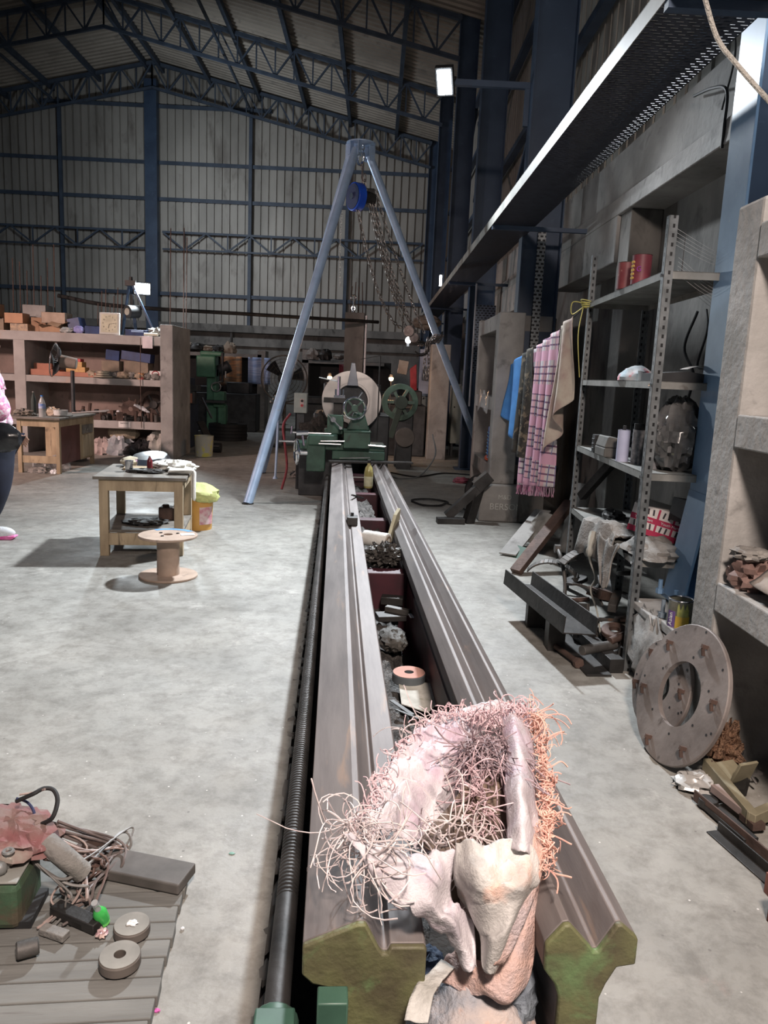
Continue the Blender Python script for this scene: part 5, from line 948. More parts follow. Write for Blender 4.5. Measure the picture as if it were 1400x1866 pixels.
# ================================================================ desk, fan
t = thing('wooden_desk', 'wooden desk with dark top and maroon side in front of the shelves', 'desk', (-4.95, 10.75, 0))
DW, DL, DH = .58, 1.32, .78
mk('desk_top', MB().b2((-.04, -.04, DH - .03), (DW + .03, DL + .04, DH)), WOODT, t, bev=.004)
for x, y in ((0, 0), (DW - .05, 0), (0, DL - .05), (DW - .05, DL - .05)): mk('leg', MB().b2((x, y, 0), (x + .055, y + .055, DH - .03)), WOOD, t, bev=.003)
mk('apron', MB().b2((.05, .005, DH - .13), (DW - .05, .03, DH - .03)), WOOD, t); mk('apron', MB().b2((DW - .03, .05, DH - .13), (DW - .005, DL, DH - .03)), WOOD, t); mk('stretcher', MB().b2((.05, .01, .14), (DW - .05, .04, .24)), WOOD, t, bev=.002)
mk('side_panel', MB().b2((DW - .035, .06, .12), (DW - .015, .80, DH - .13)), M('maroon_board', (.13, .05, .045), (.09, .035, .03), 4), t)
cb = mk('drawer_cabinet', MB().b2((.05, .80, .12), (DW, DL - .02, DH - .13)), WOOD, t, bev=.003); mk('drawer', MB().b2((DW, .84, .50), (DW + .012, DL - .06, DH - .15)), WOODT, cb); mk('handle', MB().cyl((DW + .012, 1.0, .56), (DW + .03, 1.0, .56), .02, n=10), CHROME, cb)
mk('cabinet_door', MB().b2((DW, .84, .15), (DW + .012, DL - .06, .48)), WOOD, cb)
for k, (x, y, d, mt, lb) in enumerate(((-4.72, 11.0, (.26, .25, .34), CLEAR, 'left clear plastic bag under the desk'), (-4.55, 11.2, (.26, .25, .44), CLEAR, 'right clear plastic bag under the desk'), (-4.70, 10.85, (.30, .22, .14), GREYCLOTH, 'crumpled waste under the desk stretcher'), (-4.48, 10.82, (.12, .1, .1), WHITEP, 'small white packet on the floor under the desk'))): bag(x, y, d, mt, lb, 30 + k)
def bottle(loc, r, h, mt, label, lab=None, cap=WHITEP, s=(1, 1)):
    t = thing('bottle', label, 'bottle', loc); mk('bottle_body', MB().rev([(0, 0), (r, 0), (r, h * .62), (r * .75, h * .76), (r * .32, h * .9), (r * .32, h * .96)], 20), mt, t); mk('cap', MB().cyl((0, 0, h * .95), (0, 0, h), r * .38, n=12), cap, t)
    if lab: mk('bottle_label', MB().rev([(r * 1.02, h * .40), (r * 1.02, h * .62)], 20), lab, t)
    return t
bottle((-4.63, 10.84, DH), .045, .30, M('water_bottle', (.55, .56, .56), (.45, .46, .46), 9, .12, alpha=.6), 'clear water bottle with blue label on the desk', M('blue_white_label', (.10, .2, .5), (.5, .5, .55), 20), BLUEP)
bottle((-4.86, 11.1, DH), .035, .34, M('dark_green_bottle', (.03, .045, .04)), 'slim dark bottle with a pale tip on the desk', None, GREYCLOTH)
one('desk_tools', MB().blob((0, 0, .03), (.26, .18, .12), .4, 3, 4, 26), M('mixed_tools', (.25, .22, .18), (.05, .05, .05), 14), 'heap of small tools at the left of the desk top', 'tools', (-4.93, 10.95, DH + .0))
t = thing('plate_stack', 'round white tub on a book at the right of the desk top', 'tub', (-4.50, 11.15, DH)); mk('tub', MB().rev([(0, 0), (.09, 0), (.10, .09), (.09, .09)], 24), M('white_print_tub', (.62, .62, .6), (.45, .45, .44), 14), t); mk('book', MB().box((.02, 0, .0), (.26, .2, .03), (0, 0, 10)), WOODT, t)
one('skin_bag', MB().blob((0, 0, .05), (.2, .12, .14), .3, 14, 3, 20), M('beige_film', (.45, .36, .28), (.35, .28, .2), 8, .3), 'beige plastic bag beside the water bottle on the desk', 'bag', (-4.66, 11.25, DH))
for x, y, l, lb in ((-4.55, 11.7, .5, 'near'), (-4.5, 11.95, .4, 'far')): one('long_tool', MB().cyl((0, 0, .02), (l, .05, .06), .012, n=8), BRIGHT, 'thin metal tool sticking out over the right of the desk, %s one' % lb, 'tool', (x, y, DH))
t = thing('pedestal_fan', 'black desk fan turned to the left behind the desk', 'fan', (-4.78, 12.35, 0)); mk('pole', MB().cyl((0, 0, 0), (0, 0, 1.42), .03, n=14).cyl((0, 0, 0), (0, 0, .04), .2, .18, 24), DARKM, t)
fd = Vector((-.85, -.15, .12)).normalized(); fc = Vector((-.18, 0, 1.56)); mk('motor_housing', MB().cyl(fc + fd * .0, fc - fd * .24, .10, .085, 20), M('fan_motor_brown', (.22, .18, .15)), t, bev=.008)
g = mk('guard', MB().tor(fc + fd * .10, .26, .009, fd, 40, 8), CHROME, t); mb = MB()
for k in range(40):
    T_ = Matrix.Translation(fc + fd * .10) @ fd.to_track_quat('Z', 'Y').to_matrix().to_4x4(); a = 2 * PI * k / 40; c_, s_ = math.cos(a), math.sin(a)
    mb.tube([T_ @ Vector((.05 * c_, .05 * s_, -.09)), T_ @ Vector((.18 * c_, .18 * s_, -.07)), T_ @ Vector((.26 * c_, .26 * s_, 0))], .0022, 3)
mk('guard_wires', mb, DARKM, g)
for k in range(3):
    T_ = Matrix.Translation(fc + fd * .07) @ fd.to_track_quat('Z', 'Y').to_matrix().to_4x4() @ Matrix.Rotation(k * 2.094, 4, 'Z'); mk('blade', MB().grid(lambda a, b: tuple(T_ @ Vector((.03 + a * .2, (b - .5) * (.06 + .16 * a), (b - .5) * .06))), 6, 4), BLACK, t)
# ================================================================ small table and things on it
TB = thing('work_table', 'small square wooden table with a lower shelf on the floor left of the lathe', 'table', (-2.20, 6.16, 0), 8)
TW, TD, TH = .66, .80, .66
mk('table_top', MB().b2((-.04, -.03, TH - .025), (TW + .03, TD + .03, TH)), WOODT, TB, bev=.003)
for x, y in ((0, 0), (TW - .07, 0), (0, TD - .07), (TW - .07, TD - .07)): mk('leg', MB().b2((x, y, 0), (x + .07, y + .07, TH - .025)), WOOD, TB, bev=.004)
mk('apron', MB().b2((.07, .005, TH - .12), (TW - .07, .03, TH - .025)), WOOD, TB); mk('apron', MB().b2((TW - .03, .07, TH - .12), (TW - .005, TD - .07, TH - .025)), WOOD, TB); mk('apron', MB().b2((.005, .07, TH - .12), (.03, TD - .07, TH - .025)), WOOD, TB)
mk('shelf_board', MB().b2((.0, .03, .19), (TW, TD - .03, .215)), WOODT, TB, bev=.002); mk('stretcher', MB().b2((.07, .005, .09), (TW - .07, .03, .19)), WOOD, TB, bev=.003); mk('stretcher', MB().b2((TW - .03, .07, .09), (TW - .005, TD - .07, .19)), WOOD, TB)
t = thing('steel_pan', 'upturned shiny steel pan on the small table', 'pan', (-2.00, 6.93, .668)); t.rotation_euler = (R(10), R(-2), 0)
mk('pan', MB().rev([(.205, 0), (.20, .006), (.155, .085), (.150, .09), (0, .092)], 48), CHROME, t); mk('ring', MB().tor((0, 0, .003), .203, .006, n=48, m=6), CHROME, t)
one('bread_bag', MB().blob((0, 0, .04), (.22, .2, .09), .15, 6, 2.5, 22), M('cream_bag', (.50, .45, .33), (.42, .37, .27), 6), 'cream bag showing under the left of the steel pan', 'bag', (-2.14, 6.86, .662))
t = thing('steel_tumbler', 'shiny steel tumbler at the front left of the small table', 'tumbler', (-2.06, 6.50, .662)); mk('cup', MB().rev([(0, 0), (.030, 0), (.036, .09), (.033, .09), (.027, .006), (0, .006)], 24), CHROME, t); mk('lip', MB().tor((0, 0, .09), .0355, .002, n=24, m=6), CHROME, t)
one('wood_tray', MB().b2((-.10, -.08, 0), (.16, .09, .018)), WOOD, 'thin pale board lying behind the tumbler', 'board', (-2.05, 6.66, .662), (0, 0, 12), bev=.002)
t = bottle((-1.90, 6.55, .665), .024, .13, M('maroon_medicine', (.16, .02, .025), (.1, .015, .02), 8, .2), 'small maroon bottle on the dark rag on the small table', None, PAPER)
one('dark_rag', MB().blob((0, 0, .012), (.28, .15, .04), .3, 8, 3, 24, ridge=True), STEELD, 'dark oily rag in front of the maroon bottle on the small table', 'rag', (-1.91, 6.47, .662))
one('white_cloth', MB().blob((0, 0, .025), (.36, .26, .10), .35, 9, 2.8, 34, ridge=True, flat=.02), WHITE, 'white cloth bunched beside the steel pan', 'cloth', (-1.73, 6.70, .668))
def fcl(a, b):
    y = -.06 + b * .13 + .02 * math.sin(a * 5); k = a * .44
    x = min(k, .20) + .012 * math.sin(b * 12); z = .02 - max(0, k - .20) * .95 + .012 * math.sin(b * 14 + a * 3)
    return (x, y, z)
one('white_towel', MB().grid(fcl, 26, 16), WHITE, 'end of white cloth hanging over the right edge of the small table', 'cloth', (-1.70, 6.42, .668), (0, 0, 8), sol=.012)
one('black_fabric', MB().blob((0, 0, .012), (.34, .26, .05), .35, 19, 3, 30, ridge=True, flat=.01), M('black_cloth', (.045, .042, .04), (.02, .02, .02), 8, .6), 'black cloth on the lower shelf of the small table', 'cloth', (-1.93, 6.52, .218))
one('motor_core', MB().b2((-.09, -.06, 0), (.09, .06, .11)).cyl((-.04, 0, .11), (-.04, 0, .13), .03).cyl((.05, 0, .11), (.05, 0, .13), .02), RUST, 'rusty square iron block on the lower shelf of the small table', 'iron block', (-1.78, 6.75, .216), bev=.008)
t = thing('bucket', 'orange and clear pail behind the right leg of the small table', 'pail', (-1.68, 7.42, 0)); mk('pail_body', MB().rev([(0, 0), (.125, 0), (.14, .30), (.13, .30)], 28), M('orange_pail', (.60, .33, .08), (.5, .26, .06), 5, .4), t); mk('pail_label', MB().grid(lambda a, b: (.137 * math.cos(-1.3 + a * 1.1), .137 * math.sin(-1.3 + a * 1.1), .06 + b * .17), 10, 2), M('pail_label', (.62, .5, .5), (.5, .2, .25), 18), t)
one('yellow_sack', MB().blob((0, 0, .09), (.38, .34, .19), .12, 23, 2.2, 30), YEL, 'yellow green sack lying on the orange pail', 'sack', (-1.68, 7.40, .27), (0, 8, 0))
t = thing('cable_spool', 'empty wooden cable spool standing in front of the small table', 'spool', (-1.50, 5.62, 0)); SPW = M('spool_ply', (.40, .30, .235), (.30, .225, .175), 7, .8, c3=(.22, .17, .14), s3=12, t3=(.62, .74))
mk('top_flange', MB().disc((0, 0, .312), (0, 0, 1), .215, .035, .018, 48), SPW, t); mk('bottom_flange', MB().disc((0, 0, .009), (0, 0, 1), .215, .035, .018, 48), SPW, t); mk('barrel', MB().cyl((0, 0, .018), (0, 0, .303), .082, n=32, cap=False), SPW, t)
for a in (.6, 2.6, 4.4): mk('bolt', MB().cyl((.075 * math.cos(a), .075 * math.sin(a), .318), (.075 * math.cos(a), .075 * math.sin(a), .326), .013, n=6), STEELD, t)
mk('blue_tape', MB().grid(lambda a, b: ((.165 + b * .045) * math.cos(.75 + a * 1.6), (.165 + b * .045) * math.sin(.75 + a * 1.6), .3225), 20, 2), M('blue_tape', (.12, .30, .60)), t)
mk('paper_tag', MB().box((.14, .02, .3235), (.10, .07, .001), (0, 0, 20)), PAPER, t)
# buckets, far left group
t = thing('paint_bucket', 'white plastic bucket smeared yellow beside the end pillar', 'bucket', (-3.02, 13.75, 0)); mk('bucket_body', MB().rev([(0, 0), (.15, 0), (.165, .36), (.155, .36), (.145, .02), (0, .02)], 28), M('yellow_smear', (.50, .50, .42), (.42, .41, .34), 3, .6, c3=(.60, .56, .12), s3=5, t3=(.5, .6)), t); mk('bucket_rim', MB().tor((0, 0, .36), .162, .008, n=28, m=6), M('yellow_smear', (.5, .5, .4)), t)
# ================================================================ person at the left edge
PERSON = thing('person', 'person in pink patterned top and navy trousers walking at the left edge', 'person', (-3.36, 6.72, 0))
def skin(nm, V, E_, Rr, mt, root=0, sub=2):
    import bmesh
    me = bpy.data.meshes.new(nm); me.from_pydata(V, E_, []); bm = bmesh.new(); bm.from_mesh(me); bm.verts.ensure_lookup_table(); ly = bm.verts.layers.skin.verify()
    for i, r in enumerate(Rr): bm.verts[i][ly].radius = r if isinstance(r, tuple) else (r, r); bm.verts[i][ly].use_root = (i == root)
    bm.to_mesh(me); bm.free(); o = bpy.data.objects.new(nm, me); COL.objects.link(o); o.parent = PERSON
    md = o.modifiers.new('k', 'SKIN'); md.use_smooth_shade = True
    s = o.modifiers.new('u', 'SUBSURF'); s.levels = sub; s.render_levels = sub; me.materials.append(mt); return o
SK = M('skin_tone', (.32, .18, .12), (.28, .155, .10), 5, .55)
Vp = [(0, 0, .92), (.0, 0, 1.12), (0, 0, 1.30), (.01, 0, 1.42), (.02, 0, 1.50), (.03, 0, 1.58), (.03, 0, 1.68),
      (.0, -.19, 1.38), (.06, -.24, 1.12), (.12, -.22, 1.0), (.14, -.21, .98), (.0, .19, 1.38), (-.03, .24, 1.12), (.10, .24, .92), (.14, .24, .88),
      (0, -.10, .88), (.12, -.10, .50), (.03, -.09, .12), (.03, -.09, .05), (.14, -.09, .035), (0, .10, .88), (-.08, .10, .50), (-.30, .10, .18), (-.33, .10, .10), (-.22, .10, .035)]
Ep = [(0, 1), (1, 2), (2, 3), (3, 4), (4, 5), (5, 6), (3, 7), (7, 8), (8, 9), (9, 10), (3, 11), (11, 12), (12, 13), (13, 14), (0, 15), (15, 16), (16, 17), (17, 18), (18, 19), (0, 20), (20, 21), (21, 22), (22, 23), (23, 24)]
Rp = [(.13, .16), (.11, .14), (.12, .16), (.08, .13), (.05, .05), (.085, .075), (.09, .08), (.055, .055), .042, .032, .028, (.055, .055), .042, .032, .028, .085, .06, .04, .04, .03, .085, .06, .04, .04, .03]
skin('body', Vp, Ep, Rp, SK)
skin('pink_top', [(0, 0, .80), (0, 0, 1.05), (0, 0, 1.30), (.01, 0, 1.41), (.03, -.17, 1.40), (.13, -.25, 1.30), (.26, -.25, 1.13), (.17, -.23, 1.04), (.0, .20, 1.37), (-.02, .25, 1.15), (.10, .24, .95)], [(0, 1), (1, 2), (2, 3), (3, 4), (4, 5), (5, 6), (6, 7), (3, 8), (8, 9), (9, 10)],
     [(.19, .22), (.17, .19), (.16, .19), (.09, .13), .085, .11, .13, .07, .08, .075, .05], M('pink_paisley', (.72, .45, .55), (.62, .12, .32), 26, .8, c3=(.75, .66, .7), s3=22, t3=(.5, .56)))
skin('navy_trousers', [(0, 0, .92), (.12, -.10, .74), (.13, -.10, .50), (.05, -.09, .16), (0, .10, .80), (-.06, .10, .50), (-.29, .10, .20)], [(0, 1), (1, 2), (2, 3), (0, 4), (4, 5), (5, 6)],
     [(.20, .22), (.17, .13), (.14, .12), .06, (.14, .12), .11, .07], M('navy_cloth', (.012, .016, .035), (.008, .010, .022), 5, .8))
hd = mk('hair', MB().blob((.01, 0, 1.70), (.22, .19, .26), .06, 3, 3, 24).blob((-.06, 0, 1.58), (.10, .15, .30), .1, 4, 3, 18), BLACK, PERSON)
mk('face', MB().blob((.05, 0, 1.66), (.17, .145, .22), .02, 3, 2, 24).blob((.135, 0, 1.655), (.035, .03, .045), 0).box((.125, 0, 1.605), (.012, .05, .010)).blob((.117, -.03, 1.685), (.02, .028, .014), 0).blob((.117, .03, 1.685), (.02, .028, .014), 0).blob((.03, -.075, 1.67), (.04, .015, .06), 0).blob((.03, .075, 1.67), (.04, .015, .06), 0), SK, PERSON)
for hx, hy, hz in ((.13, -.215, .975), (.145, .24, .87)):
    mb = MB().blob((hx + .03, hy, hz - .02), (.09, .035, .085), .03)
    for k in range(4): mb.tube([(hx + .045, hy - .0, hz + .01 - k * .02), (hx + .09 - .006 * k, hy + .004, hz - .005 - k * .021), (hx + .105 - .008 * k, hy + .02, hz - .03 - k * .02)], [.010, .009, .007], 8)
    mb.tube([(hx + .02, hy + .01, hz + .0), (hx + .05, hy + .035, hz - .0), (hx + .07, hy + .04, hz - .02)], [.011, .010, .008], 8); mk('hand', mb, SK, PERSON)
for x, y, z, rz in ((.12, -.09, 0, 4), (-.27, .10, .0, 0)):
    sh = MB(); sh.add(*(lambda g: (g.v, g.f))(MB().blob((0, 0, .055), (.27, .10, .11), .03, 1, 2, 24, flat=.04)))
    s_ = mk('shoe', sh, M('white_mesh_shoe', (.72, .74, .76), (.62, .64, .68), 40, .7), PERSON, loc=(x, y, z), rot=(0, 0, rz))
    mk('pink_sole', MB().ext([(-.13, .0), (.11, .0), (.145, .025), (.14, .035), (-.135, .03)], -.045, .045), M('pink_sole', (.75, .12, .38), (.7, .5, .6), 6), s_, bev=.008)
    mk('laces', MB().tube([(.02, -.03, .10), (.05, .03, .095), (.07, -.03, .085), (.09, .03, .075)], .004, 5), PAPER, s_)
t = thing('handbag', 'black handbag on a wide strap at the hip of the person', 'handbag', (-3.08, 6.40, .80))
mk('bag_body', MB().blob((0, 0, .11), (.34, .16, .25), .08, 5, 2, 28), BLACKP, t); mk('shoulder_strap', MB().bar((-.04, -.01, .22), (-.14, .03, .72), .05, .008, up=(1, 0, 0)).bar((-.14, .03, .72), (-.30, .12, .70), .05, .008), BLACK, t); mk('buckle', MB().tor((-.035, -.03, .21), .022, .005, (0, 1, 0), 16, 6), M('gold_metal', (.6, .5, .3), metal=.8, rough=.3), t)

# ================================================================ BACK OF THE HALL
t = thing('drill_press', 'tall green upright drilling machine in the dark behind the end pillar', 'machine', (-3.62, 17.5, 0))
mk('base', MB().b2((-.3, -.35, 0), (.35, .4, .16)), DARKM, t, bev=.01); mk('column_casting', MB().b2((-.16, -.05, .16), (.06, .25, 1.55)).b2((.02, -.2, .7), (.26, .1, 1.05)).b2((.12, -.18, .25), (.30, .06, .75)), M('mid_green', (.10, .27, .17), (.06, .17, .11), 5, .45), t, bev=.02)
mk('head_casting', MB().b2((-.36, -.2, 1.35), (.06, .2, 1.82)).b2((-.30, -.1, 1.82), (.2, .15, 1.92)), M('mid_green', (.1, .3, .2)), t, bev=.03); mk('motor', MB().cyl((.12, 0, 1.5), (.34, 0, 1.62), .13, n=18).cyl((.2, -.1, 1.25), (.2, -.1, 1.9), .03), DARKM, t, bev=.01)
mb = MB(); mb.cyl((.30, -.25, 1.35), (.30, -.25, 1.5), .02); mb.cyl((-.0, -.3, 1.2), (.22, -.3, 1.28), .015); mb.tor((.1, -.28, 1.15), .10, .012, (0, 1, 0)); mk('spindle_levers', mb, BRIGHT, t)
mk('work_table_arm', MB().b2((-.1, -.45, .80), (.32, -.1, .86)), DARKM, t, bev=.008)
t = thing('milling_machine', 'dark blue and black machine directly behind the end pillar', 'machine', (-3.72, 15.2, 0))
mk('frame', MB().b2((-.25, -.2, 0), (.16, .5, .95)).b2((-.25, -.1, .95), (.12, .4, 1.35)), M('navy_machine', (.03, .045, .08), (.02, .03, .05)), t, bev=.02)
mk('vise', MB().b2((.0, -.3, 1.1), (.32, .0, 1.22)).b2((.1, -.3, .86), (.26, -.1, 1.1)), DARKM, t, bev=.01); mk('brown_block', MB().b2((.05, -.32, .88), (.22, -.25, 1.06)), M('terracotta_box', (.3, .15, .1)), t); mk('spindle', MB().cyl((.08, -.2, 1.3), (.08, -.2, 1.58), .04).tor((.12, -.22, 1.45), .08, .012, (1, .5, 0)), BRIGHT, t)
for k in range(5):
    one('ring_stack_ring', MB().disc((0, 0, .035), (0, 0, 1), .42, .22, .068, 36), BLACK, 'black ring in the floor stack by the green machine, %s from the floor' % ORD[k], 'ring', (-3.25 + .01 * (k % 2), 17.2, .072 * k), (0, 0, 0), 'stack of black rings')
t = thing('pallet_jack', 'black tilted hand truck with small wheels in front of the ring stack', 'hand truck', (-3.05, 14.6, 0))
mk('blade', MB().bar((-.25, .1, .55), (.05, -.15, .06), .16, .03), BLACK, t); mk('wheel', MB().cyl((-.02, -.16, .09), (.20, -.16, .09), .09, n=20), BLACK, t); mk('plate', MB().b2((-.05, -.3, .12), (.18, -.15, .14)), SCRAP, t); mk('bright_edge', MB().bar((-.22, .1, 1.0), (-.02, .05, .62), .05, .02), CHROME, t)
t = thing('white_drum', 'pale upright drum standing on the floor behind the big fan', 'drum', (-3.35, 22.5, 0)); mk('drum_body', MB().rev([(0, 0), (.30, 0), (.30, .95), (.26, .99), (0, .99)], 24), M('pale_drum', (.55, .54, .50), (.45, .44, .4)), t); mk('drum_cap', MB().cyl((-.05, 0, .99), (-.05, 0, 1.15), .06, n=12), WHITEP, t)
# big pedestal fan
FCN = Vector((-1.88, 16.0, 1.40)); t = thing('industrial_fan', 'big round wire guard fan standing behind the left tripod leg', 'fan', (FCN.x, FCN.y, 0)); fz = Vector((0, 0, FCN.z))
g = mk('guard', MB().tor(fz, .47, .014, (0, -1, 0), 48, 8), SCRAP, t); mb = MB()
for r_ in (.12, .19, .26, .33, .40): mb.tor(fz + Vector((0, -.09 + .09 * (r_ / .47) ** 2, 0)), r_, .004, (0, 1, 0), 40, 4)
for k in range(14):
    a = 2 * PI * k / 14; mb.tube([fz + Vector((.05 * math.cos(a), -.10, .05 * math.sin(a))), fz + Vector((.3 * math.cos(a), -.07, .3 * math.sin(a))), fz + Vector((.47 * math.cos(a), 0, .47 * math.sin(a)))], .004, 4)
mk('guard_wires', mb, SCRAP, g)
for k in range(3): a = k * 2.094 + .3; mk('blade', MB().grid(lambda p, q: tuple(fz + Vector((math.cos(a + (q - .5) * .7) * (.07 + .34 * p), .03 + (q - .5) * .12, math.sin(a + (q - .5) * .7) * (.07 + .34 * p)))), 6, 5), DARKM, t)
mk('motor', MB().cyl(fz + Vector((0, .02, 0)), fz + Vector((0, .3, 0)), .13, n=20), DARKM, t); mk('stand', MB().cyl((0, .1, 0), (0, .1, 1.0), .035).cyl((0, .1, 0), (0, .1, .04), .3, .28, 24).bar((-.30, .05, .90), (.30, .05, .90), .03), SCRAP, t)
mb = MB()
for k in range(6): mb.blob((-.26 + .05 * k, -.12, .93 + .06 * k), (.04, .03, .05), .1, k, 2, 8)
mk('bright_ties', mb, WHITEP, t)
# shelving on the back concrete wall
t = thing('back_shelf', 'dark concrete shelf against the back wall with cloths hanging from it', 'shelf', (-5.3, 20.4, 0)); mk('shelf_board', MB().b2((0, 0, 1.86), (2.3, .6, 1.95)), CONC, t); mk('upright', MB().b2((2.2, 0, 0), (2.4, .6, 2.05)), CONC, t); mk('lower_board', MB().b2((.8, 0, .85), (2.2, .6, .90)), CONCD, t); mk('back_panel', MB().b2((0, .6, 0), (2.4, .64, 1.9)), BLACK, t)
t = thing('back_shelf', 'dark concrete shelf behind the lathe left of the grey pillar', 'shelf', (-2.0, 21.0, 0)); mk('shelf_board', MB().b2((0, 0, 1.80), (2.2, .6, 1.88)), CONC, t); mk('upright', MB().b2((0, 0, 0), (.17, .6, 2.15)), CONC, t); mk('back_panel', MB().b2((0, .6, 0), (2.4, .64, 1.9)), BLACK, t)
for x, w, d_, mt, lb in ((-4.32, .16, .42, BLUEP, 'bright blue cloth hanging from the back shelf'), (-3.95, .55, .75, M('orange_fold', (.40, .19, .08), (.10, .09, .07), 3, .8, st=(1, 1, 5)), 'orange and olive folded cloth hanging from the back shelf'), (-3.24, .58, .68, M('blue_stripe', (.38, .45, .62), (.14, .22, .42), 12, .8, st=(.2, .2, 4)), 'blue and white striped towel hanging from the back shelf')):
    one('hanging_cloth', MB().grid(lambda a, b: (b * w, .03 * math.sin(b * 12), -a * d_), 12, 12), mt, lb, 'cloth', (x - .1, 20.385, 1.875), sol=.01)
one('red_cloth', MB().grid(lambda a, b: (b * .5, .03 * math.sin(b * 12), -a * .75), 10, 10), M('dark_red_cloth', (.22, .03, .05)), 'dark red cloth hanging behind the lathe beside the grey pillar', 'cloth', (-1.0, 20.9, 1.80), sol=.01)
random.seed(3)
for k in range(8): one('dusty_bundle', MB().blob((0, 0, .1), (random.uniform(.25, .5), .3, random.uniform(.15, .4)), .25, k, 3, 18, flat=.1), random.choice([GREYCLOTH, CARDG, STEELD]), 'dusty bundle on top of the back wall shelves, %s from the left' % ORD[k], 'bundle', (-5.0 + k * .28 if k < 5 else -1.7 + (k - 5) * .35, 20.7, 1.955 if k < 5 else 1.885), (0, 0, k * 40), 'bundles on the back shelves')
for k, (x, y, w, d_, h, lb) in enumerate(((-4.9, 19.6, 1.9, .7, .95, 'dark workbench below the hanging cloths'), (-1.8, 17.6, 1.5, .8, .85, 'dark bench behind the left side of the faceplate'), (.15, 15.2, .85, 1.6, 1.0, 'low black machine bulk to the right of the faceplate'), (-.9, 19.0, 2.4, .7, 1.0, 'dark bench line behind the lathe headstock'))):
    one('workbench', MB().b2((0, 0, 0), (w, d_, h)).b2((.06, .06, h), (w * .5, d_ - .1, h + .16)).b2((w * .6, .1, h), (w * .9, d_ - .1, h + .28)), DARKM, lb, 'bench', (x, y, 0), bev=.02)
# grey pillar stump behind the lathe with hook
t = thing('concrete_pillar', 'grey concrete pillar stump behind the lathe rising above the back ledge', 'pillar', (-.72, 17.0, 0)); mk('pillar_body', MB().b2((0, 0, 0), (.42, .4, 2.86)), CONCD, t, bev=.015)
for k in range(4): one('rebar', MB().cyl((0, 0, 0), (.03 - .02 * k, 0, .55 + .1 * (k % 2)), .010, n=6), RUST, 'thin bar rising from the grey pillar stump, %s from the left' % ORD[k], 'rebar', (-.62 + .09 * k, 17.1 + .08 * (k % 2), 2.86), (0, 0, 0), 'bars on the grey pillar')
one('crane_hook', MB().tor((0, 0, .30), .055, .016, (0, 1, 0), 20, 8).cyl((0, 0, 0), (0, 0, .25), .022, n=10).tor((0, 0, .08), .04, .014, (.3, 1, 0), 16, 6), CHROME, 'bright hook sticking up from the grey pillar stump', 'hook', (-.55, 17.0, 2.86))
one('white_conduit', MB().cyl((0, 0, 0), (0, 0, 1.35), .022, n=8), WHITEP, 'white plastic pipe beside the grey pillar behind the lathe', 'pipe', (-.26, 16.95, 1.45))
one('wall_pipe', MB().cyl((0, 0, 0), (0, 0, 1.6), .03, n=8), SCRAP, 'thin pipe running down the back wall left of the lathe', 'pipe', (-5.05, 27.2, 1.3))
# warm lamps
for p, lb in (((-0.863, 14.500, 1.474), 'left'), ((0.277, 14.500, 1.503), 'right')):
    t = thing('work_lamp', 'small glowing orange work lamp, %s of the faceplate' % lb, 'lamp', p); mk('bulb', MB().rev([(0, -.045), (.03, -.035), (.045, 0), (.03, .035), (0, .045)], 16), BULB, t); mk('arm', MB().tube([(0, .02, -.03), (0, .15, -.25), (0, .1, -.55)], .01, 6), DARKM, t); mk('shade', MB().rev([(.05, .0), (.03, .06), (.0, .07)], 16, Matrix.Translation((0, .01, .02))), DARKM, t)
    l = bpy.data.lights.new('work_lamp_glow', 'POINT'); l.energy = 9; l.color = (1, .55, .28); l.shadow_soft_size = .04; o = bpy.data.objects.new('work_lamp_glow', l); COL.objects.link(o); o.location = Vector(p) + Vector((0, -.10, 0))
t = thing('bulb_lamp', 'bright white bulb hanging near the tied chains', 'lamp', (0.502, 13.000, 2.144)); mk('bulb', MB().rev([(0, -.05), (.035, -.04), (.05, 0), (.035, .04), (0, .06)], 14), M('white_bulb', (1, 1, 1), em=(1, 1, 1, 12)), t); mk('holder', MB().cyl((0, 0, -.1), (0, 0, -.045), .025, n=10), BLACK, t)
l = bpy.data.lights.new('bulb_glow', 'POINT'); l.energy = 14; l.color = (.95, .97, 1); l.shadow_soft_size = .06; o = bpy.data.objects.new('bulb_glow', l); COL.objects.link(o); o.location = Vector((0.502, 13.000, 2.144)) + Vector((.0, -.12, 0))
t = thing('tube_lamp', 'small bright tube lamp on the right wall under the cable tray', 'lamp', (1.513, 20.000, 3.950)); mk('tube', MB().cyl((0, 0, -.12), (0, 0, .14), .03, n=8), M('tube_glow', (1, 1, 1), em=(.9, .95, 1, 14)), t); mk('fitting', MB().box((.05, .03, 0), (.04, .04, .36)), DARKM, t)
for p, lb in (((1.518, 17.000, 3.431), 'nearer'), ((1.629, 17.000, 3.549), 'farther')): one('lamp_reflector', MB().blob((0, 0, 0), (.07, .05, .16), .3, 3, 3, 14), WHITEP, 'white fitting hanging under the far end of the cable tray, %s one' % lb, 'fitting', p)
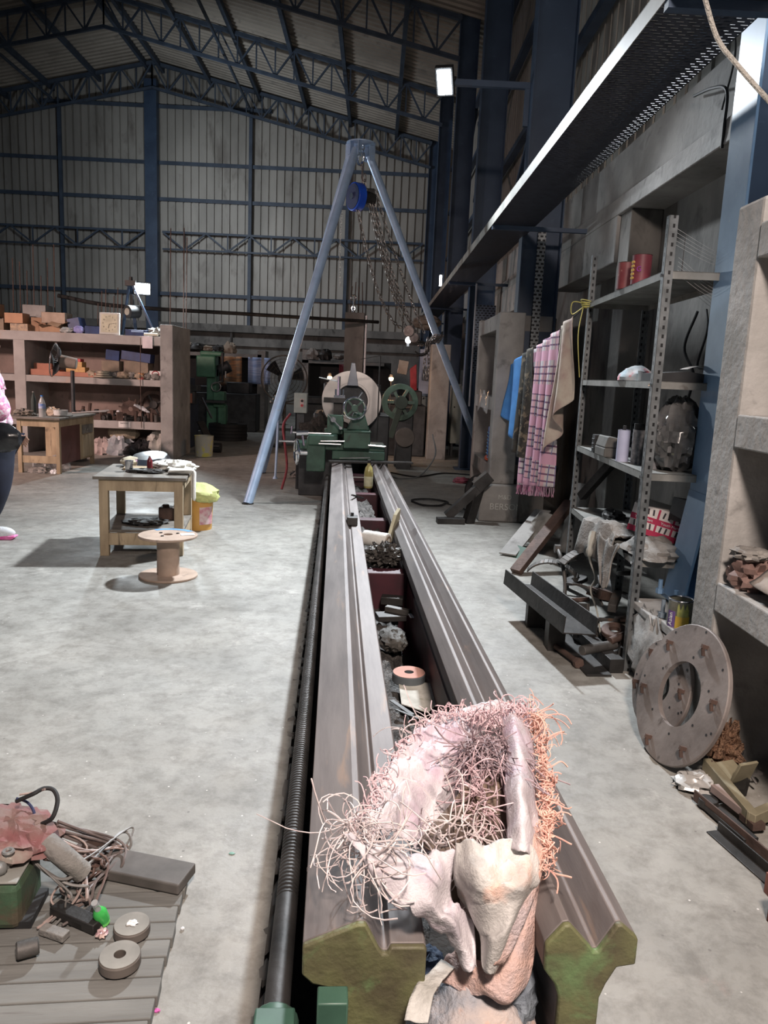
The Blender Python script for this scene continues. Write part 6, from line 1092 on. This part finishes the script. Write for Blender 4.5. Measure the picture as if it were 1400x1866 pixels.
# green flywheel machine right of the faceplate
t = thing('green_flywheel', 'green spoked flywheel with dark arm right of the faceplate', 'flywheel', (.42, 13.2, 1.12)); G2 = M('grey_green_paint', (.10, .17, .13), (.06, .11, .08), 5, .45)
mk('wheel_rim', MB().disc((0, 0, 0), (.15, -1, 0), .31, .22, .07, 44), G2, t); mk('hub', MB().cyl((0, -.08, 0), (0, .1, 0), .10, n=20), DARKM, t)
for k in range(6): a = k * PI / 3; mk('spoke', MB().bar((0, 0, 0), (math.cos(a) * .25, 0, math.sin(a) * .25), .05, .07, up=(0, 1, 0)), G2, t)
mk('crank_arm', MB().bar((.04, -.14, .05), (-.14, -.14, -.60), .10, .04, up=(0, 1, 0)).cyl((.02, -.2, .0), (.02, -.1, 0), .11, n=20), M('green_iron', (.05, .075, .06)), t, bev=.006)
mk('frame', MB().b2((-.05, .1, -1.12), (.25, .5, -.1)), DARKM, t, bev=.02)
t = thing('round_motor_disc', 'round dark steel disc low to the right of the lathe', 'disc', (.52, 12.9, .55)); mk('disc', MB().cyl((0, 0, 0), (0, .12, 0), .165, n=36), M('brownish_disc', (.13, .115, .105), (.09, .08, .072), 4, .4, .5), t, bev=.006); mk('stand', MB().b2((-.12, .12, -.55), (.12, .4, .05)), DARKM, t)
# far right concrete upright, cabinet and sacks
one('concrete_upright', MB().b2((0, 0, 0), (.36, .5, 2.18)), CONC, 'tall plain concrete upright just behind the right tripod leg', 'upright', (1.03, 14.8, 0), bev=.012)
t = thing('steel_cabinet', 'cream steel cabinet on feet behind the right tripod leg', 'cabinet', (1.52, 15.35, 0)); mk('cabinet_body', MB().b2((0, 0, .28), (.42, .5, 1.42)), CREAM, t, bev=.006); mk('door', MB().b2((.01, -.012, .30), (.27, 0, 1.40)), CREAM, t, bev=.003); mk('door', MB().b2((.28, -.012, .30), (.41, 0, 1.40)), CREAM, t, bev=.003); mk('door_knob', MB().cyl((.05, -.03, 1.0), (.05, -.01, 1.0), .015, n=10), BLACK, t)
for x, y in ((.02, .02), (.36, .02), (.02, .44), (.36, .44)): mk('foot', MB().b2((x, y, 0), (x + .04, y + .04, .28)), DARKM, t)
t = thing('meter_box', 'grey box with a slot lying on the cream cabinet', 'box', (1.78, 15.5, 1.425)); mk('box_body', MB().b2((-.1, -.06, 0), (.12, .1, .30)), M('grey_box', (.30, .31, .30)), t, bev=.004); mk('slot', MB().b2((-.05, -.064, .13), (.07, -.058, .18)), BLACK, t)
one('tape_ring', MB().disc((0, 0, .015), (0, 0, 1), .06, .03, .03, 20), WHITEP, 'white ring lying on the cream cabinet', 'ring', (1.64, 15.42, 1.42))
one('white_sheet', MB().b2((0, 0, 0), (.34, .03, 1.0)), M('ice_sheet', (.48, .54, .66), (.42, .48, .6), 20), 'pale bluish sheet standing left of the concrete upright', 'sheet', (.93, 17.0, 1.15))
one('white_sack', MB().blob((0, 0, 0), (.42, .34, .34), .35, 5, 4, 26, ridge=True), WHITE, 'crumpled white sack below the pale bluish sheet', 'sack', (1.06, 16.8, .95))
one('red_extinguisher', MB().ext([(-.13, .5), (.0, .6), (.05, -.2), (-.08, -.32)], -.06, .06), REDP, 'tall red container beside the pale bluish sheet', 'container', (.83, 16.4, 1.22), bev=.01)
one('beige_packet', MB().b2((-.1, -.03, -.14), (.1, .03, .14)), M('beige_film', (.4, .36, .3)), 'beige packet hanging above the green flywheel', 'packet', (.55, 16.4, 1.74), (0, 8, 0), bev=.004)
one('sack_rack', MB().b2((-.3, 0, 0), (.42, .5, .78)), DARKM, 'dark crate carrying the white sack near the far right', 'crate', (1.0, 16.7, 0), bev=.01)
one('straw_hat_heap', MB().blob((0, 0, 0), (.55, .4, .28), .3, 6, 3, 24, ridge=True), M('brown_tarp', (.22, .19, .16), (.14, .12, .10), 5, .7), 'brown folded tarp hanging under the far end of the cable tray', 'tarp', (1.039, 17.000, 2.713))

# ================================================================ WOVEN SACK ON THE BED
SACKW = M('woven_sack_white', (.66, .62, .64), (.42, .38, .41), 9, .6, bump=.3, bs=160, c3=(.50, .39, .46), s3=6, t3=(.50, .66))  # grey-lavender crease shading is put into the darker noise colours
SACKG = M('woven_sack_grey', (.64, .62, .59), (.34, .325, .31), 11, .55, bump=.3, bs=160, c3=(.68, .42, .32), s3=5, t3=(.58, .70))
SACKO = M('woven_sack_orange', (.66, .42, .34), (.46, .38, .38), 9, .7, bump=.5, bs=160, c3=(.25, .21, .20), s3=9, t3=(.58, .7))
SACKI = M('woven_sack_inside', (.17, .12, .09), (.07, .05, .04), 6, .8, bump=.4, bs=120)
SK_ = thing('woven_sack', 'torn white and pink frayed woven sack draped over the near end of the bed', 'sack', (0.237, 1.449, 0.600))
S0 = Vector(SK_.location)
def net(rows): return [[Vector(p) - S0 for p in r] for r in rows]
def spatch(nm, rows, mt, amp=.010, fr=20, seed=0, nu=9):
    o = mk(nm, patch(net(rows), nu, amp, fr, seed), mt, SK_, sol=.0016, ang=1.4); return o
spatch('left_panel', [[(-0.021, 1.318, 0.700), (0.046, 1.331, 0.665), (0.127, 1.356, 0.640), (0.196, 1.377, 0.640)], [(0.031, 1.292, 0.640), (0.093, 1.293, 0.630), (0.146, 1.310, 0.620), (0.185, 1.353, 0.600)], [(0.099, 1.271, 0.590), (0.135, 1.273, 0.590), (0.172, 1.310, 0.575), (0.196, 1.331, 0.560)], [(0.161, 1.290, 0.520), (0.190, 1.279, 0.530), (0.215, 1.319, 0.510), (0.229, 1.348, 0.500)], [(0.191, 1.306, 0.470), (0.211, 1.286, 0.460), (0.227, 1.275, 0.455), (0.240, 1.292, 0.460)]], SACKW, .016, 15, 1)
spatch('right_panel', [[(0.196, 1.377, 0.640), (0.233, 1.364, 0.670), (0.285, 1.379, 0.660), (0.328, 1.380, 0.670), (0.380, 1.463, 0.640)], [(0.192, 1.357, 0.600), (0.228, 1.300, 0.630), (0.280, 1.301, 0.620), (0.322, 1.305, 0.630), (0.363, 1.366, 0.600)], [(0.208, 1.371, 0.530), (0.238, 1.289, 0.570), (0.281, 1.283, 0.570), (0.318, 1.294, 0.580), (0.351, 1.349, 0.570)], [(0.239, 1.338, 0.490), (0.245, 1.265, 0.520), (0.264, 1.252, 0.520), (0.294, 1.283, 0.530), (0.325, 1.316, 0.540)], [(0.246, 1.274, 0.460), (0.253, 1.256, 0.470), (0.264, 1.263, 0.470), (0.270, 1.269, 0.475), (0.278, 1.280, 0.480)]], SACKG, .017, 14, 2)
spatch('hem_strip', [[(0.345, 1.804, 0.720), (0.379, 1.791, 0.745), (0.425, 1.858, 0.710)], [(0.337, 1.665, 0.700), (0.352, 1.599, 0.735), (0.407, 1.689, 0.690)], [(0.312, 1.512, 0.690), (0.334, 1.461, 0.720), (0.386, 1.552, 0.670)], [(0.305, 1.437, 0.660), (0.323, 1.390, 0.690), (0.380, 1.473, 0.640)], [(0.298, 1.383, 0.640), (0.315, 1.337, 0.665), (0.368, 1.389, 0.620)]], SACKW, .011, 18, 3)
spatch('back_panel', [[(-0.005, 1.387, 0.680), (0.046, 1.528, 0.690), (0.115, 1.688, 0.710), (0.219, 1.838, 0.720), (0.334, 1.846, 0.730), (0.414, 1.814, 0.740)], [(0.030, 1.398, 0.660), (0.088, 1.515, 0.680), (0.167, 1.653, 0.700), (0.257, 1.775, 0.710), (0.337, 1.812, 0.710), (0.392, 1.812, 0.715)], [(0.074, 1.428, 0.620), (0.141, 1.521, 0.640), (0.205, 1.628, 0.660), (0.283, 1.758, 0.650), (0.338, 1.787, 0.640), (0.370, 1.755, 0.640)], [(0.125, 1.428, 0.600), (0.190, 1.525, 0.590), (0.247, 1.619, 0.585), (0.303, 1.702, 0.580), (0.341, 1.713, 0.575), (0.351, 1.625, 0.585)], [(0.166, 1.415, 0.600), (0.220, 1.478, 0.570), (0.261, 1.521, 0.560), (0.300, 1.543, 0.560), (0.318, 1.542, 0.565), (0.331, 1.489, 0.590)]], SACKW, .022, 20, 4, 9)
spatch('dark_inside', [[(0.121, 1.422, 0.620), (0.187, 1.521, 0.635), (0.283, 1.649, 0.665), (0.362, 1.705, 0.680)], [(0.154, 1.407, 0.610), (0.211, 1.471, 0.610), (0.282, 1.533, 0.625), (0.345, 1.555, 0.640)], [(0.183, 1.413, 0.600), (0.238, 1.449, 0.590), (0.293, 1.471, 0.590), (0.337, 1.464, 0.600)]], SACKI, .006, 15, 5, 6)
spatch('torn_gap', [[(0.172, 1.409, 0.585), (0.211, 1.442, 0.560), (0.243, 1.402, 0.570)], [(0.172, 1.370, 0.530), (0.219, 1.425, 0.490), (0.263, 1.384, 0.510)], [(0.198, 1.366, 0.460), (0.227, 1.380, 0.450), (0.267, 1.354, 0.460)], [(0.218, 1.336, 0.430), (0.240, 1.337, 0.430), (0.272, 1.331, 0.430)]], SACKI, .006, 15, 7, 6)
spatch('orange_hem', [[(0.355, 1.430, 0.660), (0.388, 1.465, 0.645)], [(0.335, 1.351, 0.645), (0.368, 1.373, 0.625)], [(0.322, 1.322, 0.600), (0.354, 1.345, 0.585)], [(0.298, 1.289, 0.560), (0.329, 1.301, 0.550)], [(0.273, 1.266, 0.520), (0.303, 1.277, 0.510)], [(0.261, 1.252, 0.485), (0.282, 1.265, 0.475)]], SACKO, .006, 25, 8, 7)
spatch('lower_panel', [[(0.212, 1.436, 0.520), (0.262, 1.414, 0.500), (0.315, 1.379, 0.540), (0.362, 1.410, 0.550), (0.390, 1.462, 0.520)], [(0.223, 1.395, 0.450), (0.259, 1.363, 0.440), (0.301, 1.328, 0.470), (0.340, 1.335, 0.490), (0.381, 1.406, 0.460)], [(0.185, 1.351, 0.410), (0.233, 1.320, 0.420), (0.275, 1.289, 0.445), (0.322, 1.303, 0.450), (0.368, 1.365, 0.430)], [(0.172, 1.335, 0.380), (0.223, 1.312, 0.390), (0.270, 1.274, 0.410), (0.300, 1.270, 0.410), (0.340, 1.312, 0.400)], [(0.178, 1.333, 0.370), (0.228, 1.303, 0.380), (0.277, 1.278, 0.390), (0.304, 1.279, 0.385), (0.324, 1.300, 0.380)]], SACKO, .014, 13, 6)
def strands(pts, n, L, d0, mt, nm, curl=.5, r=(.0009, .0018), seed=0, jit=.01, seg=9, grav=.5):
    random.seed(seed); mb = MB(); P = curve([Vector(p) - S0 for p in pts], 12)
    for k in range(n):
        a = P[random.randrange(len(P))] + Vector([random.uniform(-jit, jit) for _ in range(3)]); d = (Vector(d0) + Vector([random.uniform(-.7, .7) for _ in range(3)])).normalized()
        ph = random.uniform(0, 6); l = L * random.uniform(.4, 1.3); Q = [a]; ax = Vector([random.uniform(-1, 1) for _ in range(3)]).normalized()
        for j in range(seg):
            d = (d + ax.cross(d) * curl * random.uniform(.2, 1.2) + Vector((0, 0, -grav * .22))).normalized(); q = Q[-1] + d * l / seg
            q.z = max(q.z, .575 - S0.z) if abs(grav) > .3 else q.z
            Q.append(q)
        mb.tube(Q, random.uniform(*r), 4)
    return mk(nm, mb, mt, SK_)
FRW = M('white_strands', (.70, .62, .60), (.50, .42, .42), 30, .7); FRP = M('pink_strands', (.74, .56, .58), (.52, .36, .38), 30, .7); FRO = M('orange_strands', (.78, .50, .40), (.68, .38, .32), 30, .7); FRD = M('mauve_strands', (.46, .34, .36), (.22, .16, .17), 30, .7)
strands([(-0.003, 1.387, 0.680), (0.003, 1.350, 0.680), (0.031, 1.327, 0.650), (0.048, 1.321, 0.620)], 75, .17, (-.5, -.5, .1), FRW, 'fringe', .55, seed=1, jit=.02)
strands([(-0.003, 1.371, 0.690), (0.013, 1.344, 0.690), (0.040, 1.324, 0.670)], 30, .15, (.6, -.1, .3), FRW, 'fringe', .55, seed=2, jit=.02)
strands([(0.007, 1.390, 0.690), (0.052, 1.522, 0.700), (0.117, 1.687, 0.715), (0.213, 1.823, 0.725)], 130, .06, (-.6, .4, .5), FRP, 'fringe', .8, seed=3, jit=.008)
strands([(0.105, 1.696, 0.710), (0.176, 1.784, 0.720)], 16, .09, (-.8, .6, .5), FRW, 'fringe', .3, seed=4, jit=.008)
strands([(0.229, 1.787, 0.735), (0.296, 1.772, 0.730), (0.366, 1.788, 0.740), (0.408, 1.796, 0.745)], 170, .07, (0, -.2, .4), FRP, 'fringe', .9, seed=5, jit=.018)
strands([(0.238, 1.658, 0.700), (0.274, 1.695, 0.710), (0.322, 1.709, 0.705), (0.341, 1.665, 0.700)], 210, .16, (-.1, -1, -.1), FRD, 'hanging_fringe', .22, seed=6, jit=.014, grav=.2)
strands([(0.241, 1.619, 0.680), (0.259, 1.561, 0.660), (0.263, 1.482, 0.630)], 70, .10, (0, -.9, .2), FRP, 'hanging_fringe', .45, seed=7, jit=.018, grav=.2)
strands([(0.114, 1.433, 0.655), (0.165, 1.421, 0.640), (0.225, 1.464, 0.640), (0.258, 1.439, 0.620)], 46, .17, (.2, -.4, .2), FRW, 'hanging_fringe', .5, seed=8, jit=.02, grav=.2)
strands([(0.436, 1.842, 0.710), (0.425, 1.699, 0.700), (0.408, 1.567, 0.675), (0.390, 1.458, 0.650), (0.370, 1.382, 0.625)], 330, .055, (.9, 0, -.1), FRO, 'orange_fringe', .9, seed=9, jit=.008)
strands([(0.414, 1.792, 0.740), (0.434, 1.753, 0.730), (0.433, 1.646, 0.700)], 26, .10, (.6, .6, .6), FRO, 'orange_fringe', .4, seed=10, jit=.008)
strands([(0.362, 1.371, 0.620), (0.364, 1.352, 0.610)], 12, .05, (.8, -.3, 0), FRO, 'orange_fringe', .5, seed=11, jit=.008)
# bundle lower down between the rails
one('end_bridge_plate', MB().b2((.205, .1, .0), (.485, .75, .19)), PITDIRT, 'dark oily bridge casting between the ways at the near end of the bed', 'casting', tuple(BO), (0, 0, math.degrees(BROT)), bev=.006)
BD = Vector((0.247, 1.321, 0.330))
BND = thing('cloth_bundle', 'stained blue grey and orange cloth bundle wedged between the ways at the bottom edge', 'bundle', tuple(BD))
mk('bundle_body', MB().blob((0, 0.02, -.05), (.235, .24, .20), .10, 31, 2.2, 40), M('blue_orange_cloth', (.50, .42, .38), (.20, .24, .29), 7, .75, bump=.5, bs=90, c3=(.60, .33, .22), s3=8, t3=(.55, .66)), BND)
mk('side_fold', MB().blob((.085, .06, .0), (.09, .17, .12), .15, 8, 3, 28), M('slate_cloth', (.20, .23, .26), (.12, .14, .17), 7, .75, bump=.5, bs=90), BND)
mk('blue_corner', MB().blob((-.085, .10, .0), (.07, .09, .08), .15, 6, 3, 24), M('blue_weave', (.06, .10, .17), (.04, .06, .11), 40, .7, bump=.5, bs=90), BND)
c3_ = [[(0.098, 1.194, 0.420), (0.139, 1.191, 0.420)], [(0.111, 1.243, 0.430), (0.151, 1.233, 0.435)], [(0.140, 1.290, 0.425), (0.169, 1.269, 0.430)], [(0.177, 1.351, 0.410), (0.202, 1.325, 0.415)]]
mk('grey_strap', patch([[Vector(p) - BD for p in r] for r in c3_], 8, .004, 18, 4), M('pale_grey_strap', (.50, .49, .46), (.36, .35, .32), 12, .8, bump=.4, bs=60), BND, sol=.003, ang=1.4)
# ================================================================ NEAR LEFT CORNER
PL = thing('timber_platform', 'low platform of dusty grey planks in the lower left corner', 'platform', (-0.506, 2.114, 0.000), 6)
GW = M('dusty_grey_plank', (.19, .187, .172), (.12, .117, .108), 4, .85, st=(.4, 3, 1), bump=.2, c3=(.13, .12, .11), s3=14, t3=(.64, .74))
for k in range(11): y1 = -.004 - k * .066; x1 = -.004 - .003 * (k % 3) - .002 * k; mk('plank', MB().b2((-1.0, y1 - .062, .0), (x1, y1, .032)), GW, PL, bev=.003)
one('steel_slab', MB().b2((-.30, -.055, 0), (.0, .055, .034)), M('dusty_dark_slab', (.12, .108, .10), (.075, .068, .062), 8, .7), 'long thick dark slab lying on the plank platform', 'slab', Vector((-0.501, 2.059, 0.035)) + Vector((0, .01, 0)), (0, 0, -14), bev=.005)
WT = M('dusty_wheel_face', (.28, .265, .235), (.19, .18, .16), 7, .8, c3=(.14, .13, .12), s3=12, t3=(.62, .74)); WS = M('brown_wheel_side', (.14, .12, .105), (.09, .075, .065), 8, .8)
gwheel('grinding_wheel', WT, WS, 'dusty grey grinding wheel with open bore, nearest on the planks', Vector((-0.595, 1.745, 0.036)), .052, .015, .030)
t = gwheel('grinding_wheel', WT, WS, 'dusty grey grinding wheel with a plugged bore, behind the open one', Vector((-0.600, 1.859, 0.036)), .048, .010, .028); mk('paper_plug', MB().blob((0, 0, .030), (.03, .025, .008), .3, 3, 3, 14), PAPER, t)
MB0 = Vector((-0.948, 1.844, 0.036))
t = thing('motor_box', 'dirty green motor housing at the left edge on the planks', 'motor', (MB0.x - .12, MB0.y + .05, .034), 4)
GH = M('green_dirty_housing', (.055, .11, .06), (.05, .055, .035), 6, .55, bump=.2, c3=(.09, .075, .05), s3=9, t3=(.5, .65))
mk('housing', MB().b2((-.14, -.05, .0), (.165, .13, .135)), GH, t, bev=.02); mk('top_cover', MB().b2((-.14, -.045, .135), (.16, .125, .142)), M('dusty_grey_top', (.27, .265, .24), (.2, .195, .175), 6), t, bev=.004)
mk('clamp_knob', MB().cyl((.105, .02, .14), (.115, .015, .19), .014, .012, 14).blob((.10, -.01, .16), (.045, .04, .04), .05).tor((.118, .013, .195), .012, .005, n=16, m=6), M('grey_knob', (.26, .26, .25), rough=.4, metal=.3), t); mk('dark_base', MB().b2((-.13, -.04, -.0), (.19, .10, .02)), BLACK, t)
one('red_cloth', MB().blob((0, 0, .0), (.26, .22, .09), .25, 14, 2.6, 32, ridge=True), M('dusty_red_cloth', (.22, .09, .09), (.19, .14, .12), 8, .9, bump=.3, c3=(.3, .27, .23), s3=5, t3=(.52, .68)), 'dusty red and grey cloth lying on the green motor housing', 'cloth', (-0.994, 2.023, 0.210), (0, 10, 0))
one('grey_cloth_roll', MB().tube(curve([(-0.885, 2.005, 0.200), (-0.833, 1.988, 0.170), (-0.791, 2.016, 0.100)], 6), [.03] * 13, 12), GREYCLOTH, 'grey twisted cloth among the cables by the motor housing', 'cloth')
random.seed(21)
CBM = [M('pinkish_cable', (.36, .27, .24), (.26, .20, .18), 20, .5), CABLE, M('grey_wire', (.20, .19, .18), (.14, .13, .12), 20, .5), M('brown_wire', (.14, .09, .075), (.1, .06, .05), 20, .5)]
starts = [(-0.950, 2.064, 0.220), (-0.897, 2.071, 0.200), (-0.942, 1.991, 0.190), (-0.886, 1.985, 0.170)]; mids = [(-0.818, 2.089, 0.120), (-0.768, 2.083, 0.090), (-0.816, 1.962, 0.120), (-0.752, 2.181, 0.070)]
ends = [(-0.717, 2.177, 0.055), (-0.774, 2.076, 0.040), (-0.794, 1.978, 0.040), (-0.747, 1.957, 0.040), (-0.813, 1.909, 0.040), (-0.738, 2.090, 0.050)]
for k in range(26):
    j = lambda s: Vector([random.uniform(-s, s) for _ in range(3)]); a = Vector(starts[k % 4]) + j(.02); m1 = Vector(mids[(k * 3) % 4]) + j(.03); e = Vector(ends[(k * 5) % 6]) + j(.02); e.z = max(.045, e.z)
    m2 = e + Vector((random.uniform(-.05, .03), random.uniform(-.02, .05), .03)); e2 = e + Vector((random.uniform(-.07, -.01), random.uniform(-.08, .0), -.0)); e2.z = .042
    one('loose_cable', MB().tube(curve([a, m1, m2, e, e2], 8), random.choice([.003, .0038, .0045]), 6), CBM[k % 4], ('pinkish', 'dark brown', 'grey', 'brown')[k % 4] + ' thin cable in the tangle spilling from the motor housing', 'cable', (0, 0, 0), (0, 0, 0), 'cable tangle')
one('black_hose_loop', MB().tube(curve([(-0.924, 2.060, 0.220), (-0.879, 2.032, 0.260), (-0.878, 2.069, 0.290), (-0.898, 2.093, 0.310), (-0.926, 2.092, 0.315), (-0.948, 2.069, 0.310), (-1.001, 2.078, 0.280)], 8), .0065, 8), BLACK, 'black taped cable arching up behind the red cloth', 'cable')
one('cable_loop', MB().tube(curve([(-1.000, 2.076, 0.290), (-0.975, 2.090, 0.270), (-0.949, 2.073, 0.250), (-0.950, 2.064, 0.220)], 8), .004, 6), M('navy_wire', (.03, .04, .12)), 'dark blue wire loop at the back of the red cloth', 'cable')
one('cable_loop', MB().tube(curve([(-0.993, 2.080, 0.300), (-0.957, 2.094, 0.300), (-0.918, 2.080, 0.320)], 8), .0035, 6), CBM[0], 'pinkish wire joining the black taped arch', 'cable')
t = thing('green_socket', 'bright green plastic bottle hanging in the cables above the planks', 'bottle', (-0.689, 1.891, 0.050)); t.rotation_euler = (R(25), R(-10), R(10))
GB = M('bright_green_plastic', (.08, .55, .12), (.05, .42, .08), 6, .25); mk('bottle_body', MB().rev([(0, 0), (.018, 0), (.019, .035), (.012, .05), (.008, .055)], 20), GB, t); mk('cap', MB().cyl((0, -.004, -.012), (0, 0, .008), .0165, n=20), M('lime_cap', (.20, .75, .16), (.16, .65, .12)), t, bev=.002); mk('clear_neck', MB().cyl((0, 0, .05), (0, .0, .09), .009, n=12), CLEAR, t)
one('foil_scrap', MB().blob((0, 0, .008), (.028, .034, .02), .4, 3, 4, 16, ridge=True), M('peach_foil', (.65, .48, .42), (.3, .15, .2), 30, .4), 'small peach coloured foil scrap beside the grinding wheels', 'scrap', (-0.676, 1.846, 0.036))
one('pipe_stub', MB().disc((0, 0, 0), (1, .5, 0), .022, .016, .055, 20), SCRAP, 'short grey tube lying on the planks below the motor housing', 'tube', (-0.839, 1.766, 0.058))
one('flat_chip', MB().b2((0, 0, 0), (.08, .03, .02)), GREYCLOTH, 'dusty block right of the short tube on the planks', 'block', (-0.844, 1.840, 0.035), (0, 0, -20), bev=.003)
one('dark_bracket', MB().b2((-.08, -.02, 0), (.08, .02, .03)).b2((.0, -.02, 0), (.04, .06, .02)), STEELD, 'dark flat tool under the cable tangle', 'tool', (-0.763, 1.896, 0.035), (0, 0, -25), bev=.003)
one('ring_clamp', MB().disc((0, 0, .02), (0, 0, 1), .065, .045, .03, 30), RUST, 'rusty ring lying behind the cables on the planks', 'ring', (-0.833, 2.238, 0.000))
one('pebble', MB().blob((0, 0, .004), (.012, .011, .009), .2, 3, 3, 12), WHITEP, 'small white pebble on the floor beside the planks', 'pebble', (-0.479, 1.922, 0.000))
one('petal', MB().blob((0, 0, .003), (.018, .012, .006), .3, 3, 3, 12), M('magenta_petal', (.6, .12, .4)), 'tiny magenta scrap on the floor by the plank platform', 'scrap', (-0.472, 1.641, 0.000))
one('green_chip', MB().blob((0, 0, .002), (.020, .014, .005), .3, 4, 3, 10), M('green_chip', (.22, .4, .33)), 'tiny green chip on the floor left of the bed', 'chip', (-0.406, 2.273, 0.000))
